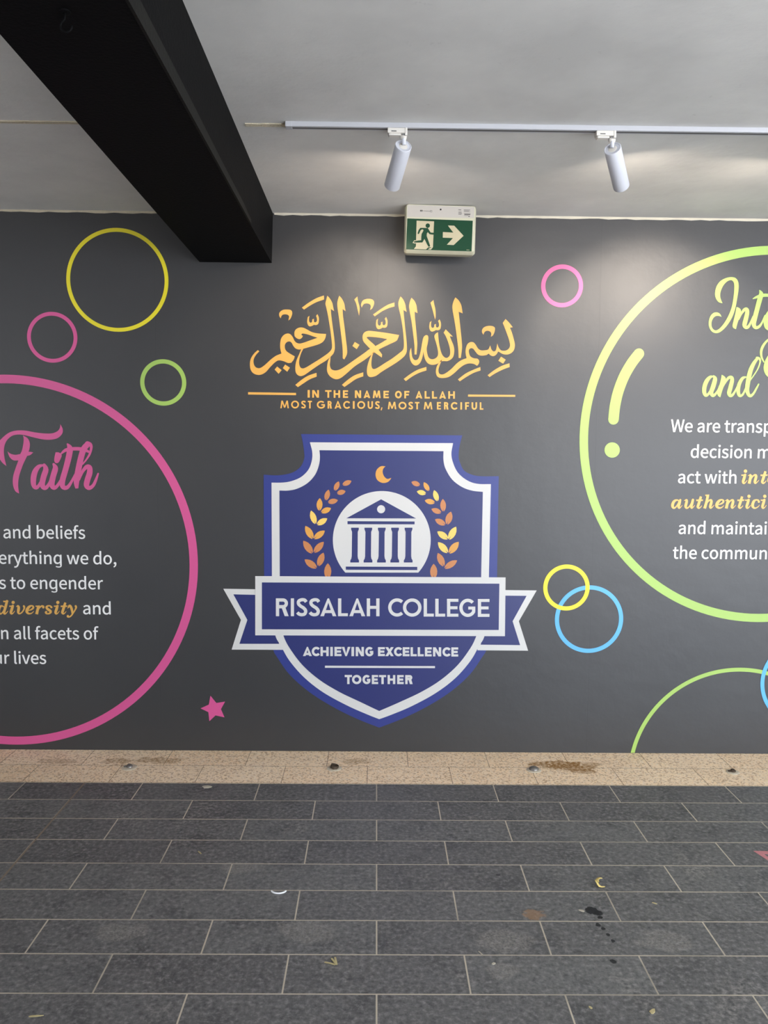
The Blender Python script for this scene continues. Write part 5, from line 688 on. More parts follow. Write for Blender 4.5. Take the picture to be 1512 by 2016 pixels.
        ('fill', [18711, 25311, 18658, 25322, 18604, 25331, 18552, 25344, 18503, 25369, 18457, 25407, 18412, 25454, 18372, 25509, 18339, 25567, 18314, 25629, 18294, 25697, 18282, 25769, 18278, 25846, 18283, 25933, 18295, 26026, 18316, 26120, 18344, 26207, 18381, 26285, 18427, 26360, 18479, 26428, 18536, 26488, 18600, 26540, 18670, 26583, 18743, 26620, 18815, 26651, 18886, 26676, 18959, 26695, 19030, 26708, 19098, 26714, 19165, 26715, 19230, 26709, 19291, 26697, 19345, 26677, 19391, 26648, 19432, 26612, 19466, 26568, 19495, 26519, 19518, 26464, 19536, 26402, 19548, 26335, 19556, 26260, 19559, 26180, 19557, 26094, 19552, 26001, 19544, 25901, 19532, 25787, 19517, 25663, 19500, 25537, 19484, 25420, 19470, 25314, 19456, 25214, 19440, 25117, 19420, 25018, 19395, 24917, 19365, 24815, 19332, 24713, 19295, 24615, 19254, 24521, 19208, 24429, 19159, 24339, 19106, 24252, 19048, 24165, 18985, 24079, 18920, 23999, 18854, 23927, 18785, 23863, 18714, 23805, 18643, 23757, 18575, 23723, 18510, 23703, 18447, 23696, 18386, 23700, 18329, 23712, 18276, 23731, 18226, 23760, 18181, 23796, 18139, 23839, 18101, 23890, 18067, 23949, 18039, 24013, 18018, 24079, 18005, 24147, 18000, 24218, 18000, 24290, 18006, 24360, 18018, 24429, 18035, 24499, 18058, 24564, 18085, 24622, 18118, 24673, 18156, 24718, 18198, 24756, 18242, 24785, 18291, 24804, 18344, 24815, 18397, 24819, 18446, 24815, 18490, 24803, 18533, 24783, 18571, 24757, 18605, 24728, 18632, 24695, 18654, 24657, 18673, 24616, 18694, 24577, 18655, 24591, 18616, 24607, 18577, 24620, 18536, 24627, 18491, 24630, 18443, 24628, 18395, 24621, 18352, 24605, 18313, 24580, 18276, 24547, 18243, 24507, 18215, 24463, 18191, 24413, 18172, 24357, 18158, 24298, 18151, 24241, 18150, 24184, 18156, 24126, 18168, 24070, 18185, 24020, 18207, 23977, 18236, 23939, 18268, 23906, 18302, 23881, 18335, 23861, 18369, 23848, 18406, 23843, 18447, 23850, 18492, 23868, 18541, 23897, 18592, 23936, 18646, 23985, 18702, 24047, 18762, 24120, 18821, 24202, 18879, 24289, 18934, 24382, 18988, 24483, 19039, 24587, 19086, 24694, 19128, 24799, 19166, 24905, 19201, 25016, 19230, 25136, 19256, 25270, 19277, 25415, 19294, 25561, 19307, 25698, 19316, 25829, 19321, 25957, 19321, 26075, 19318, 26178, 19314, 26261, 19306, 26330, 19294, 26387, 19274, 26437, 19246, 26481, 19211, 26517, 19170, 26543, 19126, 26555, 19075, 26552, 19018, 26535, 18960, 26508, 18905, 26473, 18853, 26429, 18802, 26377, 18754, 26316, 18710, 26251, 18670, 26177, 18634, 26094, 18603, 26009, 18581, 25930, 18569, 25855, 18565, 25782, 18567, 25713, 18573, 25650, 18585, 25593, 18603, 25541, 18624, 25494, 18643, 25450, 18660, 25411, 18677, 25377, 18694, 25344]),
        ('fill', [19489, 25119, 19529, 25107, 19570, 25095, 19609, 25081, 19643, 25061, 19676, 25036, 19706, 25006, 19730, 24970, 19744, 24922, 19746, 24858, 19737, 24782, 19723, 24701, 19705, 24620, 19682, 24542, 19653, 24463, 19623, 24382, 19596, 24297, 19573, 24208, 19552, 24115, 19532, 24020, 19511, 23926, 19472, 23941, 19431, 23955, 19394, 23971, 19364, 23993, 19343, 24019, 19328, 24050, 19319, 24086, 19316, 24133, 19321, 24192, 19333, 24260, 19349, 24336, 19365, 24415, 19383, 24501, 19402, 24593, 19422, 24687, 19439, 24778, 19453, 24865, 19466, 24950, 19477, 25034]),
        ('stroke', 3, [19651, 24459, 57, 19669, 24511, 66, 19696, 24586, 78, 19727, 24668, 93, 19761, 24741, 107, 19797, 24805, 121, 19836, 24867, 137, 19877, 24922, 152, 19914, 24964, 164, 19950, 24991, 170, 19986, 25008, 173, 20018, 25013, 175, 20044, 25005, 180, 20064, 24985, 189, 20080, 24952, 200, 20090, 24905, 212, 20092, 24845, 221, 20084, 24763, 229, 20066, 24663, 237, 20046, 24558, 243, 20028, 24463, 246, 20010, 24378, 248, 19990, 24297, 248, 19976, 24223, 245, 19972, 24161, 238, 19983, 24110, 224, 20005, 24069, 206, 20033, 24039, 187, 20061, 24021, 172, 20089, 24014, 165, 20120, 24020, 163, 20151, 24036, 161, 20182, 24062, 156, 20211, 24098, 148, 20238, 24143, 137, 20266, 24199, 126, 20296, 24265, 115, 20329, 24353, 102, 20366, 24459, 88, 20399, 24559, 75, 20422, 24628, 66]),
        ('stroke', 3, [20716, 26026, 49, 20736, 25994, 87, 20766, 25948, 141, 20793, 25893, 197, 20807, 25835, 237, 20804, 25777, 258, 20790, 25715, 267, 20770, 25643, 269, 20747, 25554, 270, 20722, 25441, 269, 20691, 25311, 264, 20659, 25171, 258, 20629, 25032, 254, 20597, 24887, 254, 20565, 24735, 255, 20535, 24590, 256, 20512, 24468, 254, 20495, 24375, 251, 20484, 24302, 246, 20479, 24242, 239, 20484, 24186, 230, 20500, 24131, 217, 20526, 24081, 201, 20559, 24042, 185, 20595, 24018, 172, 20636, 24013, 164, 20683, 24024, 159, 20731, 24046, 154, 20777, 24077, 148, 20817, 24116, 138, 20856, 24164, 128, 20893, 24222, 117, 20931, 24292, 107, 20971, 24385, 97, 21013, 24497, 88, 21050, 24602, 80, 21076, 24675, 74]),
        ('stroke', 3, [20370, 25566, 33, 20390, 25577, 46, 20419, 25593, 66, 20455, 25612, 87, 20498, 25631, 106, 20549, 25653, 123, 20609, 25678, 139, 20673, 25702, 153, 20739, 25722, 164, 20806, 25738, 170, 20876, 25752, 172, 20948, 25763, 173, 21023, 25769, 172, 21110, 25769, 169, 21205, 25764, 164, 21292, 25757, 159, 21352, 25753, 156]),
        ('stroke', 3, [21310, 24939, 123, 21287, 24893, 139, 21254, 24828, 162, 21219, 24753, 186, 21191, 24677, 205, 21170, 24599, 218, 21151, 24517, 228, 21138, 24433, 235, 21133, 24354, 238, 21136, 24277, 237, 21147, 24201, 231, 21165, 24131, 223, 21188, 24073, 214, 21219, 24027, 203, 21257, 23991, 190, 21298, 23966, 177, 21337, 23954, 164, 21374, 23958, 153, 21409, 23975, 143, 21444, 24002, 133, 21477, 24036, 123, 21510, 24083, 112, 21542, 24142, 100, 21571, 24199, 89, 21590, 24239, 82]),
        ('stroke', 3, [21290, 24919, 123, 21311, 24900, 123, 21342, 24874, 124, 21372, 24840, 124, 21390, 24799, 123, 21395, 24748, 121, 21392, 24688, 117, 21381, 24623, 113, 21361, 24558, 107, 21326, 24487, 97, 21277, 24411, 85, 21230, 24342, 74, 21197, 24295, 66]),
    ],
    'and_word': [
        ('stroke', 3, [18370, 21341, 74, 18341, 21339, 91, 18299, 21338, 115, 18252, 21331, 142, 18206, 21310, 165, 18161, 21274, 184, 18114, 21225, 203, 18069, 21168, 219, 18029, 21105, 231, 17995, 21036, 238, 17963, 20958, 240, 17937, 20878, 240, 17919, 20799, 239, 17907, 20720, 238, 17902, 20638, 235, 17903, 20561, 230, 17911, 20493, 223, 17927, 20433, 213, 17951, 20378, 200, 17980, 20335, 186, 18009, 20311, 173, 18040, 20307, 162, 18074, 20321, 152, 18108, 20348, 142, 18142, 20385, 132, 18175, 20432, 123, 18207, 20489, 114, 18240, 20558, 105, 18276, 20640, 99, 18319, 20749, 95, 18368, 20880, 93, 18412, 21004, 92, 18443, 21089, 91]),
        ('stroke', 3, [18389, 21365, 99, 18410, 21344, 125, 18439, 21314, 163, 18466, 21271, 202, 18479, 21212, 231, 18470, 21125, 246, 18447, 21017, 253, 18419, 20905, 256, 18393, 20804, 256, 18367, 20717, 254, 18338, 20637, 249, 18314, 20563, 241, 18303, 20497, 231, 18309, 20435, 219, 18328, 20379, 203, 18354, 20334, 187, 18381, 20306, 173, 18410, 20299, 164, 18443, 20309, 156, 18479, 20332, 149, 18515, 20365, 140, 18554, 20412, 130, 18596, 20472, 120, 18637, 20539, 109, 18670, 20603, 99, 18696, 20669, 89, 18716, 20740, 80, 18731, 20804, 72, 18742, 20848, 66]),
        ('fill', [18839, 21447, 18878, 21426, 18917, 21406, 18955, 21385, 18988, 21359, 19018, 21332, 19046, 21303, 19067, 21267, 19076, 21218, 19071, 21148, 19054, 21064, 19031, 20975, 19008, 20892, 18988, 20820, 18965, 20753, 18942, 20684, 18918, 20605, 18892, 20514, 18865, 20414, 18838, 20310, 18811, 20209, 18775, 20228, 18737, 20247, 18702, 20268, 18675, 20297, 18656, 20334, 18642, 20376, 18634, 20425, 18634, 20480, 18643, 20543, 18661, 20612, 18683, 20687, 18704, 20766, 18726, 20854, 18749, 20948, 18772, 21044, 18791, 21133, 18806, 21216, 18818, 21294, 18828, 21370]),
        ('stroke', 3, [18931, 20769, 66, 18954, 20821, 75, 18987, 20898, 88, 19025, 20981, 103, 19063, 21055, 116, 19102, 21120, 127, 19143, 21184, 138, 19185, 21240, 148, 19226, 21280, 157, 19268, 21305, 164, 19312, 21316, 169, 19351, 21315, 174, 19382, 21302, 181, 19403, 21279, 191, 19417, 21243, 203, 19424, 21195, 214, 19423, 21132, 223, 19411, 21045, 229, 19390, 20939, 234, 19366, 20829, 238, 19346, 20732, 239, 19327, 20651, 241, 19307, 20578, 241, 19292, 20512, 238, 19288, 20454, 231, 19298, 20402, 218, 19319, 20355, 199, 19345, 20320, 180, 19373, 20300, 165, 19403, 20299, 157, 19437, 20313, 151, 19472, 20339, 147, 19506, 20375, 140, 19541, 20423, 131, 19576, 20483, 121, 19610, 20549, 110, 19640, 20613, 99, 19668, 20679, 88, 19695, 20750, 76, 19717, 20814, 65, 19732, 20858, 58]),
        ('stroke', 3, [20185, 21331, 74, 20152, 21325, 92, 20104, 21317, 117, 20051, 21301, 144, 20003, 21268, 165, 19958, 21213, 180, 19912, 21141, 191, 19871, 21061, 200, 19838, 20981, 206, 19814, 20902, 212, 19797, 20818, 215, 19787, 20734, 216, 19783, 20655, 215, 19786, 20577, 210, 19795, 20501, 201, 19810, 20432, 192, 19829, 20378, 182, 19852, 20341, 172, 19880, 20317, 161, 19912, 20305, 150, 19944, 20306, 141, 19976, 20318, 133, 20011, 20341, 128, 20047, 20379, 122, 20082, 20434, 116, 20122, 20522, 107, 20165, 20636, 98, 20203, 20747, 89, 20230, 20823, 83]),
        ('stroke', 3, [20776, 22364, 148, 20741, 22317, 159, 20690, 22251, 175, 20634, 22171, 191, 20583, 22086, 206, 20538, 21997, 218, 20494, 21898, 230, 20453, 21792, 240, 20417, 21679, 247, 20386, 21554, 253, 20359, 21419, 256, 20337, 21282, 257, 20318, 21149, 256, 20301, 21019, 252, 20287, 20889, 247, 20278, 20766, 239, 20279, 20660, 231, 20289, 20571, 222, 20309, 20496, 211, 20334, 20433, 200, 20362, 20384, 190, 20392, 20346, 181, 20427, 20320, 173, 20464, 20309, 165, 20502, 20311, 157, 20540, 20332, 148, 20580, 20368, 139, 20621, 20415, 131, 20660, 20468, 124, 20698, 20531, 119, 20735, 20605, 116, 20771, 20680, 112, 20803, 20747, 107, 20834, 20808, 100, 20863, 20867, 90, 20888, 20917, 81, 20905, 20952, 74]),
        ('stroke', 3, [20742, 22380, 140, 20769, 22376, 137, 20808, 22372, 134, 20849, 22361, 129, 20880, 22341, 124, 20902, 22310, 116, 20918, 22272, 107, 20927, 22223, 98, 20926, 22163, 91, 20913, 22086, 85, 20890, 21996, 81, 20860, 21899, 77, 20823, 21805, 74, 20778, 21712, 72, 20724, 21617, 70, 20668, 21524, 68, 20614, 21437, 66, 20560, 21353, 64, 20504, 21271, 61, 20455, 21200, 59, 20421, 21150, 58]),
    ],
    'capital_word': [
        ('stroke', 3, [21504, 23492, 99, 21452, 23458, 103, 21377, 23409, 109, 21297, 23350, 117, 21226, 23287, 123, 21167, 23217, 130, 21111, 23140, 138, 21062, 23059, 144, 21022, 22982, 148, 20993, 22909, 149, 20972, 22839, 148, 20960, 22768, 145, 20954, 22698, 140, 20955, 22626, 134, 20964, 22554, 126, 20980, 22484, 116, 21000, 22415, 107, 21031, 22344, 96, 21071, 22273, 84, 21109, 22209, 74, 21136, 22165, 66]),
        ('fill', [21422, 22642, 21372, 22562, 21321, 22483, 21273, 22402, 21232, 22316, 21197, 22222, 21168, 22123, 21146, 22024, 21135, 21930, 21136, 21842, 21147, 21758, 21166, 21678, 21192, 21606, 21225, 21540, 21267, 21481, 21313, 21428, 21359, 21384, 21405, 21350, 21453, 21326, 21502, 21306, 21550, 21284, 21669, 21814, 21597, 22421]),
    ],
    'diversity': [
        ('fill', [-20909, 8535, -20610, 8540, -20627, 8470, -20887, 8453]),
        ('stroke', 3, [-20694, 8515, 138, -20710, 8454, 139, -20734, 8366, 141, -20760, 8269, 143, -20784, 8180, 144, -20810, 8097, 144, -20837, 8014, 144, -20861, 7939, 142, -20874, 7880, 138, -20874, 7841, 128, -20865, 7816, 116, -20850, 7802, 102, -20834, 7795, 90, -20816, 7797, 80, -20795, 7808, 70, -20772, 7825, 62, -20749, 7845, 54, -20724, 7871, 47, -20697, 7903, 40, -20673, 7934, 34, -20656, 7955, 30]),
        ('stroke', 3, [-20859, 8179, 54, -20884, 8194, 60, -20919, 8216, 69, -20958, 8236, 79, -20992, 8245, 90, -21021, 8240, 102, -21050, 8226, 115, -21076, 8204, 128, -21099, 8177, 138, -21120, 8142, 145, -21138, 8099, 151, -21153, 8053, 155, -21163, 8009, 156, -21168, 7966, 153, -21168, 7921, 147, -21163, 7880, 140, -21153, 7848, 132, -21137, 7823, 122, -21115, 7805, 111, -21090, 7795, 99, -21065, 7793, 90, -21040, 7802, 82, -21014, 7819, 76, -20986, 7845, 71, -20958, 7880, 66, -20924, 7931, 62, -20888, 7997, 58, -20855, 8060, 56, -20831, 8103, 54]),
        ('fill', [-20582, 8260, -20312, 8281, -20335, 8207, -20566, 8193]),
        ('stroke', 3, [-20378, 8250, 132, -20389, 8215, 136, -20405, 8166, 141, -20422, 8111, 147, -20438, 8060, 150, -20454, 8013, 150, -20471, 7965, 148, -20486, 7921, 144, -20493, 7883, 138, -20493, 7852, 128, -20486, 7827, 115, -20474, 7808, 102, -20460, 7798, 90, -20443, 7798, 80, -20421, 7806, 70, -20398, 7820, 62, -20375, 7838, 54, -20350, 7865, 47, -20323, 7899, 40, -20299, 7932, 34, -20282, 7955, 30]),
        ('fill', [-20262, 8448, -20270, 8413, -20290, 8384, -20320, 8364, -20355, 8356, -20389, 8363, -20417, 8383, -20436, 8412, -20442, 8447, -20434, 8482, -20414, 8512, -20384, 8532, -20350, 8539, -20315, 8532, -20287, 8513, -20268, 8483]),
        ('stroke', 3, [-20176, 8209, 36, -20160, 8219, 48, -20138, 8235, 66, -20114, 8249, 85, -20094, 8252, 102, -20079, 8242, 115, -20066, 8224, 126, -20057, 8199, 136, -20051, 8170, 144, -20052, 8133, 149, -20058, 8089, 151, -20065, 8043, 152, -20071, 8002, 150, -20077, 7966, 145, -20083, 7932, 138, -20086, 7901, 129, -20084, 7874, 120, -20074, 7850, 109, -20059, 7830, 97, -20040, 7815, 86, -20016, 7811, 78, -19986, 7818, 74, -19951, 7835, 72, -19913, 7859, 72, -19879, 7888, 72, -19848, 7923, 72, -19818, 7966, 73, -19792, 8011, 75, -19770, 8050, 78, -19755, 8085, 83, -19745, 8117, 90, -19739, 8147, 97, -19737, 8172, 102, -19740, 8195, 105, -19749, 8215, 106, -19759, 8231, 107, -19765, 8242, 108]),
        ('stroke', 3, [-19548, 7982, 36, -19513, 7992, 44, -19464, 8007, 55, -19411, 8025, 68, -19366, 8044, 78, -19330, 8066, 86, -19297, 8090, 93, -19269, 8116, 98, -19250, 8140, 102, -19239, 8163, 103, -19236, 8187, 101, -19240, 8210, 99, -19248, 8228, 96, -19261, 8243, 90, -19281, 8256, 83, -19305, 8265, 78, -19331, 8267, 78, -19359, 8262, 87, -19392, 8252, 102, -19425, 8236, 118, -19458, 8214, 132, -19490, 8184, 142, -19523, 8146, 151, -19552, 8106, 158, -19575, 8067, 162, -19591, 8029, 162, -19602, 7990, 160, -19606, 7953, 156, -19603, 7921, 150, -19592, 7892, 141, -19572, 7866, 130, -19548, 7845, 119, -19522, 7830, 108, -19491, 7821, 98, -19456, 7817, 89, -19420, 7819, 80, -19387, 7825, 72, -19357, 7837, 65, -19329, 7854, 59, -19303, 7874, 54, -19280, 7892, 48, -19260, 7910, 41, -19243, 7927, 34, -19229, 7943, 28, -19219, 7954, 24]),
        ('fill', [-19121, 8272, -18866, 8292, -18889, 8213, -19099, 8205]),
        ('stroke', 0, [-18935, 8261, 132, -18947, 8222, 135, -18964, 8167, 140, -18983, 8103, 146, -19001, 8041, 150, -19018, 7975, 152, -19035, 7902, 154, -19050, 7836, 155, -19061, 7790, 156]),
        ('stroke', 3, [-18993, 7980, 42, -18974, 8015, 48, -18945, 8067, 56, -18914, 8120, 65, -18884, 8164, 72, -18857, 8195, 77, -18829, 8219, 81, -18802, 8238, 85, -18777, 8250, 90, -18752, 8254, 97, -18726, 8250, 106, -18704, 8242, 114, -18688, 8232, 120, -18680, 8220, 123, -18678, 8204, 125, -18679, 8188, 125, -18680, 8178, 126]),
        ('stroke', 3, [-18230, 8193, 120, -18243, 8208, 111, -18262, 8230, 98, -18283, 8251, 86, -18307, 8266, 78, -18332, 8272, 77, -18362, 8274, 79, -18391, 8271, 84, -18417, 8265, 90, -18443, 8254, 97, -18467, 8239, 105, -18488, 8222, 113, -18500, 8203, 120, -18502, 8183, 124, -18496, 8161, 127, -18486, 8139, 129, -18472, 8118, 132, -18454, 8099, 135, -18432, 8081, 139, -18408, 8064, 142, -18384, 8046, 144, -18358, 8028, 145, -18331, 8010, 146, -18307, 7992, 146, -18290, 7973, 144, -18280, 7954, 138, -18276, 7933, 131, -18277, 7913, 122, -18285, 7894, 114, -18302, 7875, 106, -18326, 7855, 97, -18354, 7838, 90, -18383, 7826, 84, -18416, 7821, 80, -18454, 7821, 77, -18490, 7824, 76, -18518, 7831, 78, -18535, 7843, 83, -18545, 7860, 92, -18550, 7878, 101, -18552, 7892, 108, -18549, 7903, 112, -18541, 7911, 116, -18531, 7918, 118, -18525, 7923, 120]),
        ('fill', [-18094, 8280, -17823, 8300, -17846, 8227, -18077, 8213]),
        ('stroke', 3, [-17890, 8269, 132, -17901, 8235, 136, -17916, 8185, 142, -17933, 8131, 147, -17948, 8080, 150, -17965, 8032, 150, -17982, 7984, 148, -17996, 7940, 144, -18004, 7902, 138, -18003, 7872, 128, -17995, 7846, 115, -17984, 7827, 102, -17970, 7817, 90, -17952, 7817, 80, -17931, 7825, 70, -17908, 7839, 62, -17885, 7857, 54, -17860, 7884, 47, -17833, 7918, 40, -17809, 7951, 34, -17792, 7974, 30]),
        ('fill', [-17775, 8468, -17782, 8433, -17802, 8403, -17832, 8383, -17867, 8376, -17901, 8382, -17930, 8402, -17948, 8432, -17954, 8466, -17947, 8501, -17927, 8531, -17897, 8551, -17862, 8558, -17828, 8552, -17799, 8532, -17781, 8503]),
        ('fill', [-17707, 8289, -17338, 8298, -17349, 8218, -17709, 8203]),
        ('stroke', 0, [-17445, 8461, 120, -17459, 8421, 125, -17477, 8364, 132, -17499, 8298, 139, -17519, 8235, 144, -17540, 8172, 146, -17562, 8105, 146, -17583, 8042, 146, -17600, 7991, 144, -17613, 7955, 141, -17625, 7931, 137, -17632, 7912, 132, -17632, 7893, 126, -17624, 7871, 118, -17610, 7849, 109, -17592, 7832, 99, -17574, 7823, 90, -17554, 7826, 81, -17533, 7836, 71, -17510, 7852, 62, -17489, 7870, 54, -17466, 7892, 47, -17443, 7919, 40, -17423, 7944, 34, -17409, 7962, 30]),
        ('stroke', 3, [-17321, 8130, 24, -17306, 8157, 43, -17285, 8195, 72, -17261, 8234, 100, -17240, 8262, 120, -17222, 8277, 128, -17206, 8284, 128, -17190, 8284, 126, -17174, 8275, 126, -17159, 8254, 129, -17144, 8223, 133, -17130, 8186, 137, -17117, 8147, 138, -17105, 8104, 136, -17093, 8056, 132, -17083, 8007, 126, -17076, 7964, 120, -17072, 7925, 113, -17070, 7889, 104, -17070, 7858, 96, -17070, 7836, 90]),
        ('stroke', 3, [-16875, 8265, 114, -16869, 8253, 112, -16860, 8237, 109, -16853, 8216, 106, -16852, 8192, 102, -16860, 8163, 96, -16873, 8129, 90, -16890, 8094, 83, -16909, 8057, 78, -16929, 8021, 75, -16951, 7983, 73, -16976, 7944, 72, -17002, 7904, 72, -17031, 7861, 73, -17063, 7815, 75, -17095, 7772, 77, -17126, 7735, 78, -17154, 7706, 78, -17181, 7682, 77, -17208, 7664, 76, -17233, 7652, 78, -17258, 7647, 84, -17284, 7650, 92, -17307, 7656, 101, -17322, 7663, 108, -17329, 7672, 113, -17328, 7684, 116, -17324, 7695, 118, -17322, 7703, 120]),
    ],
    'authenticity': [
        ('stroke', 3, [16771, 14453, 68, 16749, 14467, 71, 16717, 14487, 74, 16680, 14506, 79, 16644, 14514, 87, 16607, 14509, 99, 16568, 14496, 115, 16530, 14476, 131, 16497, 14451, 143, 16469, 14418, 151, 16444, 14378, 157, 16424, 14335, 160, 16410, 14294, 162, 16402, 14255, 162, 16399, 14215, 160, 16402, 14177, 156, 16409, 14145, 149, 16423, 14116, 139, 16443, 14090, 125, 16467, 14070, 111, 16491, 14062, 100, 16515, 14066, 92, 16542, 14080, 85, 16570, 14102, 80, 16597, 14131, 75, 16623, 14169, 69, 16650, 14215, 64, 16676, 14265, 59, 16699, 14312, 56, 16720, 14360, 55, 16741, 14410, 55, 16758, 14453, 56, 16770, 14484, 56]),
        ('stroke', 3, [16825, 14516, 118, 16817, 14482, 126, 16806, 14433, 138, 16794, 14379, 149, 16782, 14329, 156, 16770, 14281, 157, 16757, 14232, 155, 16747, 14186, 151, 16743, 14148, 143, 16746, 14117, 132, 16754, 14092, 116, 16766, 14074, 100, 16780, 14064, 87, 16796, 14065, 78, 16813, 14076, 70, 16833, 14092, 63, 16853, 14111, 56, 16876, 14136, 48, 16902, 14168, 39, 16926, 14198, 31, 16942, 14218, 25]),
        ('stroke', 3, [17049, 14480, 31, 17072, 14491, 46, 17104, 14507, 67, 17138, 14521, 88, 17163, 14525, 106, 17176, 14518, 117, 17184, 14503, 125, 17187, 14483, 131, 17187, 14457, 137, 17183, 14424, 143, 17174, 14384, 149, 17164, 14341, 153, 17156, 14301, 156, 17149, 14262, 156, 17141, 14222, 153, 17136, 14184, 149, 17137, 14151, 143, 17146, 14122, 134, 17162, 14097, 122, 17181, 14077, 110, 17203, 14068, 100, 17229, 14070, 92, 17259, 14082, 86, 17290, 14102, 80, 17319, 14128, 75, 17346, 14164, 69, 17373, 14208, 64, 17398, 14256, 60, 17421, 14303, 56, 17442, 14354, 53, 17462, 14408, 52, 17479, 14457, 51, 17491, 14491, 50]),
        ('stroke', 3, [17527, 14528, 137, 17520, 14493, 141, 17510, 14443, 147, 17498, 14387, 153, 17488, 14335, 156, 17477, 14287, 156, 17465, 14238, 154, 17456, 14192, 150, 17452, 14154, 143, 17455, 14123, 132, 17463, 14098, 116, 17474, 14080, 101, 17486, 14070, 87, 17500, 14072, 78, 17516, 14082, 70, 17534, 14098, 63, 17553, 14118, 56, 17576, 14143, 48, 17603, 14176, 39, 17628, 14206, 31, 17645, 14227, 25]),
        ('fill', [17711, 14548, 18094, 14558, 18088, 14477, 17715, 14461]),
        ('stroke', 0, [17972, 14725, 125, 17961, 14684, 130, 17945, 14625, 137, 17927, 14559, 144, 17910, 14494, 149, 17892, 14430, 152, 17874, 14361, 152, 17856, 14297, 151, 17842, 14245, 150, 17831, 14209, 147, 17820, 14184, 143, 17815, 14164, 137, 17815, 14145, 131, 17825, 14122, 123, 17841, 14100, 113, 17861, 14083, 103, 17881, 14074, 93, 17901, 14076, 84, 17922, 14087, 74, 17945, 14103, 65, 17966, 14121, 56, 17988, 14144, 48, 18010, 14171, 41, 18029, 14197, 35, 18043, 14215, 31]),
        ('fill', [18203, 14826, 18433, 14835, 18417, 14760, 18225, 14746]),
        ('stroke', 0, [18359, 14809, 143, 18348, 14742, 144, 18333, 14646, 146, 18314, 14538, 147, 18294, 14436, 150, 18271, 14332, 152, 18244, 14222, 156, 18219, 14124, 160, 18201, 14055, 162]),
        ('stroke', 3, [18271, 14249, 50, 18288, 14283, 53, 18312, 14334, 58, 18339, 14387, 63, 18366, 14430, 69, 18392, 14461, 74, 18420, 14487, 80, 18447, 14507, 87, 18471, 14521, 93, 18494, 14528, 101, 18516, 14529, 109, 18535, 14525, 118, 18549, 14516, 125, 18560, 14502, 130, 18566, 14483, 135, 18569, 14459, 139, 18569, 14432, 143, 18564, 14398, 148, 18556, 14359, 152, 18546, 14319, 155, 18538, 14282, 156, 18529, 14248, 154, 18519, 14215, 150, 18511, 14185, 145, 18509, 14157, 137, 18512, 14132, 126, 18520, 14107, 113, 18532, 14089, 99, 18546, 14080, 87, 18563, 14083, 78, 18583, 14095, 71, 18605, 14113, 63, 18628, 14133, 56, 18655, 14160, 48, 18685, 14193, 39, 18713, 14225, 31, 18732, 14247, 25]),
        ('stroke', 3, [18931, 14261, 37, 18966, 14271, 46, 19016, 14287, 58, 19070, 14305, 70, 19115, 14325, 81, 19152, 14347, 89, 19184, 14372, 97, 19211, 14397, 102, 19230, 14422, 106, 19239, 14446, 107, 19240, 14471, 106, 19235, 14493, 103, 19226, 14512, 100, 19210, 14528, 94, 19189, 14541, 86, 19164, 14550, 81, 19137, 14552, 81, 19107, 14547, 90, 19074, 14537, 106, 19040, 14520, 123, 19008, 14498, 137, 18977, 14467, 148, 18945, 14429, 157, 18917, 14387, 164, 18896, 14348, 168, 18882, 14309, 169, 18874, 14269, 167, 18872, 14231, 162, 18878, 14198, 156, 18892, 14169, 147, 18913, 14143, 136, 18940, 14121, 123, 18969, 14105, 112, 19002, 14096, 102, 19038, 14093, 92, 19076, 14094, 83, 19110, 14100, 75, 19140, 14113, 68, 19168, 14131, 62, 19193, 14151, 56, 19216, 14170, 50, 19235, 14187, 43, 19252, 14206, 36, 19266, 14222, 29, 19275, 14233, 25]),
        ('stroke', 3, [19336, 14495, 31, 19362, 14505, 44, 19400, 14520, 62, 19438, 14535, 81, 19464, 14546, 93]),
        ('stroke', 0, [19495, 14546, 137, 19489, 14506, 141, 19480, 14450, 146, 19469, 14385, 152, 19459, 14321, 156, 19447, 14254, 158, 19434, 14180, 160, 19422, 14112, 161, 19414, 14066, 162]),
        ('stroke', 3, [19483, 14259, 50, 19500, 14294, 53, 19524, 14344, 58, 19551, 14398, 63, 19578, 14441, 69, 19604, 14472, 74, 19632, 14498, 80, 19658, 14518, 87, 19683, 14532, 93, 19706, 14539, 101, 19728, 14540, 109, 19746, 14536, 118, 19761, 14526, 125, 19771, 14513, 130, 19778, 14494, 135, 19781, 14470, 139, 19781, 14443, 143, 19776, 14409, 148, 19768, 14370, 152, 19759, 14330, 155, 19750, 14293, 156, 19741, 14259, 154, 19731, 14226, 150, 19724, 14195, 145, 19721, 14168, 137, 19725, 14142, 126, 19733, 14118, 113, 19745, 14100, 99, 19759, 14091, 87, 19776, 14093, 78, 19796, 14106, 71, 19818, 14124, 63, 19841, 14144, 56, 19868, 14171, 48, 19898, 14204, 39, 19926, 14236, 31, 19945, 14257, 25]),
        ('fill', [20017, 14569, 20400, 14579, 20394, 14498, 20021, 14482]),
        ('stroke', 0, [20277, 14746, 125, 20266, 14705, 130, 20250, 14646, 137, 20233, 14579, 145, 20216, 14515, 150, 20199, 14450, 152, 20180, 14382, 152, 20163, 14318, 152, 20149, 14265, 150, 20138, 14229, 147, 20128, 14204, 143, 20122, 14185, 137, 20123, 14165, 131, 20132, 14143, 123, 20148, 14121, 113, 20168, 14103, 103, 20188, 14094, 94, 20208, 14097, 84, 20230, 14108, 74, 20252, 14124, 65, 20273, 14142, 56, 20295, 14164, 48, 20317, 14192, 41, 20337, 14218, 35, 20350, 14236, 31]),
        ('fill', [20433, 14567, 20712, 14588, 20694, 14513, 20455, 14498]),
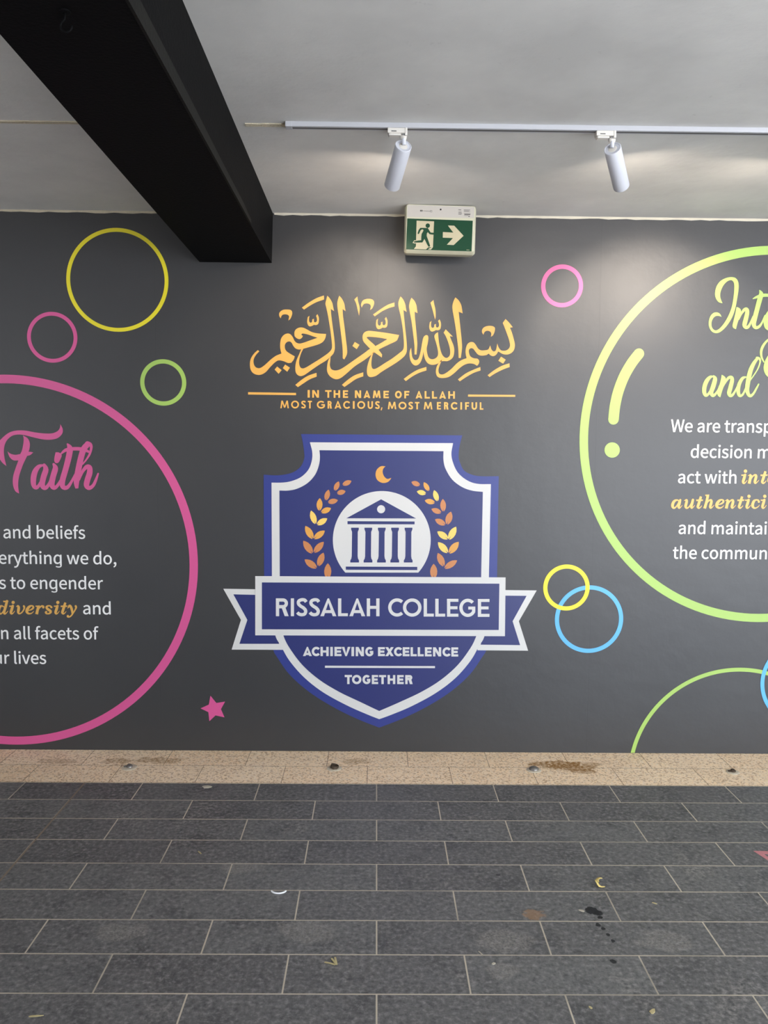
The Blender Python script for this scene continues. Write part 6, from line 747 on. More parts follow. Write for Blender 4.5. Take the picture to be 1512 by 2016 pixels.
        ('stroke', 3, [20645, 14556, 137, 20637, 14521, 141, 20624, 14471, 147, 20611, 14415, 153, 20598, 14363, 156, 20585, 14314, 156, 20570, 14266, 154, 20559, 14220, 150, 20553, 14182, 143, 20557, 14150, 133, 20566, 14124, 120, 20579, 14105, 106, 20595, 14095, 94, 20613, 14094, 83, 20635, 14103, 73, 20658, 14117, 64, 20680, 14136, 56, 20704, 14163, 48, 20730, 14198, 41, 20753, 14232, 35, 20768, 14255, 31]),
        ('fill', [20751, 14759, 20746, 14723, 20727, 14693, 20697, 14673, 20662, 14665, 20626, 14672, 20595, 14692, 20573, 14722, 20564, 14758, 20570, 14793, 20588, 14824, 20618, 14844, 20653, 14852, 20689, 14845, 20721, 14825, 20742, 14795]),
        ('stroke', 3, [21224, 14456, 118, 21219, 14472, 114, 21211, 14496, 107, 21200, 14521, 99, 21183, 14539, 94, 21159, 14551, 88, 21128, 14559, 82, 21095, 14563, 79, 21064, 14560, 81, 21033, 14551, 92, 21002, 14536, 110, 20973, 14516, 129, 20948, 14490, 143, 20928, 14457, 152, 20910, 14416, 157, 20896, 14374, 161, 20887, 14334, 162, 20882, 14298, 162, 20881, 14263, 160, 20885, 14230, 156, 20893, 14200, 150, 20908, 14173, 139, 20927, 14147, 126, 20950, 14125, 112, 20976, 14111, 100, 21004, 14104, 90, 21036, 14104, 82, 21069, 14109, 75, 21100, 14118, 69, 21130, 14133, 63, 21160, 14153, 59, 21188, 14176, 55, 21212, 14197, 50, 21232, 14218, 44, 21248, 14241, 36, 21261, 14261, 30, 21271, 14275, 25]),
        ('fill', [21315, 14575, 21594, 14596, 21576, 14521, 21337, 14506]),
        ('stroke', 3, [21527, 14564, 137, 21519, 14529, 141, 21507, 14479, 147, 21493, 14423, 153, 21480, 14371, 156, 21467, 14322, 156, 21453, 14273, 154, 21441, 14228, 150, 21436, 14190, 144, 21439, 14158, 133, 21449, 14132, 120, 21462, 14113, 106, 21478, 14103, 94, 21496, 14102, 83, 21518, 14110, 73, 21541, 14125, 64, 21563, 14144, 56, 21587, 14171, 48, 21612, 14206, 41, 21635, 14240, 35, 21651, 14263, 31]),
        ('fill', [21633, 14767, 21627, 14731, 21609, 14701, 21579, 14680, 21544, 14673, 21508, 14680, 21476, 14700, 21455, 14730, 21446, 14765, 21451, 14801, 21470, 14832, 21499, 14852, 21535, 14860, 21571, 14853, 21602, 14833, 21624, 14803]),
    ],
    'integrity_gold': [
        ('fill', [20167, 15961, 20453, 15983, 20434, 15907, 20189, 15892]),
        ('stroke', 3, [20384, 15951, 140, 20376, 15915, 144, 20363, 15864, 150, 20349, 15806, 156, 20336, 15753, 159, 20322, 15704, 159, 20308, 15654, 157, 20296, 15608, 153, 20290, 15569, 147, 20294, 15537, 136, 20303, 15511, 123, 20317, 15491, 108, 20333, 15480, 96, 20351, 15480, 85, 20373, 15488, 75, 20397, 15503, 66, 20420, 15523, 57, 20444, 15550, 49, 20471, 15586, 42, 20494, 15620, 36, 20510, 15644, 32]),
        ('fill', [20493, 16158, 20487, 16121, 20468, 16090, 20438, 16069, 20401, 16062, 20365, 16069, 20333, 16089, 20310, 16119, 20302, 16156, 20307, 16192, 20326, 16223, 20356, 16244, 20393, 16252, 20429, 16245, 20461, 16224, 20484, 16194]),
        ('stroke', 3, [20548, 15901, 32, 20575, 15912, 45, 20614, 15927, 64, 20653, 15943, 83, 20680, 15953, 96]),
        ('stroke', 0, [20711, 15954, 140, 20705, 15913, 144, 20696, 15856, 149, 20685, 15790, 155, 20674, 15725, 159, 20663, 15656, 162, 20649, 15580, 164, 20637, 15512, 165, 20629, 15464, 166]),
        ('stroke', 3, [20700, 15662, 51, 20717, 15697, 54, 20741, 15748, 59, 20769, 15802, 64, 20796, 15847, 70, 20823, 15879, 76, 20851, 15905, 82, 20878, 15925, 89, 20903, 15939, 96, 20927, 15947, 103, 20949, 15948, 112, 20968, 15943, 120, 20983, 15934, 127, 20994, 15920, 133, 21000, 15900, 138, 21003, 15876, 143, 21003, 15848, 147, 20999, 15814, 151, 20991, 15775, 155, 20981, 15734, 159, 20972, 15696, 159, 20963, 15661, 158, 20953, 15628, 154, 20946, 15596, 148, 20943, 15569, 140, 20947, 15542, 129, 20955, 15518, 116, 20967, 15499, 101, 20982, 15490, 89, 20999, 15492, 80, 21019, 15505, 72, 21042, 15523, 65, 21065, 15544, 57, 21093, 15572, 49, 21124, 15605, 39, 21152, 15637, 31, 21172, 15660, 25]),
        ('fill', [21246, 15978, 21638, 15988, 21632, 15905, 21250, 15889]),
        ('stroke', 0, [21512, 16158, 127, 21501, 16116, 133, 21485, 16056, 140, 21467, 15988, 148, 21450, 15922, 153, 21432, 15857, 155, 21414, 15787, 156, 21396, 15721, 155, 21382, 15668, 153, 21370, 15631, 150, 21360, 15606, 146, 21354, 15586, 140, 21355, 15566, 134, 21365, 15543, 126, 21382, 15520, 116, 21402, 15503, 106, 21423, 15494, 96, 21443, 15496, 86, 21465, 15507, 76, 21488, 15524, 66, 21509, 15542, 57, 21531, 15565, 50, 21554, 15593, 42, 21574, 15620, 36, 21588, 15638, 32]),
        ('stroke', 3, [21783, 15678, 38, 21818, 15689, 47, 21870, 15704, 59, 21925, 15723, 72, 21971, 15743, 83, 22008, 15766, 91, 22041, 15791, 99, 22069, 15817, 105, 22087, 15843, 108, 22097, 15867, 109, 22098, 15892, 108, 22093, 15915, 105, 22083, 15935, 102, 22067, 15951, 96, 22045, 15964, 88, 22019, 15973, 83, 21992, 15975, 83, 21961, 15970, 92, 21927, 15959, 108, 21893, 15943, 126, 21860, 15920, 140, 21829, 15888, 151, 21797, 15849, 161, 21768, 15807, 168, 21747, 15766, 172, 21733, 15727, 173, 21725, 15687, 171, 21723, 15648, 166, 21729, 15614, 159, 21743, 15584, 150, 21766, 15558, 139, 21793, 15535, 126, 21823, 15520, 115, 21856, 15510, 104, 21894, 15507, 94, 21932, 15508, 85, 21966, 15514, 77, 21997, 15527, 69, 22026, 15546, 63, 22052, 15566, 57, 22075, 15585, 51, 22095, 15603, 44, 22112, 15622, 37, 22125, 15638, 30, 22135, 15649, 26]),
    ],
    'words_right': [
        ('space',),
        ('glyph', 'W', 16125, 18292, 2535, 2620),
        ('glyph', 'e', 16883, 18293, 2535, 2620),
        ('space',),
        ('glyph', 'a', 17572, 18294, 2535, 2620),
        ('glyph', 'r', 18072, 18294, 2535, 2620),
        ('glyph', 'e', 18417, 18295, 2535, 2620),
        ('space',),
        ('glyph', 't', 19106, 18295, 2535, 2620),
        ('glyph', 'r', 19441, 18296, 2535, 2620),
        ('glyph', 'a', 19786, 18296, 2535, 2620),
        ('glyph', 'n', 20285, 18297, 2535, 2620),
        ('glyph', 's', 20828, 18297, 2535, 2620),
        ('glyph', 'p', 21243, 18298, 2535, 2620),
        ('space',),
        ('glyph', 'd', 17263, 16878, 2553, 2620),
        ('glyph', 'e', 17817, 16879, 2553, 2620),
        ('glyph', 'c', 18312, 16879, 2553, 2620),
        ('glyph', 'i', 18769, 16880, 2553, 2620),
        ('glyph', 's', 19014, 16880, 2553, 2620),
        ('glyph', 'i', 19433, 16880, 2553, 2620),
        ('glyph', 'o', 19678, 16881, 2553, 2620),
        ('glyph', 'n', 20219, 16881, 2553, 2620),
        ('space',),
        ('glyph', 'm', 20965, 16882, 2553, 2620),
        ('space',),
        ('glyph', 'a', 16608, 15462, 2576, 2620),
        ('glyph', 'c', 17116, 15463, 2576, 2620),
        ('glyph', 't', 17577, 15464, 2576, 2620),
        ('space',),
        ('glyph', 'w', 18118, 15466, 2576, 2620),
        ('glyph', 'i', 18842, 15467, 2576, 2620),
        ('glyph', 't', 19089, 15468, 2576, 2620),
        ('glyph', 'h', 19429, 15469, 2576, 2620),
        ('space',),
        ('glyph', 'a', 16752, 12622, 2572, 2620),
        ('glyph', 'n', 17259, 12624, 2572, 2620),
        ('glyph', 'd', 17809, 12625, 2572, 2620),
        ('space',),
        ('glyph', 'm', 18568, 12627, 2572, 2620),
        ('glyph', 'a', 19401, 12630, 2572, 2620),
        ('glyph', 'i', 19908, 12631, 2572, 2620),
        ('glyph', 'n', 20154, 12632, 2572, 2620),
        ('glyph', 't', 20705, 12634, 2572, 2620),
        ('glyph', 'a', 21044, 12635, 2572, 2620),
        ('glyph', 'i', 21551, 12636, 2572, 2620),
        ('space',),
        ('glyph', 't', 16512, 11225, 2580, 2620),
        ('glyph', 'h', 16852, 11225, 2580, 2620),
        ('glyph', 'e', 17402, 11226, 2580, 2620),
        ('space',),
        ('glyph', 'c', 18103, 11228, 2580, 2620),
        ('glyph', 'o', 18565, 11228, 2580, 2620),
        ('glyph', 'm', 19112, 11229, 2580, 2620),
        ('glyph', 'm', 19948, 11231, 2580, 2620),
        ('glyph', 'u', 20783, 11232, 2580, 2620),
        ('glyph', 'n', 21333, 11233, 2580, 2620),
    ],
    'words_left': [
        ('space',),
        ('glyph', 'a', -20831, 12057, 2576, 2620),
        ('glyph', 'n', -20324, 12058, 2576, 2620),
        ('glyph', 'd', -19773, 12059, 2576, 2620),
        ('space',),
        ('glyph', 'b', -19013, 12060, 2576, 2620),
        ('glyph', 'e', -18456, 12061, 2576, 2620),
        ('glyph', 'l', -17957, 12062, 2576, 2620),
        ('glyph', 'i', -17702, 12063, 2576, 2620),
        ('glyph', 'e', -17454, 12063, 2576, 2620),
        ('glyph', 'f', -16955, 12064, 2576, 2620),
        ('glyph', 's', -16661, 12065, 2576, 2620),
        ('space',),
        ('glyph', 'e', -21123, 10627, 2601, 2620),
        ('glyph', 'r', -20619, 10629, 2601, 2620),
        ('glyph', 'y', -20265, 10630, 2601, 2620),
        ('glyph', 't', -19792, 10631, 2601, 2620),
        ('glyph', 'h', -19448, 10632, 2601, 2620),
        ('glyph', 'i', -18894, 10634, 2601, 2620),
        ('glyph', 'n', -18645, 10635, 2601, 2620),
        ('glyph', 'g', -18088, 10637, 2601, 2620),
        ('glyph', 'hook', -18088, 10637, 2601, 2620),
        ('space',),
        ('glyph', 'w', -17324, 10639, 2601, 2620),
        ('glyph', 'e', -16593, 10642, 2601, 2620),
        ('space',),
        ('glyph', 'd', -15885, 10644, 2601, 2620),
        ('glyph', 'o', -15321, 10646, 2601, 2620),
        ('glyph', ',', -14770, 10647, 2601, 2620),
        ('space',),
        ('glyph', 's', -21126, 9219, 2580, 2620),
        ('space',),
        ('glyph', 't', -20501, 9221, 2580, 2620),
        ('glyph', 'o', -20161, 9221, 2580, 2620),
        ('space',),
        ('glyph', 'e', -19412, 9223, 2580, 2620),
        ('glyph', 'n', -18912, 9224, 2580, 2620),
        ('glyph', 'g', -18360, 9226, 2580, 2620),
        ('glyph', 'hook', -18360, 9226, 2580, 2620),
        ('glyph', 'e', -17802, 9227, 2580, 2620),
        ('glyph', 'n', -17302, 9228, 2580, 2620),
        ('glyph', 'd', -16749, 9230, 2580, 2620),
        ('glyph', 'e', -16189, 9231, 2580, 2620),
        ('glyph', 'r', -15689, 9232, 2580, 2620),
        ('space',),
        ('glyph', 'a', -16512, 7816, 2647, 2620),
        ('glyph', 'n', -15990, 7815, 2647, 2620),
        ('glyph', 'd', -15424, 7813, 2647, 2620),
        ('space',),
        ('glyph', 'n', -21150, 6366, 2553, 2620),
        ('space',),
        ('glyph', 'a', -20405, 6368, 2553, 2620),
        ('glyph', 'l', -19902, 6370, 2553, 2620),
        ('glyph', 'l', -19649, 6371, 2553, 2620),
        ('space',),
        ('glyph', 'f', -19198, 6372, 2553, 2620),
        ('glyph', 'a', -18907, 6373, 2553, 2620),
        ('glyph', 'c', -18404, 6375, 2553, 2620),
        ('glyph', 'e', -17947, 6376, 2553, 2620),
        ('glyph', 't', -17452, 6378, 2553, 2620),
        ('glyph', 's', -17115, 6379, 2553, 2620),
        ('space',),
        ('glyph', 'o', -16497, 6381, 2553, 2620),
        ('glyph', 'f', -15956, 6382, 2553, 2620),
        ('space',),
        ('glyph', 'u', -21549, 4962, 2564, 2620),
        ('glyph', 'r', -21003, 4962, 2564, 2620),
        ('space',),
        ('glyph', 'l', -20454, 4962, 2564, 2620),
        ('glyph', 'i', -20200, 4962, 2564, 2620),
        ('glyph', 'v', -19954, 4962, 2564, 2620),
        ('glyph', 'e', -19488, 4962, 2564, 2620),
        ('glyph', 's', -18990, 4962, 2564, 2620),
    ],
    'crest_backing': [
        ('fill', [-6354, 15711, -6218, 15703, -6081, 15694, -5945, 15685, -5812, 15680, -5685, 15680, -5565, 15684, -5450, 15693, -5339, 15705, -5232, 15721, -5128, 15740, -5028, 15763, -4931, 15787, -4838, 15817, -4749, 15851, -4664, 15893, -4581, 15944, -4499, 16001, -4423, 16064, -4353, 16132, -4293, 16203, -4242, 16281, -4200, 16365, -4165, 16453, -4138, 16540, -4117, 16622, -4105, 16696, -4101, 16765, -4103, 16833, -4109, 16907, -4118, 16992, -4129, 17094, -4145, 17207, -4163, 17325, -4183, 17441, -4202, 17546, -4220, 17639, -4238, 17725, -4257, 17807, -4276, 17887, -4295, 17970, 4604, 17982, 4577, 17875, 4549, 17768, 4521, 17661, 4495, 17553, 4474, 17445, 4456, 17332, 4440, 17215, 4428, 17098, 4420, 16988, 4419, 16888, 4422, 16804, 4430, 16731, 4443, 16664, 4463, 16595, 4490, 16518, 4525, 16427, 4566, 16328, 4613, 16228, 4668, 16134, 4731, 16055, 4803, 15992, 4883, 15940, 4970, 15897, 5061, 15859, 5155, 15826, 5244, 15798, 5331, 15776, 5424, 15760, 5534, 15747, 5670, 15738, 5838, 15734, 6034, 15735, 6245, 15739, 6461, 15744, 6668, 15747, 6693, 10146, 6726, 7502, 6613, 7175, 6495, 6830, 6380, 6494, 6274, 6194, 6187, 5958, 6129, 5813, 6097, 5742, 6071, 5702, 6033, 5651, 5964, 5548, 5862, 5383, 5741, 5183, 5601, 4964, 5446, 4740, 5277, 4527, 5092, 4324, 4890, 4119, 4674, 3916, 4446, 3717, 4209, 3525, 3959, 3338, 3693, 3154, 3419, 2976, 3141, 2805, 2868, 2643, 2597, 2489, 2324, 2343, 2051, 2205, 1779, 2073, 1508, 1946, 1239, 1827, 971, 1716, 704, 1610, 437, 1505, 169, 1398, -95, 1502, -359, 1603, -623, 1706, -888, 1813, -1154, 1929, -1422, 2052, -1691, 2181, -1961, 2315, -2231, 2457, -2500, 2607, -2772, 2766, -3049, 2933, -3323, 3107, -3589, 3287, -3841, 3470, -4082, 3659, -4315, 3853, -4536, 4052, -4744, 4253, -4936, 4456, -5113, 4672, -5279, 4903, -5428, 5130, -5558, 5335, -5662, 5502, -5728, 5601, -5759, 5642, -5774, 5672, -5796, 5733, -5843, 5871, -5922, 6103, -6018, 6400, -6123, 6735, -6232, 7078, -6335, 7404]),
    ],
    'crest_border': [
        ('fill', [-5918, 15277, -5806, 15277, -5693, 15276, -5580, 15275, -5469, 15277, -5361, 15283, -5256, 15291, -5155, 15301, -5055, 15315, -4954, 15335, -4850, 15362, -4739, 15396, -4623, 15437, -4507, 15483, -4395, 15538, -4292, 15599, -4196, 15671, -4104, 15751, -4018, 15837, -3941, 15928, -3875, 16021, -3820, 16119, -3776, 16222, -3741, 16328, -3713, 16433, -3690, 16533, -3674, 16628, -3664, 16719, -3661, 16809, -3664, 16901, -3673, 16997, -3689, 17098, -3714, 17202, -3744, 17309, -3775, 17416, -3804, 17522, 4100, 17552, 4081, 17436, 4058, 17319, 4037, 17202, 4022, 17088, 4017, 16977, 4022, 16872, 4035, 16771, 4055, 16672, 4083, 16572, 4118, 16468, 4161, 16357, 4209, 16242, 4266, 16127, 4332, 16015, 4407, 15913, 4496, 15817, 4597, 15726, 4705, 15640, 4817, 15564, 4928, 15498, 5035, 15444, 5141, 15401, 5250, 15366, 5366, 15339, 5491, 15317, 5629, 15304, 5777, 15300, 5931, 15302, 6086, 15305, 6238, 15305, 6231, 10114, 6277, 8113, 6233, 7824, 6189, 7522, 6145, 7227, 6099, 6957, 6050, 6734, 5998, 6575, 5946, 6467, 5890, 6383, 5828, 6295, 5757, 6177, 5680, 6025, 5599, 5858, 5510, 5680, 5407, 5495, 5287, 5308, 5148, 5115, 4992, 4913, 4823, 4707, 4642, 4504, 4452, 4310, 4252, 4125, 4040, 3944, 3817, 3769, 3585, 3598, 3344, 3432, 3089, 3268, 2818, 3107, 2541, 2953, 2269, 2807, 2012, 2674, 1769, 2555, 1531, 2447, 1304, 2349, 1090, 2261, 895, 2180, 724, 2110, 575, 2052, 438, 2001, 304, 1952, 165, 1900, 29, 1953, -101, 2003, -234, 2054, -379, 2113, -546, 2183, -737, 2264, -947, 2353, -1170, 2450, -1405, 2558, -1647, 2675, -1904, 2805, -2179, 2947, -2459, 3098, -2733, 3254, -2990, 3414, -3229, 3576, -3458, 3744, -3677, 3916, -3886, 4094, -4086, 4276, -4277, 4467, -4461, 4667, -4634, 4870, -4793, 5069, -4936, 5260, -5059, 5445, -5164, 5627, -5257, 5803, -5340, 5968, -5419, 6120, -5493, 6242, -5559, 6335, -5618, 6426, -5671, 6538, -5721, 6696, -5765, 6913, -5801, 7172, -5834, 7454, -5866, 7743, -5900, 8019]),
    ],
    'crest_field': [
        ('fill', [-5482, 14844, -5384, 14843, -5286, 14840, -5187, 14838, -5089, 14840, -4989, 14848, -4889, 14861, -4788, 14877, -4686, 14899, -4583, 14927, -4477, 14965, -4367, 15012, -4251, 15068, -4135, 15132, -4023, 15202, -3920, 15277, -3824, 15360, -3733, 15449, -3648, 15545, -3571, 15644, -3503, 15746, -3444, 15855, -3395, 15970, -3353, 16088, -3319, 16201, -3290, 16305, -3270, 16399, -3257, 16485, -3250, 16566, -3247, 16645, -3245, 16723, -3246, 16800, -3252, 16874, -3259, 16947, -3267, 17020, -3274, 17093, 3578, 17103, 3578, 17002, 3576, 16901, 3574, 16800, 3577, 16700, 3586, 16602, 3598, 16509, 3613, 16421, 3633, 16332, 3662, 16240, 3705, 16139, 3761, 16024, 3830, 15899, 3908, 15771, 3995, 15648, 4087, 15537, 4189, 15439, 4301, 15347, 4419, 15263, 4538, 15188, 4654, 15123, 4767, 15068, 4879, 15024, 4991, 14988, 5104, 14958, 5218, 14932, 5333, 14911, 5449, 14898, 5566, 14889, 5682, 14881, 5799, 14871, 5798, 10110, 5853, 7496, 5801, 7341, 5750, 7186, 5698, 7031, 5645, 6879, 5589, 6731, 5535, 6594, 5485, 6468, 5431, 6341, 5363, 6205, 5273, 6050, 5160, 5869, 5029, 5669, 4883, 5460, 4726, 5252, 4561, 5055, 4387, 4870, 4201, 4688, 4006, 4511, 3806, 4342, 3601, 4180, 3394, 4028, 3182, 3886, 2964, 3749, 2742, 3618, 2514, 3488, 2279, 3362, 2035, 3240, 1788, 3122, 1542, 3007, 1302, 2894, 1069, 2786, 840, 2681, 614, 2579, 388, 2478, 160, 2375, -53, 2477, -264, 2578, -476, 2680, -692, 2784, -917, 2892, -1154, 3004, -1401, 3119, -1652, 3236, -1900, 3357, -2139, 3482, -2368, 3609, -2592, 3737, -2812, 3870, -3026, 4009, -3236, 4158, -3442, 4316, -3645, 4483, -3843, 4656, -4031, 4835, -4208, 5018, -4376, 5212, -4536, 5417, -4685, 5624, -4820, 5822, -4936, 6001, -5029, 6154, -5101, 6290, -5160, 6416, -5212, 6541, -5262, 6675, -5309, 6818, -5349, 6965, -5384, 7113, -5418, 7262, -5455, 7410]),
    ],
    'tail_left': [
        ('fill', [-8625, 9315, -6499, 9296, -6506, 6690, -5298, 6699, -5299, 5862, -8177, 5854, -7649, 7553]),
    ],
    'tail_left_fill': [
        ('fill', [-8062, 9003, -6500, 8979, -6506, 6789, -5685, 6795, -5504, 6206, -7740, 6190, -7287, 7556]),
    ],
    'tail_right': [
        ('fill', [8936, 9357, 7001, 9366, 7058, 6742, 5661, 6731, 5677, 5917, 8536, 5913, 7973, 7598]),
    ],
    'tail_right_fill': [
        ('fill', [8375, 9047, 7008, 9049, 7058, 6742, 5989, 6734, 5841, 6240, 8078, 6231, 7621, 7595]),
    ],
    'banner': [
        ('fill', [-6833, 10047, 7167, 10087, 7203, 6743, -6844, 6688]),
    ],
    'banner_fill': [
        ('fill', [-6462, 9697, 6824, 9731, 6844, 7097, -6469, 7035]),
    ],
    'rule': [
        ('fill', [-2923, 4972, 3285, 4997, 3287, 4879, -2922, 4854]),
    ],
    'disc': [
        ('fill', [2271, 10319, 2383, 10457, 2486, 10603, 2579, 10754, 2663, 10911, 2736, 11074, 2798, 11240, 2849, 11411, 2889, 11584, 2918, 11760, 2936, 11937, 2942, 12115, 2937, 12292, 2920, 12469, 2892, 12645, 2853, 12818, 2803, 12988, 2741, 13155, 2670, 13317, 2588, 13474, 2496, 13626, 2395, 13771, 2284, 13909, 2165, 14040, 2038, 14163, 1903, 14277, 1762, 14382, 1614, 14478, 1460, 14564, 1301, 14640, 1137, 14705, 970, 14760, 799, 14803, 627, 14836, 452, 14857, 277, 14867, 101, 14865, -75, 14852, -249, 14828, -421, 14792, -590, 14745, -756, 14688, -919, 14620, -1076, 14541, -1228, 14452, -1374, 14354, -1514, 14246, -1646, 14130, -1771, 14005, -1887, 13872, -1995, 13732, -2093, 13585, -2182, 13432, -2261, 13274, -2329, 13111, -2387, 12943, -2434, 12772, -2470, 12599, -2495, 12423, -2508, 12246, -2510, 12068, -2500, 11891, -2480, 11714, -2447, 11539, -2404, 11367, -2349, 11198, -2284, 11032, -2208, 10871, -2122, 10715, -2026, 10566, -1921, 10422, -1807, 10286]),
    ],
    'temple': [
        ('fill', [-1769, 13334, 156, 14409, 2111, 13358], [385, 13859, 381, 13815, 369, 13773, 348, 13734, 321, 13699, 287, 13671, 248, 13650, 207, 13637, 163, 13632, 119, 13636, 77, 13648, 38, 13669, 4, 13697, -24, 13730, -46, 13769, -59, 13811, -63, 13855, -59, 13899, -47, 13941, -27, 13980, 1, 14015, 35, 14043, 73, 14064, 115, 14077, 159, 14082, 202, 14078, 245, 14065, 283, 14045, 318, 14017, 346, 13984, 367, 13945, 380, 13903]),
        ('fill', [-1702, 13175, 2029, 13189, 2031, 13029, -1701, 13006]),
        ('fill', [-1499, 12810, -1500, 12716, -1444, 12575, -1454, 11217, -1478, 11075, -1534, 10980, -1535, 10857, -1047, 10861, -1046, 10984, -1102, 11078, -1125, 11220, -1126, 12578, -1069, 12720, -1069, 12814]),
        ('fill', [-756, 12817, -756, 12723, -700, 12582, -708, 11223, -732, 11081, -788, 10986, -789, 10863, -300, 10867, -300, 10990, -356, 11084, -380, 11226, -382, 12585, -326, 12726, -326, 12820]),
        ('fill', [-7, 12823, -8, 12729, 49, 12588, 43, 11230, 19, 11088, -37, 10992, -37, 10869, 451, 10873, 451, 10997, 394, 11091, 371, 11232, 367, 12591, 423, 12733, 423, 12827]),
        ('fill', [732, 12829, 732, 12735, 788, 12595, 784, 11236, 761, 11094, 704, 10999, 704, 10876, 1193, 10880, 1193, 11003, 1136, 11097, 1113, 11239, 1106, 12597, 1162, 12739, 1162, 12833]),
        ('fill', [1481, 12836, 1481, 12742, 1537, 12601, 1535, 11242, 1512, 11100, 1456, 11005, 1456, 10882, 1944, 10886, 1944, 11009, 1887, 11103, 1864, 11245, 1856, 12604, 1912, 12746, 1911, 12840]),
        ('fill', [-1781, 10628, 2211, 10642, 2214, 10461, -1780, 10448]),
    ],
    'moon': [
        ('fill', [380, 16238, 315, 16242, 248, 16249, 183, 16250, 120, 16235, 56, 16200, -8, 16150, -66, 16092, -111, 16029, -140, 15960, -158, 15883, -166, 15805, -164, 15731, -152, 15660, -131, 15591, -99, 15527, -59, 15471, -7, 15422, 58, 15380, 126, 15346, 194, 15324, 260, 15316, 329, 15318, 396, 15330, 454, 15345, 504, 15366, 548, 15394, 587, 15426, 621, 15459, 649, 15493, 671, 15531, 691, 15570, 712, 15608, 658, 15587, 603, 15563, 550, 15544, 499, 15541, 450, 15557, 402, 15587, 359, 15626, 321, 15670, 288, 15721, 260, 15781, 238, 15843, 225, 15902, 223, 15956, 230, 16010, 243, 16061, 261, 16106, 285, 16144, 315, 16177, 349, 16207]),
    ],
    'star': [
        ('fill', [-9393, 3189, -9062, 2771, -8568, 2855, -8806, 2415, -8609, 1945, -9113, 2054, -9465, 1716, -9514, 2238, -9957, 2454, -9488, 2675]),
    ],
    'exclamation': [
        ('stroke', 3, [12946, 18947, 584, 12951, 19025, 583, 12957, 19132, 583, 12965, 19259, 583, 12974, 19397, 583, 12987, 19537, 583, 13002, 19670, 583, 13021, 19797, 583, 13042, 19928, 583, 13066, 20060, 582, 13092, 20194, 582, 13123, 20328, 582, 13158, 20464, 582, 13198, 20601, 582, 13242, 20741, 582, 13290, 20883, 582, 13341, 21023, 581, 13394, 21160, 581, 13450, 21292, 581, 13509, 21421, 581, 13573, 21548, 581, 13639, 21671, 581, 13706, 21791, 581, 13774, 21905, 581, 13839, 22013, 580, 13909, 22118, 580, 13983, 22222, 580, 14058, 22321, 580, 14127, 22409, 580, 14185, 22483, 580, 14227, 22538, 580]),
    ],
    'exclamation_dot': [
        ('fill', [13353, 17261, 13351, 17205, 13342, 17151, 13326, 17099, 13303, 17049, 13274, 17003, 13239, 16961, 13198, 16924, 13153, 16893, 13104, 16868, 13052, 16850, 12998, 16838, 12942, 16834, 12887, 16837, 12832, 16848, 12779, 16865, 12728, 16889, 12681, 16919, 12638, 16955, 12600, 16996, 12568, 17042, 12542, 17091, 12522, 17143, 12510, 17197, 12504, 17252, 12506, 17308, 12515, 17362, 12531, 17414, 12554, 17464, 12584, 17510, 12619, 17552, 12659, 17589, 12705, 17620, 12753, 17644, 12805, 17663, 12859, 17674, 12915, 17678, 12970, 17675, 13025, 17665, 13078, 17648, 13129, 17624, 13176, 17593, 13219, 17558, 13257, 17516, 13289, 17471, 13315, 17422, 13335, 17370, 13347, 17316]),
    ],
    'leaves': [
        ('fill', [-1497, 15415, -1580, 15444, -1690, 15454, -1796, 15429, -1888, 15374, -1946, 15310, -1984, 15240, -1989, 15214, -1975, 15208, -1844, 15254, -1964, 15183, -1968, 15168, -1945, 15155, -1867, 15139, -1781, 15142, -1679, 15177, -1592, 15242, -1529, 15333]),
        ('fill', [-2191, 15380, -2274, 15345, -2365, 15277, -2431, 15186, -2466, 15081, -2470, 14992, -2454, 14913, -2440, 14889, -2425, 14894, -2354, 15019, -2400, 14883, -2394, 14868, -2367, 14874, -2297, 14915, -2233, 14976, -2177, 15072, -2152, 15181, -2162, 15294]),
        ('fill', [-1816, 14840, -1887, 14885, -1985, 14917, -2085, 14914, -2176, 14879, -2238, 14828, -2282, 14768, -2291, 14742, -2279, 14734, -2153, 14752, -2272, 14707, -2278, 14694, -2259, 14676, -2191, 14644, -2112, 14630, -2016, 14644, -1927, 14690, -1857, 14766]),
        ('fill', [-2755, 14919, -2836, 14865, -2920, 14773, -2973, 14661, -2993, 14540, -2982, 14443, -2952, 14360, -2934, 14336, -2919, 14345, -2865, 14495, -2891, 14338, -2882, 14323, -2855, 14335, -2788, 14394, -2731, 14473, -2689, 14588, -2682, 14712, -2711, 14833]),
        ('fill', [-2239, 14336, -2318, 14384, -2428, 14420, -2542, 14418, -2648, 14382, -2721, 14329, -2776, 14266, -2787, 14239, -2774, 14230, -2629, 14248, -2767, 14201, -2776, 14187, -2754, 14168, -2678, 14134, -2589, 14118, -2478, 14131, -2375, 14178, -2290, 14258]),
        ('fill', [-3243, 14445, -3319, 14364, -3389, 14242, -3421, 14104, -3413, 13965, -3378, 13860, -3325, 13775, -3300, 13753, -3286, 13766, -3263, 13946, -3253, 13765, -3241, 13751, -3214, 13771, -3154, 13852, -3111, 13955, -3092, 14093, -3113, 14232, -3174, 14359]),
        ('fill', [-2618, 13891, -2711, 13924, -2833, 13937, -2952, 13912, -3055, 13852, -3122, 13782, -3166, 13705, -3172, 13675, -3157, 13669, -3009, 13717, -3144, 13640, -3150, 13624, -3124, 13609, -3038, 13590, -2942, 13592, -2828, 13628, -2729, 13699, -2656, 13799]),
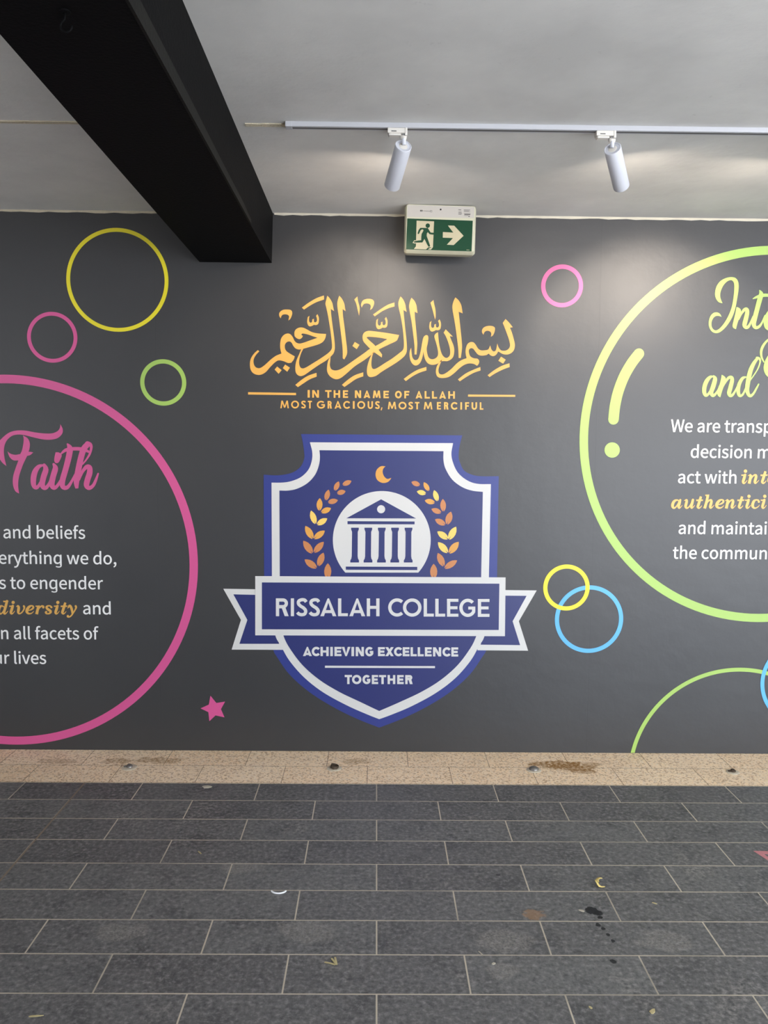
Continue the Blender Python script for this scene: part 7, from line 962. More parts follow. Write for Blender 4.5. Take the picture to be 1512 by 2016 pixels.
        ('fill', [-3734, 13748, -3775, 13635, -3793, 13480, -3769, 13324, -3705, 13181, -3629, 13084, -3545, 13015, -3512, 13002, -3504, 13021, -3553, 13218, -3472, 13032, -3454, 13022, -3436, 13053, -3412, 13160, -3411, 13284, -3449, 13436, -3525, 13574, -3634, 13684]),
        ('fill', [-2828, 13313, -2932, 13333, -3066, 13326, -3191, 13279, -3296, 13199, -3359, 13114, -3397, 13026, -3401, 12993, -3383, 12989, -3229, 13065, -3366, 12961, -3370, 12943, -3340, 12931, -3245, 12926, -3141, 12944, -3022, 13002, -2924, 13093, -2858, 13211]),
        ('fill', [-4041, 12889, -4062, 12762, -4051, 12597, -3994, 12440, -3898, 12306, -3798, 12223, -3694, 12170, -3656, 12164, -3652, 12186, -3744, 12379, -3620, 12205, -3599, 12198, -3586, 12235, -3582, 12352, -3606, 12481, -3676, 12630, -3784, 12756, -3922, 12845]),
        ('fill', [-2961, 12631, -3076, 12637, -3224, 12611, -3359, 12543, -3469, 12442, -3534, 12342, -3571, 12241, -3572, 12206, -3552, 12204, -3388, 12308, -3532, 12177, -3536, 12157, -3502, 12149, -3396, 12157, -3283, 12192, -3156, 12271, -3053, 12382, -2987, 12518]),
        ('fill', [-4158, 12058, -4166, 11924, -4138, 11754, -4062, 11597, -3949, 11467, -3836, 11390, -3723, 11346, -3683, 11343, -3681, 11366, -3796, 11558, -3650, 11389, -3627, 11385, -3618, 11424, -3625, 11546, -3664, 11678, -3752, 11826, -3877, 11946, -4030, 12025]),
        ('fill', [-3014, 12008, -3136, 11989, -3286, 11929, -3414, 11828, -3511, 11699, -3561, 11580, -3581, 11468, -3576, 11431, -3555, 11433, -3402, 11577, -3528, 11409, -3529, 11388, -3492, 11387, -3382, 11418, -3270, 11479, -3152, 11590, -3066, 11729, -3021, 11884]),
        ('fill', [-3027, 11399, -3137, 11339, -3257, 11231, -3342, 11092, -3386, 10937, -3388, 10809, -3364, 10697, -3345, 10664, -3325, 10673, -3234, 10861, -3291, 10660, -3283, 10640, -3247, 10651, -3154, 10719, -3069, 10815, -2998, 10959, -2969, 11119, -2986, 11280]),
        ('fill', [-4083, 11003, -4050, 10879, -3973, 10733, -3857, 10615, -3715, 10532, -3590, 10498, -3473, 10494, -3436, 10504, -3441, 10526, -3604, 10664, -3420, 10556, -3398, 10559, -3401, 10598, -3444, 10706, -3519, 10814, -3643, 10920, -3794, 10990, -3956, 11014]),
        ('fill', [-2783, 10805, -2872, 10700, -2954, 10543, -2988, 10367, -2974, 10190, -2928, 10058, -2862, 10028, -2830, 10028, -2814, 10029, -2791, 10171, -2774, 10029, -2758, 10029, -2726, 10029, -2657, 10055, -2607, 10187, -2589, 10363, -2618, 10540, -2696, 10699]),
        ('fill', [1822, 15387, 1858, 15309, 1924, 15225, 2011, 15170, 2109, 15146, 2191, 15152, 2264, 15176, 2285, 15192, 2280, 15206, 2162, 15263, 2289, 15232, 2302, 15239, 2296, 15265, 2255, 15330, 2196, 15387, 2105, 15432, 2003, 15446, 1899, 15424]),
        ('fill', [2512, 15379, 2497, 15292, 2503, 15181, 2542, 15076, 2608, 14988, 2678, 14935, 2751, 14902, 2777, 14899, 2781, 14914, 2718, 15042, 2803, 14927, 2818, 14923, 2827, 14948, 2831, 15028, 2816, 15115, 2768, 15214, 2692, 15296, 2596, 15353]),
        ('fill', [2131, 14861, 2178, 14787, 2256, 14712, 2352, 14668, 2454, 14656, 2537, 14672, 2607, 14705, 2627, 14723, 2619, 14736, 2492, 14779, 2625, 14764, 2638, 14772, 2628, 14798, 2578, 14857, 2510, 14907, 2412, 14941, 2307, 14941, 2205, 14907]),
        ('fill', [3091, 14943, 3054, 14851, 3034, 14724, 3052, 14597, 3103, 14480, 3166, 14401, 3238, 14344, 3266, 14333, 3273, 14349, 3235, 14510, 3301, 14358, 3317, 14350, 3333, 14375, 3356, 14463, 3360, 14564, 3331, 14688, 3268, 14801, 3177, 14891]),
        ('fill', [2576, 14364, 2630, 14287, 2718, 14209, 2825, 14163, 2938, 14152, 3028, 14170, 3104, 14206, 3126, 14225, 3117, 14239, 2975, 14283, 3123, 14268, 3136, 14277, 3124, 14304, 3067, 14367, 2991, 14418, 2882, 14452, 2766, 14452, 2655, 14414]),
        ('fill', [3584, 14462, 3519, 14375, 3463, 14247, 3445, 14107, 3466, 13969, 3510, 13867, 3569, 13787, 3596, 13767, 3607, 13782, 3613, 13963, 3639, 13783, 3653, 13770, 3677, 13792, 3726, 13878, 3758, 13984, 3763, 14124, 3729, 14261, 3659, 14382]),
        ('fill', [2953, 13896, 2996, 13811, 3072, 13719, 3172, 13656, 3284, 13627, 3377, 13630, 3459, 13653, 3484, 13669, 3477, 13684, 3342, 13750, 3487, 13712, 3502, 13719, 3494, 13747, 3446, 13818, 3378, 13882, 3274, 13933, 3158, 13951, 3040, 13932]),
        ('fill', [4046, 13758, 3943, 13695, 3836, 13588, 3767, 13454, 3740, 13308, 3752, 13188, 3788, 13085, 3810, 13055, 3828, 13065, 3899, 13245, 3864, 13055, 3874, 13036, 3908, 13049, 3993, 13117, 4066, 13211, 4121, 13350, 4134, 13500, 4099, 13649]),
        ('fill', [3165, 13321, 3202, 13222, 3276, 13112, 3380, 13030, 3500, 12984, 3604, 12975, 3697, 12989, 3726, 13004, 3720, 13021, 3578, 13112, 3735, 13051, 3752, 13056, 3746, 13088, 3702, 13173, 3633, 13251, 3524, 13321, 3398, 13356, 3266, 13350]),
        ('fill', [4346, 12917, 4228, 12870, 4094, 12778, 3990, 12649, 3926, 12499, 3907, 12370, 3915, 12253, 3930, 12217, 3950, 12225, 4067, 12402, 3983, 12207, 3988, 12185, 4026, 12192, 4128, 12248, 4225, 12334, 4315, 12470, 4366, 12627, 4371, 12792]),
        ('fill', [3302, 12641, 3330, 12527, 3398, 12395, 3501, 12289, 3629, 12219, 3742, 12192, 3848, 12193, 3881, 12204, 3877, 12224, 3732, 12346, 3897, 12253, 3917, 12257, 3915, 12293, 3877, 12392, 3811, 12489, 3700, 12583, 3565, 12641, 3417, 12656]),
        ('fill', [4508, 12072, 4380, 12049, 4226, 11982, 4098, 11873, 4005, 11734, 3963, 11608, 3951, 11489, 3959, 11450, 3982, 11453, 4132, 11608, 4012, 11428, 4013, 11406, 4053, 11405, 4166, 11441, 4280, 11508, 4397, 11627, 4477, 11776, 4511, 11941]),
        ('fill', [3350, 12039, 3356, 11913, 3401, 11757, 3489, 11621, 3609, 11514, 3724, 11458, 3835, 11431, 3873, 11434, 3873, 11456, 3744, 11620, 3899, 11481, 3921, 11480, 3926, 11518, 3906, 11631, 3856, 11749, 3757, 11875, 3626, 11971, 3474, 12025]),
        ('fill', [3350, 11437, 3316, 11315, 3310, 11150, 3350, 10990, 3431, 10847, 3522, 10754, 3620, 10691, 3657, 10681, 3663, 10702, 3592, 10903, 3697, 10717, 3717, 10708, 3734, 10743, 3751, 10858, 3740, 10988, 3686, 11143, 3592, 11279, 3464, 11382]),
        ('fill', [4437, 11029, 4313, 11038, 4151, 11014, 3999, 10946, 3868, 10844, 3788, 10741, 3737, 10638, 3731, 10601, 3752, 10599, 3941, 10702, 3771, 10570, 3765, 10549, 3801, 10540, 3915, 10545, 4041, 10579, 4187, 10658, 4309, 10772, 4396, 10911]),
        ('fill', [3128, 10824, 3041, 10721, 2964, 10567, 2934, 10397, 2953, 10226, 3002, 10099, 3071, 10076, 3103, 10076, 3119, 10077, 3137, 10211, 3159, 10077, 3175, 10077, 3207, 10077, 3275, 10101, 3321, 10229, 3334, 10400, 3300, 10570, 3217, 10723]),
    ],
}
LEAF_COLOURS = [0, 0, 0, 0, 0, 1, 1, 2, 2, 1, 1, 0, 0, 0, 0, 0, 0, 1, 2, 2, 1, 0, 0, 0, 0, 2, 2, 1, 2, 0, 0, 0]
# centre x, centre z, outer radius, inner radius in millimetres
RINGS = {
    'pink_big': (-2040.9, 1066.3, 1038.0, 991.5),
    'green_big': (2147.7, 1803.0, 1037.9, 991.0),
    'green_low': (2061.6, -115.5, 617.1, 594.8),
    'blue_edge': (2435.7, 418.2, 255.2, 232.9),
    'yellow_left': (-1423.8, 2617.5, 275.8, 255.2),
    'green_left': (-1183.2, 2070.6, 125.8, 102.7),
    'pink_left': (-1782.8, 2308.1, 136.3, 116.0),
    'pink_right': (990.3, 2613.7, 114.5, 91.4),
    'blue_right': (1193.3, 774.1, 193.0, 169.3),
    'yellow_right': (1060.6, 953.6, 130.7, 107.0),
}

# ------------------------------------------------------------------ materials
M = {}
M['white_film'] = material('white_film', (240, 239, 236), 0.47, 0.72)
M['cream_white'] = material('cream_white_film', (204, 203, 200), 0.47, 0.72)
M['gold'] = material('gold_film', (220, 165, 74), 0.47, 0.72, noise=0.05, nscale=12)
M['gold_word'] = material('gold_word_film', (218, 166, 76), 0.47, 0.72)
M['pink'] = material('pink_film', (206, 78, 138), 0.47, 0.72)
M['green'] = material('lime_film', (156, 190, 88), 0.47, 0.72)
M['yellow'] = material('yellow_film', (224, 210, 26), 0.47, 0.72)
M['blue_ring'] = material('sky_blue_film', (84, 172, 226), 0.47, 0.72)
M['navy'] = material('navy_film', (20, 32, 98), 0.47, 0.72)
M['royal'] = material('royal_blue_film', (30, 46, 124), 0.47, 0.72)
M['copper'] = material('copper_film', (190, 122, 68), 0.47, 0.72)
M['leaf_gold'] = material('leaf_gold_film', (212, 152, 62), 0.47, 0.72)
M['leaf_yellow'] = material('leaf_yellow_film', (232, 196, 94), 0.47, 0.72)
M['white_metal'] = material('white_powder_coat', (214, 216, 224), 0.45, 0.4)
M['white_plastic'] = material('white_plastic', (222, 218, 210), 0.45, 0.4)
M['sign_body'] = material('sign_cream_plastic', (192, 191, 168), 0.45, 0.4)
M['sign_cover'] = material('sign_cover_plastic', (182, 178, 172), 0.5, 0.3)
M['track'] = material('track_paint', (186, 187, 192), 0.5, 0.3)
M['sign_green'] = material('sign_green', (8, 60, 36), 0.4, 0.3)
M['sign_cream'] = material('sign_cream', (186, 177, 148), 0.5, 0.3)
M['ink'] = material('grey_ink', (96, 94, 94), 0.7, 0.2)
M['black'] = material('black_plastic', (22, 22, 22), 0.5, 0.4)
M['left_render'] = material('pale_render', (206, 194, 180), 0.8, 0.2)  # for the added left wall, pale so it bounces warm light
M['beam'] = material('black_beam_paint', (10, 10, 11), 0.65, 0.08, bump=0.12, bscale=90)
M['beam_lip'] = material('black_lip_paint', (20, 20, 18), 0.6, 0.15, bump=0.1, bscale=90)
M['putty'] = material('old_putty', (206, 196, 172), 0.85, 0.2, noise=0.2, nscale=25, bump=0.4, bscale=120)
M['caulk'] = material('caulk', (214, 208, 190), 0.7, 0.2, noise=0.12, nscale=18)
M['steel'] = material('worn_steel', (130, 126, 120), 0.45, 0.5, metal=0.6, noise=0.25, nscale=80)
M['rust_steel'] = material('rusty_steel', (74, 62, 50), 0.7, 0.3, metal=0.3, noise=0.3, nscale=120)
M['mortar'] = material('light_mortar', (196, 184, 164), 0.9, 0.1, noise=0.15, nscale=60)
M['straw'] = material('straw', (186, 172, 128), 0.8, 0.2, noise=0.15, nscale=200)
M['leaf_dry'] = material('dry_leaf', (214, 190, 118), 0.7, 0.2, noise=0.15, nscale=150)
M['chip'] = material('pale_chip', (186, 178, 160), 0.9, 0.1)
M['plastic_white'] = material('bright_white_plastic', (240, 240, 240), 0.35, 0.5)
M['pink_paint'] = material('faded_pink_paint', (196, 132, 134), 0.8, 0.1, noise=0.2, nscale=90)

for mt in M.values():
    if mt.name.endswith('_film'):
        mt.node_tree.nodes['Principled BSDF'].inputs['IOR'].default_value = 1.5

def wall_material():
    mt = material('mural_wall_print', (54, 54, 56), 0.47, 0.72)
    w = NT(mt)
    b = mt.node_tree.nodes['Principled BSDF']
    tc = w.n('ShaderNodeTexCoord')
    sx = w.n('ShaderNodeSeparateXYZ')
    w.l(tc.outputs['Object'], sx.inputs[0])
    n1 = w.noise(tc.outputs['Object'], 1.6, 4)
    col = w.mix(w.ramp(n1.outputs['Fac'], 0.3, 0.7), lin(43, 43, 45), lin(48, 48, 49))
    # joins between the printed drops
    seam = None
    for s in (-2.425, -1.222, -0.0135, 1.2, 2.41):
        d = w.math('ABSOLUTE', w.math('SUBTRACT', sx.outputs['X'], s))
        k = w.math('LESS_THAN', d, 0.0016)
        seam = k if seam is None else w.math('MAXIMUM', seam, k)
    col = w.mix(w.math('MULTIPLY', seam, 0.8), col, lin(40, 40, 42))
    w.l(col, b.inputs['Base Color'])
    n2 = w.noise(tc.outputs['Object'], 9.0, 3)
    n3 = w.noise(tc.outputs['Object'], 140.0, 3)
    h = w.math('ADD', w.math('MULTIPLY', n2.outputs['Fac'], 1.0), w.math('MULTIPLY', n3.outputs['Fac'], 0.06))
    h = w.math('SUBTRACT', h, w.math('MULTIPLY', seam, 0.6))
    bp = w.n('ShaderNodeBump')
    bp.inputs['Strength'].default_value = 0.35
    bp.inputs['Distance'].default_value = 0.006
    w.l(h, bp.inputs['Height'])
    w.l(bp.outputs['Normal'], b.inputs['Normal'])
    b.inputs['IOR'].default_value = 1.5
    return mt

def ceiling_material():
    mt = material('ceiling_paint', (220, 219, 217), 0.8, 0.2)
    w = NT(mt)
    b = mt.node_tree.nodes['Principled BSDF']
    tc = w.n('ShaderNodeTexCoord')
    n1 = w.noise(tc.outputs['Object'], 1.2, 5, 0.6)
    n2 = w.noise(tc.outputs['Object'], 26.0, 4, 0.6)
    n3 = w.noise(tc.outputs['Object'], 7.0, 4, 0.6)
    col = w.mix(w.ramp(n1.outputs['Fac'], 0.35, 0.65), lin(204, 203, 200), lin(226, 225, 221))
    col = w.mix(w.math('MULTIPLY', w.ramp(n2.outputs['Fac'], 0.68, 0.78), 0.25), col, lin(160, 158, 152))
    w.l(col, b.inputs['Base Color'])
    h = w.math('ADD', n3.outputs['Fac'], w.math('MULTIPLY', n2.outputs['Fac'], 0.5))
    bp = w.n('ShaderNodeBump')
    bp.inputs['Strength'].default_value = 0.3
    bp.inputs['Distance'].default_value = 0.008
    w.l(h, bp.inputs['Height'])
    w.l(bp.outputs['Normal'], b.inputs['Normal'])
    return mt

def brick_coords(w, tc, x_shift, y_edge):
    """x measured from a joint, rows counted from the edge nearest the wall towards the viewer"""
    s = w.n('ShaderNodeSeparateXYZ')
    w.l(tc.outputs['Object'], s.inputs[0])
    c = w.n('ShaderNodeCombineXYZ')
    w.l(w.math('ADD', s.outputs['X'], x_shift), c.inputs['X'])
    w.l(w.math('SUBTRACT', y_edge, s.outputs['Y']), c.inputs['Y'])
    return s, c

def brick(w, c, bw, rh, mortar, c1, c2, cm):
    k = w.n('ShaderNodeTexBrick')
    k.offset = 0.5
    k.offset_frequency = 2
    k.squash = 1.0
    k.inputs['Scale'].default_value = 1.0
    k.inputs['Mortar Size'].default_value = mortar
    k.inputs['Mortar Smooth'].default_value = 0.1
    k.inputs['Bias'].default_value = 0.0
    k.inputs['Brick Width'].default_value = bw
    k.inputs['Row Height'].default_value = rh
    k.inputs['Color1'].default_value = c1
    k.inputs['Color2'].default_value = c2
    k.inputs['Mortar'].default_value = cm
    w.l(c.outputs[0], k.inputs['Vector'])
    return k

def spot_mask(w, vec, x, y, rx, ry, wob):
    """soft edged patch round (x, y) on the floor with a ragged outline"""
    s = w.n('ShaderNodeSeparateXYZ')
    w.l(vec, s.inputs[0])
    dx = w.math('DIVIDE', w.math('SUBTRACT', s.outputs['X'], x), rx)
    dy = w.math('DIVIDE', w.math('SUBTRACT', s.outputs['Y'], y), ry)
    d = w.math('SQRT', w.math('ADD', w.math('MULTIPLY', dx, dx), w.math('MULTIPLY', dy, dy)))
    d = w.math('ADD', d, w.math('MULTIPLY', w.math('SUBTRACT', wob, 0.5), 1.6))
    return w.ramp(d, 1.0, 0.75)

def floor_material():
    mt = material('slate_tile_floor', (90, 91, 94), 0.5, 0.45)
    w = NT(mt)
    b = mt.node_tree.nodes['Principled BSDF']
    tc = w.n('ShaderNodeTexCoord')
    s, c = brick_coords(w, tc, 0.3 - 0.0031, STRIP)
    k = brick(w, c, 0.6, 0.2, 0.0029, lin(98, 96, 95), lin(110, 109, 107), lin(196, 184, 164))
    P = tc.outputs['Object']
    n1 = w.noise(P, 7.0, 6, 0.65)
    n2 = w.noise(P, 55.0, 5, 0.7)
    n3 = w.noise(P, 3.0, 5, 0.6, 0.6)
    n4 = w.noise(P, 240.0, 2, 0.6)
    n5 = w.noise(P, 1.3, 3, 0.6)
    col = k.outputs['Color']
    tile = w.math('SUBTRACT', 1.0, k.outputs['Fac'])
    col = w.mix(w.math('MULTIPLY', w.math('MULTIPLY', w.ramp(n1.outputs['Fac'], 0.5, 0.32), 0.7), tile), col, lin(72, 71, 72))
    col = w.mix(w.math('MULTIPLY', w.math('MULTIPLY', w.ramp(n2.outputs['Fac'], 0.5, 0.7), 0.75), tile), col, lin(152, 149, 146))
    col = w.mix(w.math('MULTIPLY', w.math('MULTIPLY', w.ramp(n2.outputs['Fac'], 0.47, 0.3), 0.85), tile), col, lin(58, 57, 59))
    # dusty scuffs
    scuff = w.math('MULTIPLY', w.ramp(n3.outputs['Fac'], 0.6, 0.78), w.ramp(n2.outputs['Fac'], 0.42, 0.62))
    col = w.mix(w.math('MULTIPLY', w.math('MULTIPLY', scuff, 0.5), tile), col, lin(176, 168, 158))
    # bright grit specks
    col = w.mix(w.math('MULTIPLY', w.ramp(n4.outputs['Fac'], 0.73, 0.78), 0.6), col, lin(206, 200, 190))
    # dull stretches of dirty grout
    dirty = w.math('MULTIPLY', k.outputs['Fac'], w.ramp(n5.outputs['Fac'], 0.5, 0.62))
    col = w.mix(w.math('MULTIPLY', dirty, 0.55), col, lin(128, 120, 110))
    # long movement joint running up to the wall on the left
    dj = w.math('ABSOLUTE', w.math('SUBTRACT', s.outputs['X'], -1.494))
    col = w.mix(w.math('LESS_THAN', dj, 0.0042), col, lin(134, 118, 100))
    # oil drips, a rust patch and pale smudges
    wob = w.noise(P, 45.0, 3).outputs['Fac']
    for (x, y, rx, ry, cc, a) in (
            (0.815, -1.578, 0.026, 0.030, lin(26, 26, 30), 0.95), (0.835, -1.592, 0.022, 0.016, lin(26, 26, 30), 0.95),
            (0.832, -1.622, 0.011, 0.011, lin(24, 24, 28), 0.95), (0.812, -1.668, 0.010, 0.012, lin(24, 24, 28), 0.9),
            (0.824, -1.690, 0.008, 0.010, lin(24, 24, 28), 0.9), (0.832, -1.728, 0.008, 0.010, lin(24, 24, 28), 0.9),
            (0.838, -1.762, 0.008, 0.010, lin(24, 24, 28), 0.9), (0.806, -1.878, 0.012, 0.012, lin(24, 24, 28), 0.9),
            (0.497, -1.326, 0.012, 0.006, lin(24, 24, 28), 0.9),
            (0.588, -1.603, 0.040, 0.040, lin(176, 132, 88), 0.45)):
        col = w.mix(w.math('MULTIPLY', spot_mask(w, P, x, y, rx, ry, wob), a), col, cc)
    # dry dusty smudges, broken up by the grain of the slate
    grain = w.ramp(w.noise(P, 130.0, 5, 0.7).outputs['Fac'], 0.4, 0.62)
    big = w.noise(P, 11.0, 4).outputs['Fac']
    for (x, y, rx, ry) in ((0.46, -1.76, 0.10, 0.08), (1.02, -1.76, 0.10, 0.07), (-0.24, -1.71, 0.11, 0.07), (-0.9, -1.72, 0.10, 0.06), (0.42, -1.93, 0.06, 0.05), (-0.55, -1.28, 0.10, 0.05)):
        mk = w.math('MULTIPLY', spot_mask(w, P, x, y, rx, ry, big), grain)
        col = w.mix(w.math('MULTIPLY', mk, 0.38), col, lin(176, 168, 158))
    w.l(col, b.inputs['Base Color'])
    h = w.math('ADD', w.math('MULTIPLY', n2.outputs['Fac'], 0.6), w.math('MULTIPLY', n1.outputs['Fac'], 0.6))
    h = w.math('SUBTRACT', h, w.math('MULTIPLY', k.outputs['Fac'], 0.5))
    bp = w.n('ShaderNodeBump')
    bp.inputs['Strength'].default_value = 0.35
    bp.inputs['Distance'].default_value = 0.004
    w.l(h, bp.inputs['Height'])
    w.l(bp.outputs['Normal'], b.inputs['Normal'])
    return mt

def granite_material():
    mt = material('tan_granite_strip', (190, 164, 138), 0.7, 0.3)
    w = NT(mt)
    b = mt.node_tree.nodes['Principled BSDF']
    tc = w.n('ShaderNodeTexCoord')
    s, c = brick_coords(w, tc, -0.175 + 0.2215, 0.0)
    k = brick(w, c, 0.443, 0.2200, 0.0014, lin(252, 222, 184), lin(255, 230, 196), lin(120, 92, 68))
    P = tc.outputs['Object']
    v = w.n('ShaderNodeTexVoronoi')
    v.inputs['Scale'].default_value = 120.0
    w.l(P, v.inputs['Vector'])
    sp = w.n('ShaderNodeSeparateColor')
    w.l(v.outputs['Color'], sp.inputs[0])
    n1 = w.noise(P, 60.0, 4, 0.6)
    n2 = w.noise(P, 5.0, 4, 0.6)
    tile = w.math('SUBTRACT', 1.0, k.outputs['Fac'])
    col = k.outputs['Color']
    col = w.mix(w.math('MULTIPLY', w.math('MULTIPLY', w.ramp(sp.outputs['Red'], 0.62, 0.8), 0.8), tile), col, lin(194, 160, 126))
    col = w.mix(w.math('MULTIPLY', w.math('MULTIPLY', w.ramp(sp.outputs['Green'], 0.6, 0.8), 0.7), tile), col, lin(254, 234, 208))
    col = w.mix(w.math('MULTIPLY', w.math('MULTIPLY', w.ramp(n1.outputs['Fac'], 0.58, 0.68), 0.6), tile), col, lin(164, 130, 98))
    col = w.mix(w.math('MULTIPLY', w.ramp(n2.outputs['Fac'], 0.45, 0.7), 0.25), col, lin(212, 184, 154))
    wob = w.noise(P, 14.0, 4).outputs['Fac']
    for (x, y, rx, ry, a) in ((1.00, -0.175, 0.17, 0.055, 0.75), (1.07, -0.215, 0.14, 0.05, 0.7), (1.16, -0.17, 0.11, 0.03, 0.55),
                              (1.12, -0.27, 0.09, 0.035, 0.55), (-1.20, -0.15, 0.16, 0.05, 0.5), (-1.42, -0.16, 0.08, 0.04, 0.45),
                              (-0.12, -0.15, 0.09, 0.04, 0.4), (-1.75, -0.17, 0.12, 0.04, 0.35)):
        col = w.mix(w.math('MULTIPLY', spot_mask(w, P, x, y, rx, ry, wob), w.math('MULTIPLY', w.ramp(n1.outputs['Fac'], 0.3, 0.62), a * 1.5, True)), col, lin(150, 108, 56))
    w.l(col, b.inputs['Base Color'])
    bp = w.n('ShaderNodeBump')
    bp.inputs['Strength'].default_value = 0.4
    bp.inputs['Distance'].default_value = 0.003
    w.l(n1.outputs['Fac'], bp.inputs['Height'])
    w.l(bp.outputs['Normal'], b.inputs['Normal'])
    return mt

# ------------------------------------------------------------------ the setting
def struct(name, boxes, mat, label=None):
    bm = bmesh.new()
    for a, b in boxes:
        add_box(bm, a, b)
    return tag(link_mesh(name, bm, mat), label, None, None, 'structure')

XL, XR, YB = -5.0, 6.4, -6.2
M['floor'] = floor_material()
M['granite'] = granite_material()
M['wall'] = wall_material()
M['ceiling'] = ceiling_material()
M['plain'] = material('beige_render', (112, 106, 99), 0.8, 0.2, noise=0.08, nscale=3)  # for the added right and front walls, dull to keep reflections dark
struct('floor', [((XL, YB, -0.1), (XR, STRIP, 0))], M['floor'], 'dark grey slate tile floor with pale grout lines')
struct('trim_1', [((XL, STRIP, -0.1), (XR, 0, 0))], M['granite'], 'speckled tan granite paving strip along the foot of the mural wall')
struct('wall_back', [((XL, 0, -0.1), (XR, 0.2, CEIL + 0.1))], M['wall'], 'charcoal grey mural wall')
struct('ceiling', [((XL, YB, CEIL), (XR, 0, CEIL + 0.1))], M['ceiling'], 'off-white painted ceiling')
struct('added_wall_left', [((XL - 0.2, -4.3, -0.1), (XL, 0.2, CEIL + 0.1))], M['left_render'])  # unseen wall, added to shape the daylight from the left
struct('added_wall_right', [((XR, -2.8, -0.1), (XR + 0.2, 0.2, CEIL + 0.1))], M['plain'])  # unseen wall, added to hold back daylight at the mural's right end
struct('added_wall_front', [((XL - 0.2, YB - 0.2, -0.1), (1.3, YB, CEIL + 0.1))], M['plain'])  # unseen wall behind the camera, added so the mural's left reflects less daylight

# old cornice scars and the caulk line where ceiling meets wall
def ragged_strip(name, x0, x1, y, w, z, mat, label, seed):
    r = random.Random(seed)
    bm = bmesh.new()
    n = max(6, int((x1 - x0) / 0.03))
    rows = []
    for i in range(n + 1):
        x = x0 + (x1 - x0) * i / n
        a = w * (0.8 + 0.4 * r.random())
        rows.append([bm.verts.new((x, y - a / 2, z)), bm.verts.new((x, y + a / 2, z)), bm.verts.new((x, y + a / 2, z - 0.004)), bm.verts.new((x, y - a / 2, z - 0.003 - 0.002 * r.random()))])
    for a, b in zip(rows, rows[1:]):
        for k in range(4):
            bm.faces.new((a[k], a[(k + 1) % 4], b[(k + 1) % 4], b[k]))
    bm.faces.new(rows[0]); bm.faces.new(rows[-1][::-1])
    return tag(link_mesh(name, bm, mat), label, None, None, 'structure')
ragged_strip('trim_2', -2.2, -0.985, -1.210, 0.020, CEIL, M['putty'], 'old putty line across the ceiling left of the black beam', 3)
ragged_strip('trim_3', -0.535, -0.374, -1.213, 0.026, CEIL, M['putty'], 'beige putty scar on the ceiling at the end of the light track', 4)
def caulk(name, x0, x1, seed, mat):
    r = random.Random(seed)
    bm = bmesh.new()
    n = int((x1 - x0) / 0.05)
    rows = []
    for i in range(n + 1):
        x = x0 + (x1 - x0) * i / n
        h = 0.007 + 0.005 * r.random()
        rows.append([bm.verts.new((x, 0, CEIL)), bm.verts.new((x, -h, CEIL)), bm.verts.new((x, 0, CEIL - h))])
    for a, b in zip(rows, rows[1:]):
        for k in range(3):
            bm.faces.new((a[k], a[(k + 1) % 3], b[(k + 1) % 3], b[k]))
    bm.faces.new(rows[0]); bm.faces.new(rows[-1][::-1])
    return tag(link_mesh(name, bm, mat), 'cream caulk line where the ceiling meets the wall', None, None, 'structure')
caulk('trim_4', -0.575, XR, 8, M['caulk'])
caulk('trim_5', XL, -0.985, 9, M['putty'])

# ceiling beam: black box section running from the wall towards the viewer
def beam():
    y0, y1 = 0.0, -6.2
    zb0, zb1 = 2.7185, 2.7235
    bm = bmesh.new()
    def ring(y):
        zb = 2.7185 + 0.0018 * -y
        xl = -0.979 + 0.0186 * min(-y, 3.0)
        xr = -0.5885 + 0.0035 * -y
        xt = -0.5825 + 0.0065 * min(-y, 3.0)
        return [bm.verts.new(p) for p in ((xl, y, zb), (xr, y, zb), (xt, y, CEIL), (xl, y, CEIL))]
    rs = [ring(y) for y in (0.0, -0.5, -1.0, -2.0, -3.0, -6.2)]
    for a, b in zip(rs, rs[1:]):
        for k in range(4):
            bm.faces.new((a[k], a[(k + 1) % 4], b[(k + 1) % 4], b[k]))
    bm.faces.new(rs[0][::-1]); bm.faces.new(rs[-1])
    o = tag(link_mesh('ceiling_beam', bm, M['beam']), 'wide black boxed beam under the ceiling running to the wall', None, None, 'structure')
    # cover plate along the lower right edge, stopping short of the wall
    bm = bmesh.new()
    rows = []
    for y, h in ((-0.78, 0.018), (-1.0, 0.030), (-1.5, 0.034), (-2.0, 0.043), (-2.5, 0.050), (-4.0, 0.06), (-6.2, 0.07)):
        zb = 2.7185 + 0.0018 * -y - 0.002
        x = -0.5885 + 0.0035 * -y
        rows.append([bm.verts.new(p) for p in ((x - 0.002, y, zb), (x + 0.006, y, zb), (x + 0.006, y, zb + h), (x - 0.002, y, zb + h))])
    for a, b in zip(rows, rows[1:]):
        for k in range(4):
            bm.faces.new((a[k], a[(k + 1) % 4], b[(k + 1) % 4], b[k]))
    bm.faces.new(rows[0][::-1]); bm.faces.new(rows[-1])
    link_mesh('cover_plate', bm, M['beam_lip'], o)
    return o
BEAM = beam()

# ------------------------------------------------------------------ light track
RY = -1.2335          # track centre line
track = thing('light_track', (2.0, RY, CEIL), 'long white light track fixed along the ceiling', 'track')
bm = bmesh.new()
add_box(bm, (-0.366, RY - 0.0175, CEIL - 0.019), (4.4, RY + 0.0175, CEIL), 0.0015)
link_mesh('track_body', bm, M['track'], track)
bm = bmesh.new()
add_box(bm, (-0.376, RY - 0.0185, CEIL - 0.020), (-0.350, RY + 0.0185, CEIL), 0.002)
link_mesh('end_cap', bm, M['track'], track)
bm = bmesh.new()
add_box(bm, (-0.349, RY - 0.006, CEIL - 0.0198), (4.4, RY + 0.006, CEIL - 0.0188))
link_mesh('track_slot', bm, M['ink'], track)

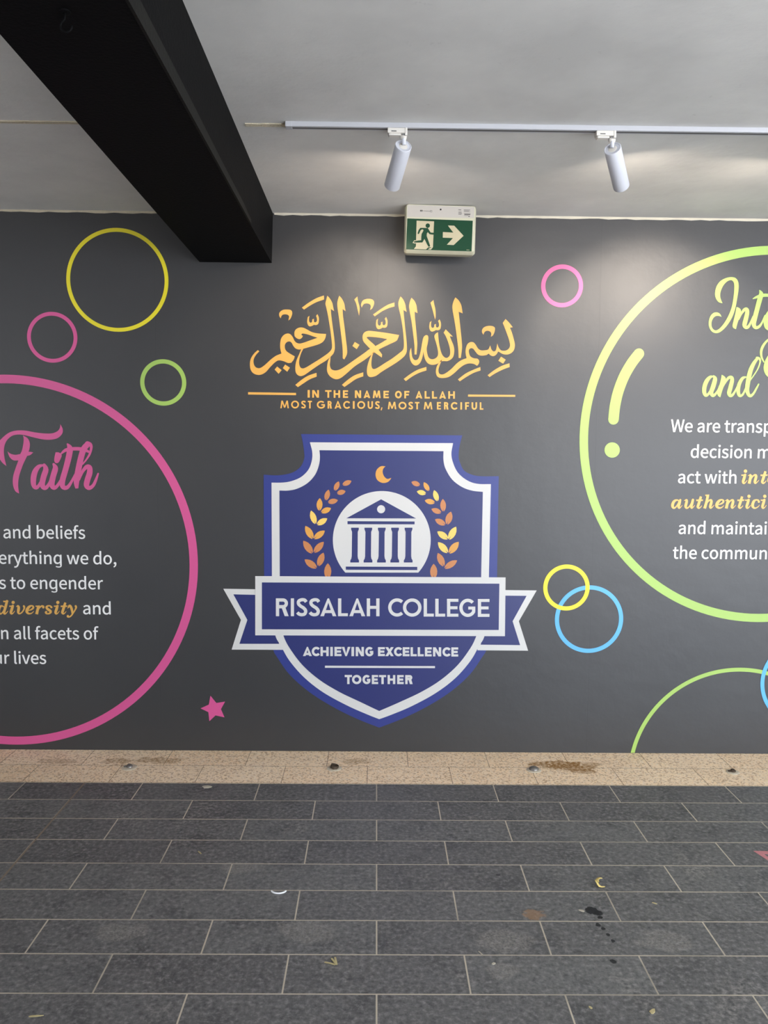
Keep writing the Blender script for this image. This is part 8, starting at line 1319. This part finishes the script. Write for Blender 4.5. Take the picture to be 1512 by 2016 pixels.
def spotlight(xa, xs, aim, power, label):
    """adapter at xa, stem at xs, tube pointing along aim"""
    t = thing('track_spotlight', (xs, RY, CEIL - 0.019), label, 'spotlight', 'spotlights on the light track')
    z0 = CEIL - 0.019
    bm = bmesh.new()
    add_box(bm, (xa - 0.040, RY - 0.017, z0 - 0.019), (xa + 0.034, RY + 0.017, z0), 0.002)
    add_box(bm, (xa + 0.027, RY - 0.019, z0 - 0.028), (xa + 0.036, RY + 0.019, z0), 0.0015)
    ad = link_mesh('adapter', bm, M['white_plastic'], t)
    bm = bmesh.new()
    add_box(bm, (xa - 0.036, RY - 0.014, z0 - 0.027), (xa + 0.012, RY + 0.014, z0 - 0.019), 0.003)
    link_mesh('lock_lever', bm, M['white_plastic'], ad)
    bm = bmesh.new()
    add_box(bm, (xa - 0.026, RY - 0.0185, z0 - 0.0145), (xa - 0.006, RY - 0.0165, z0 - 0.0115))
    link_mesh('adapter_slot', bm, M['ink'], ad)
    a = Vector(aim).normalized()
    pivot = Vector((xs, RY, z0 - 0.052))
    bm = bmesh.new()
    add_tube(bm, [(xs, RY, z0 - 0.018), (xs, RY, z0 - 0.030), (xs, RY, z0 - 0.058)], 0.0075, 20)
    link_mesh('stem', bm, M['white_metal'], t, True)
    bm = bmesh.new()
    add_tube(bm, [(xs - 0.013, RY, z0 - 0.030), (xs + 0.010, RY, z0 - 0.030)], 0.009, 20)
    link_mesh('swivel_collar', bm, M['white_plastic'], t, True)
    top = pivot + a * 0.006 + Vector((0, 0, -0.004))
    L, R = 0.200, 0.0325
    bm = bmesh.new()
    add_lathe(bm, top, a, [(0.003, 0), (0.003, R - 0.0045), (0.0, R - 0.003), (0.0, R - 0.0012), (0.0015, R), (L - 0.0015, R), (L, R - 0.001), (L, R - 0.004), (L - 0.016, R - 0.005), (L - 0.016, 0)], 48)
    tube = link_mesh('tube', bm, M['white_metal'], t, False)
    for p in tube.data.polygons:
        p.use_smooth = len(p.vertices) == 4
    tube.data.set_sharp_from_angle(angle=math.radians(35))
    bm = bmesh.new()
    add_lathe(bm, top, a, [(0.002, 0), (0.0015, 0.012), (0.0025, 0.016), (0.003, 0.017)], 24)
    link_mesh('cap_boss', bm, M['white_plastic'], t, True)
    gl = bpy.data.materials.get('lamp_lens')
    if gl is None:
        gl = bpy.data.materials.new('lamp_lens')
        gl.use_nodes = True
        nt = gl.node_tree
        nt.nodes.clear()
        e = nt.nodes.new('ShaderNodeEmission')
        e.inputs['Color'].default_value = SPOT_COLOUR + (1,)
        e.inputs['Strength'].default_value = LENS_GLOW
        out = nt.nodes.new('ShaderNodeOutputMaterial')
        nt.links.new(e.outputs[0], out.inputs[0])
    bm = bmesh.new()
    add_lathe(bm, top, a, [(L - 0.0155, 0), (L - 0.009, 0.014), (L - 0.008, 0.0265), (L - 0.0155, 0.0268)], 32)
    link_mesh('lens', bm, gl, t, True)
    ld = bpy.data.lights.new('spot_lamp', 'SPOT')
    ld.energy = power
    ld.color = SPOT_COLOUR
    ld.spot_size = math.radians(SPOT_ANGLE)
    ld.spot_blend = SPOT_BLEND
    ld.shadow_soft_size = 0.022
    lo = bpy.data.objects.new('spot_lamp', ld)
    COL.objects.link(lo)
    lo.parent = t
    lo.location = top + a * (L + 0.004) - t.location
    lo.rotation_euler = a.to_track_quat('-Z', 'Y').to_euler()
    return t
SPOT_ANGLE = 76.0
SPOT_BLEND = 0.45
spotlight(0.0600, 0.0835, (-0.20, 0.83, -0.50), SPOT_POWER * 0.68, 'white tube track spotlight above the exit sign, tilted to the left')
spotlight(0.8690, 0.8955, (0.43, 0.78, -0.49), SPOT_POWER * 0.45, 'white tube track spotlight right of the exit sign, nearly upright')
spotlight(1.7000, 1.7265, (-0.16, 0.83, -0.50), SPOT_POWER * 1.15, 'white tube track spotlight furthest right on the track')

# ------------------------------------------------------------------ exit sign
def sign():
    Y = -0.200
    s = thing('exit_sign', (0.312, Y + 0.05, CEIL), 'green running figure exit sign with arrow hanging under the ceiling', 'exit sign')
    ang = math.radians(1.05)
    TLx, TLz = 0.1295, 2.9800
    W, H = 0.3590, 0.2285
    def pt(u, v, y):      # u right from the top left corner, v down, metres
        return Vector((TLx + u * math.cos(ang) + v * -math.sin(ang) * 0.6, y, TLz - u * math.sin(ang) - v * math.cos(ang)))
    bm = bmesh.new()
    def rr(inset, y, drop=0.0, r=0.012):
        pts = []
        c = 0.016 + r * 0
        x0, x1, v0, v1 = inset, W - inset, max(0.0, inset * 0.4), H - inset + drop
        for cx, cv, a0 in ((x1 - r, v1 - r, 0), (x0 + r, v1 - r, 90), (x0 + r, v0 + r, 180), (x1 - r, v0 + r, 270)):
            for k in range(5):
                a = math.radians(a0 + 90 * k / 4)
                pts.append(pt(cx + r * math.cos(a), cv + r * math.sin(a), y))
        return [bm.verts.new(p) for p in pts]
    rings = [rr(0.004, Y, 0.0, 0.010), rr(0.0, Y + 0.004, 0.001, 0.012), rr(-0.004, Y + 0.022, 0.006, 0.014), rr(-0.006, Y + 0.030, 0.007, 0.014), rr(-0.002, Y + 0.095, 0.006, 0.014)]
    for a, b in zip(rings, rings[1:]):
        for k in range(20):
            bm.faces.new((a[k], a[(k + 1) % 20], b[(k + 1) % 20], b[k]))
    bm.faces.new(rings[0]); bm.faces.new(rings[-1][::-1])
    link_mesh('housing', bm, M['sign_body'], s)
    S = 0.3590 / 1213.0       # metres per unit of the sign's own layout
    def place(layer):
        y = Y - 0.0008 * (layer + 1)
        return lambda x, z, d: pt((x - 178) * S + 0.0006, (z - 92 - (x - 178) * 0.0185) * S, y + d)
    def piece(name, loops, mat, layer, par=s, strokes=()):
        bm = bmesh.new()
        fill_union(bm, list(loops) + [[q] for st in strokes for q in stroke_pieces(st, 3)], place(layer), 0.0008)
        return link_mesh(name, bm, mat, par)
    # upper white label cover
    piece('label_cover', [[[(200, 108), (1368, 130), (1362, 318), (196, 312)]]], M['sign_cover'], 0)
    face = piece('face_panel', [[[(200, 337), (1345, 362), (1338, 886), (190, 864)]]], M['sign_green'], 0)
    door = piece('doorway', [[[(364, 374), (668, 382), (660, 822), (626, 864), (328, 856), (362, 812)]]], M['sign_cream'], 1, face, [[(345, 736, 56), (332, 742, 44), (312, 750, 14)]])
    ca = [(560 + 38 * math.cos(2 * math.pi * k / 24), 457 + 38 * math.sin(2 * math.pi * k / 24)) for k in range(24)]
    piece('running_figure', [[ca], [[(540, 862), (580, 826), (640, 826), (592, 846), (574, 864)]], [[(470, 508), (560, 500), (580, 540), (548, 590), (545, 640), (500, 668), (452, 650), (456, 600), (488, 540)]]], M['sign_green'], 2, face,
          [[(530, 508, 22), (480, 508, 26), (440, 512, 34), (418, 540, 34), (400, 588, 28)],
           [(550, 515, 40), (572, 548, 38), (604, 588, 34), (640, 592, 32), (664, 592, 32)],
           [(482, 640, 62), (476, 690, 52), (462, 726, 44), (400, 730, 36), (335, 737, 22)],
           [(515, 640, 62), (545, 700, 50), (572, 760, 44), (592, 800, 34)]])
    piece('arrow', [[[(912, 450), (1022, 452), (1190, 622), (1022, 782), (902, 778), (1006, 662), (828, 658), (828, 562), (1010, 570)]]], M['sign_cream'], 1, face)
    piece('test_light', [[[(778 + 15 * math.cos(2 * math.pi * k / 16), 179 + 15 * math.sin(2 * math.pi * k / 16)) for k in range(16)]]], M['black'], 1)
    dots = [[[(c + 9 * math.cos(2 * math.pi * k / 12), 204 + 15 * math.sin(2 * math.pi * k / 12)) for k in range(12)]] for c in (430, 453)]
    piece('button_mark', dots, M['black'], 1, s, [[(470, 205, 4), (530, 208, 4), (596, 212, 4)], [(600, 196, 4), (628, 198, 4), (626, 226, 4), (598, 224, 4), (600, 196, 4)]])
    rows = []
    for (x0, x1, y, wd) in ((1092, 1132, 180, 10), (1092, 1140, 216, 6), (1092, 1146, 230, 6), (1092, 1150, 244, 6), (1092, 1140, 258, 6),
                            (1186, 1290, 182, 8), (1186, 1270, 198, 5), (1186, 1296, 210, 5), (1200, 1290, 258, 16), (1186, 1300, 240, 5), (1270, 1284, 290, 14), (1190, 1260, 276, 5)):
        rows.append([(x0, y, wd), ((x0 + x1) / 2, y + 1, wd), (x1, y + 2, wd)])
    piece('rating_label', [], M['ink'], 1, s, rows)
    piece('maker_mark', [], M['sign_cream'], 1, face, [[(1250, 862, 6), (1275, 863, 6), (1298, 864, 6)]])
sign()

# ------------------------------------------------------------------ hook under the beam
hk = thing('ceiling_hook', (-0.735, -2.535, 2.7235), 'small black hook screwed under the black beam', 'hook')
bm = bmesh.new()
add_lathe(bm, (-0.735, -2.535, 2.7230), (0, 0, -1), [(0, 0.013), (0.003, 0.013), (0.004, 0.009), (0.004, 0)], 20)
link_mesh('base_plate', bm, M['beam'], hk)
bm = bmesh.new()
pts = [(-0.735, -2.535, 2.720), (-0.736, -2.535, 2.706), (-0.742, -2.535, 2.698)]
for k in range(15):
    a = math.radians(140 + 230 * k / 14)
    pts.append((-0.733 + 0.013 * math.cos(a), -2.535, 2.690 + 0.013 * math.sin(a)))
add_tube(bm, pts, 0.0026, 12)
link_mesh('hook_wire', bm, M['beam'], hk, True)

# ------------------------------------------------------------------ mural: rings
def ring_decal(key, mat, layer, label, clip=None):
    cx, cz, r, ri = (v / 1000 for v in RINGS[key])
    t0, t1 = 0.0, 2 * math.pi
    n = 160 if r > 0.4 else 96
    if clip:
        # only the arc above the floor
        t0 = math.asin(max(-1, min(1, -cz / r)))
        t1 = math.pi - t0
    place = on_wall(layer)
    bm = bmesh.new()
    full = not clip
    rows = []
    m_ = n if full else n + 1
    for i in range(m_):
        a = t0 + (t1 - t0) * i / n
        ca, sa = math.cos(a), math.sin(a)
        def P(rad, d):
            x, z = cx + rad * ca, cz + rad * sa
            if clip and z < 0.002:
                z = 0.002
                x = cx + math.copysign(math.sqrt(max(0.0, rad * rad - (z - cz) ** 2)), ca)
            return bm.verts.new(place(x, z, d))
        rows.append([P(r, 0), P(ri, 0), P(ri, SKIN), P(r, SKIN)])
    for i in range(n):
        a, b = rows[i], rows[(i + 1) % len(rows)]
        for k in range(4):
            bm.faces.new((a[k], a[(k + 1) % 4], b[(k + 1) % 4], b[k]))
    if not full:
        bm.faces.new(rows[0]); bm.faces.new(rows[-1][::-1])
    return tag(link_mesh('mural_ring', bm, mat, None, False, (cx, 0, max(cz, 0.0))), label, 'ring', 'rings on the mural wall')
ring_decal('pink_big', M['pink'], 0, 'huge thick pink circle around the word Faith')
ring_decal('green_big', M['green'], 0, 'huge thick lime circle around the word beginning Inte')
ring_decal('green_low', M['green'], 0, 'large thin lime arc rising from the granite strip at lower right', clip=True)
ring_decal('blue_edge', M['blue_ring'], 1, 'blue ring at the right edge crossing the low lime arc')
ring_decal('yellow_left', M['yellow'], 0, 'large yellow ring under the ceiling left of the black beam')
ring_decal('pink_left', M['pink'], 0, 'small pink ring just below the large yellow ring')
ring_decal('green_left', M['green'], 0, 'small lime ring left of the gold calligraphy')
ring_decal('pink_right', M['pink'], 0, 'small pink ring between the exit sign and the lime circle')
ring_decal('blue_right', M['blue_ring'], 0, 'sky blue ring overlapped by a yellow ring beside the crest')
ring_decal('yellow_right', M['yellow'], 1, 'small yellow ring overlapping a blue ring right of the crest')

# ------------------------------------------------------------------ mural: star and exclamation mark
st = art('mural_star', ART['star'], M['pink'], None)
tag(st, 'small pink five pointed star below left of the crest', 'star')
ex = thing('exclamation_mark', centre_of('exclamation', 'exclamation_dot'), 'lime curved exclamation mark inside the lime circle', 'exclamation mark')
art('mark_stroke', ART['exclamation'], M['green'], ex)
art('mark_dot', ART['exclamation_dot'], M['green'], ex)

# ------------------------------------------------------------------ mural: calligraphy and its caption
cl = thing('arabic_calligraphy', centre_of('calligraphy'), 'gold arabic calligraphy above the blue crest', 'lettering')
KINDS = {0: 'vowel_mark', 1: 'vowel_mark', 2: 'vowel_mark', 3: 'vowel_mark', 4: 'vowel_mark', 6: 'letter_dot', 7: 'letter_dot', 8: 'vowel_mark', 9: 'vowel_mark', 12: 'letter_dot', 13: 'vowel_mark', 14: 'vowel_mark', 15: 'vowel_mark', 20: 'vowel_mark', 22: 'vowel_mark', 23: 'vowel_mark', 24: 'vowel_mark', 25: 'letter_dot', 26: 'vowel_mark'}
for i, p in enumerate(ART['calligraphy']):
    if i == 17:
        continue          # second half of the looped letter before it
    art(KINDS.get(i, 'letter'), ART['calligraphy'][16:18] if i == 16 else [p], M['gold'], cl)
cp = thing('gold_caption', centre_of('caption_a', 'caption_b', 'bar_a', 'bar_b'), 'two lines of gold capitals between two gold bars above the crest', 'lettering')
for k in ('caption_a', 'caption_b'):
    for wd in words(ART[k]):
        art('word', wd, M['gold'], cp)
art('divider_bar', ART['bar_a'], M['gold'], cp)
art('divider_bar', ART['bar_b'], M['gold'], cp)

# ------------------------------------------------------------------ mural: the two slogans
art_h = art('script_heading', ART['faith'], M['pink'], None)
tag(art_h, 'pink script word Faith inside the huge pink circle', 'lettering')
hd = thing('script_heading', centre_of('integrity_word', 'and_word'), 'lime script heading at the right edge inside the lime circle', 'lettering')
art('script_word', ART['integrity_word'], M['green'], hd)
art('script_word', ART['and_word'], M['green'], hd)
art('script_word', ART['capital_word'], M['green'], hd)
pl = thing('slogan_paragraph', centre_of('words_left'), 'white six line paragraph under the word Faith in the pink circle', 'lettering')
for wd in words(ART['words_left']):
    art('word', wd, M['white_film'], pl)
art('accent_word', ART['diversity'], M['gold_word'], pl, 0, 'bold italic gold word diversity')
pr = thing('slogan_paragraph', centre_of('words_right'), 'white paragraph with gold words inside the lime circle at right', 'lettering')
for wd in words(ART['words_right']):
    art('word', wd, M['white_film'], pr)
art('accent_word', ART['integrity_gold'], M['gold_word'], pr, 0, 'bold italic gold word cut by the picture edge')
art('accent_word', ART['authenticity'], M['gold_word'], pr, 0, 'bold italic gold word on the fourth line')

# ------------------------------------------------------------------ mural: school crest
cr = thing('school_crest', centre_of('crest_backing'), 'blue and white school shield crest with ribbon banner', 'crest')
art('shield_backing', ART['crest_backing'], M['royal'], cr, 0)
for side in ('left', 'right'):
    tl = art('ribbon_tail', ART['tail_' + side], M['cream_white'], cr, 1)
    art('ribbon_fill', ART['tail_%s_fill' % side], M['navy'], tl, 2)
art('shield_border', ART['crest_border'], M['cream_white'], cr, 3)
fld = art('shield_field', ART['crest_field'], M['navy'], cr, 4)
dsc = art('medallion', ART['disc'], M['cream_white'], cr, 5)
for i, nm in enumerate(('pediment', 'entablature', 'column', 'column', 'column', 'column', 'column', 'temple_base')):
    art(nm, [ART['temple'][i]], M['navy'], dsc, 6)
art('crescent_moon', ART['moon'], M['leaf_gold'], cr, 5)
for i, c in enumerate(LEAF_COLOURS):
    art('laurel_leaf', [ART['leaves'][i]], M[('copper', 'leaf_gold', 'leaf_yellow')[c]], cr, 5)
bn = art('banner', ART['banner'], M['cream_white'], cr, 6)
art('banner_fill', ART['banner_fill'], M['navy'], bn, 7)
for wd in words(ART['title']):
    art('banner_word', wd, M['cream_white'], bn, 8)
for wd in words(ART['motto']) + words(ART['motto_end']):
    art('motto_word', wd, M['cream_white'], cr, 5)
art('motto_rule', ART['rule'], M['cream_white'], cr, 5)

# ------------------------------------------------------------------ fixings in the granite strip
def plug(x, y, label, mat, cap, r=0.030):
    t = thing('floor_fixing', (x, y, 0), label, 'floor fixing', 'fixings in the granite strip')
    bm = bmesh.new()
    add_lathe(bm, (x, y, 0), (0, 0, 1), [(0.0, r * 1.35), (0.002, r * 1.3), (0.004, r), (0.004, 0)], 28)
    link_mesh('mortar_bed', bm, M['mortar'], t)
    bm = bmesh.new()
    if cap == 'dome':
        add_lathe(bm, (x, y, 0.0035), (0, 0, 1), [(0, r * 0.85), (0.008, r * 0.82), (0.013, r * 0.6), (0.015, r * 0.3), (0.0155, 0)], 28)
    elif cap == 'stub':
        add_lathe(bm, (x, y, 0.0035), (0.25, 0, 1), [(0, r * 0.75), (0.016, r * 0.72), (0.017, r * 0.55), (0.006, r * 0.5), (0.006, 0)], 28)
    else:
        add_lathe(bm, (x, y, 0.0035), (0.2, -0.2, 1), [(0, r * 0.55), (0.010, r * 0.5), (0.012, r * 0.2), (0.012, 0)], 20)
        add_lathe(bm, (x - r * 0.7, y, 0.0035), (-0.3, 0, 1), [(0, r * 0.28), (0.006, r * 0.2), (0.007, 0)], 14)
    link_mesh('cut_bolt', bm, mat, t, True)
plug(-1.325, -0.250, 'grey cut-off fixing in the granite strip below the pink circle', M['steel'], 'flat')
plug(-0.225, -0.246, 'dark rusty fixing stub in the granite strip below the crest', M['rust_steel'], 'stub')
plug(0.852, -0.253, 'grey domed fixing in the granite strip beside a brown stain', M['steel'], 'dome')
plug(1.925, -0.266, 'broken fixing in the granite strip at the far right', M['rust_steel'], 'flat', 0.026)

# ------------------------------------------------------------------ litter on the floor
def strip_bm(bm, pts, w, th=0.0012):
    """a curved flat strip through 3-D points, width across the local horizontal normal"""
    pts = [Vector(p) for p in pts]
    rows = []
    for i, p in enumerate(pts):
        t = (pts[min(i + 1, len(pts) - 1)] - pts[max(i - 1, 0)]).normalized()
        side = Vector((0, 0, 1)).cross(t)
        side = side.normalized() if side.length > 1e-4 else Vector((1, 0, 0))
        nn = t.cross(side).normalized()
        ww = w[i] if hasattr(w, '__len__') else w
        rows.append([bm.verts.new(p + side * ww / 2 + nn * th / 2), bm.verts.new(p - side * ww / 2 + nn * th / 2), bm.verts.new(p - side * ww / 2 - nn * th / 2), bm.verts.new(p + side * ww / 2 - nn * th / 2)])
    for a, b in zip(rows, rows[1:]):
        for k in range(4):
            bm.faces.new((a[k], a[(k + 1) % 4], b[(k + 1) % 4], b[k]))
    bm.faces.new(rows[0]); bm.faces.new(rows[-1][::-1])

# white plastic half ring lying against a grout line
bm = bmesh.new()
cx, cy = -0.379, -1.448
rows = []
for k in range(25):
    a = math.radians(195 + 150 * k / 24)
    c_, s_ = math.cos(a), math.sin(a)
    rows.append([bm.verts.new((cx + r * c_, cy + 0.8 * r * s_, z)) for r, z in ((0.0315, 0.0), (0.0315, 0.0045), (0.0265, 0.0045), (0.0265, 0.0))])
for a, b in zip(rows, rows[1:]):
    for k in range(4):
        bm.faces.new((a[k], a[(k + 1) % 4], b[(k + 1) % 4], b[k]))
bm.faces.new(rows[0]); bm.faces.new(rows[-1][::-1])
tag(link_mesh('plastic_ring', bm, M['plastic_white'], None, False, (cx, cy, 0)), 'broken white plastic ring lying on the floor tiles', 'litter')
# curled dry leaf
bm = bmesh.new()
lx, ly = 0.884, -1.408
strip_bm(bm, [(lx + 0.026, ly - 0.006, 0.002), (lx + 0.012, ly - 0.006, 0.0015), (lx + 0.003, ly - 0.003, 0.004), (lx - 0.003, ly, 0.012), (lx - 0.005, ly + 0.001, 0.021), (lx - 0.001, ly + 0.002, 0.030), (lx + 0.006, ly + 0.002, 0.034), (lx + 0.016, ly + 0.001, 0.033)], [0.004, 0.009, 0.016, 0.019, 0.019, 0.016, 0.010, 0.003])
tag(link_mesh('curled_leaf', bm, M['leaf_dry'], None, True, (lx, ly, 0)), 'curled yellow dry leaf standing on the floor at right', 'leaf')
# little bundle of straw
sb = thing('straw_scrap', (-0.149, -1.897, 0), 'scrap of crossed straw on the tiles below the crest', 'litter')
for a, b, w_ in (((-0.172, -1.890, 0.002), (-0.136, -1.903, 0.002), 0.006), ((-0.150, -1.872, 0.004), (-0.133, -1.902, 0.002), 0.006), ((-0.138, -1.868, 0.005), (-0.131, -1.905, 0.003), 0.007)):
    bm = bmesh.new()
    mid = tuple((p + q) / 2 + (0.001 if i == 2 else 0) for i, (p, q) in enumerate(zip(a, b)))
    strip_bm(bm, [a, mid, b], w_)
    link_mesh('straw', bm, M['straw'], sb)
def flake(x, y, w_, l_, ang, mat, name, label, cat='litter'):
    bm = bmesh.new()
    r = random.Random(int(abs(x) * 1000))
    n = 9
    c, s_ = math.cos(ang), math.sin(ang)
    top, bot = [], []
    for k in range(n):
        a = 2 * math.pi * k / n
        rr = 0.75 + 0.4 * r.random()
        u, v = l_ / 2 * rr * math.cos(a), w_ / 2 * rr * math.sin(a)
        px, py = x + u * c - v * s_, y + u * s_ + v * c
        top.append(bm.verts.new((px, py, 0.0015 + 0.0012 * r.random())))
        bot.append(bm.verts.new((px, py, 0.0)))
    bm.faces.new(top); bm.faces.new(bot[::-1])
    for k in range(n):
        bm.faces.new((top[k], bot[k], bot[(k + 1) % n], top[(k + 1) % n]))
    tag(link_mesh(name, bm, mat, None, False, (x, y, 0)), label, cat)
flake(-1.034, -2.150, 0.008, 0.046, 0.12, M['straw'], 'straw_scrap', 'flat piece of straw on the tiles at the bottom left')
flake(-0.859, -0.492, 0.032, 0.052, 0.1, M['chip'], 'mortar_chip', 'pale mortar chip on the slate tiles close to the granite strip')
flake(-0.752, -1.156, 0.007, 0.030, -0.9, M['straw'], 'wood_splinter', 'short pale splinter on the tiles left of the crest')
flake(0.857, -2.122, 0.014, 0.026, 0.8, M['straw'], 'leaf_flake', 'pale leaf flake on the tiles at the bottom right')
flake(0.669, -2.106, 0.008, 0.014, -0.8, M['straw'], 'leaf_flake', 'tiny pale flake left of the larger one at bottom right')
flake(0.362, -1.838, 0.003, 0.030, -1.0, M['chip'], 'wood_splinter', 'thin white sliver lying across a grout line right of centre')
flake(0.398, -1.893, 0.010, 0.014, 0.5, M['chip'], 'mortar_chip', 'small pale chip on the tiles right of centre')
flake(1.068, -1.528, 0.004, 0.022, -0.5, M['straw'], 'wood_splinter', 'small splinter right of the black oil drips')
flake(0.775, -1.579, 0.012, 0.022, -0.4, M['chip'], 'mortar_chip', 'pale chip touching the largest black oil drip')

# faded pink painted corner mark
bm = bmesh.new()
px_, py_ = 1.652, -1.150
fill_union(bm, [[[(px_ - 0.014, py_ + 0.030), (px_ + 0.30, py_ + 0.022), (px_ + 0.30, py_ - 0.004), (px_ + 0.020, py_ + 0.002), (px_ + 0.052, py_ - 0.110), (px_ + 0.030, py_ - 0.112)]]],
           lambda x, z, d: Vector((x, z, 0.0008 - d)), 0.0008)
tag(link_mesh('paint_mark', bm, M['pink_paint'], None, False, (px_, py_, 0)), 'faded pink painted corner mark on the tiles at right edge', 'paint mark')
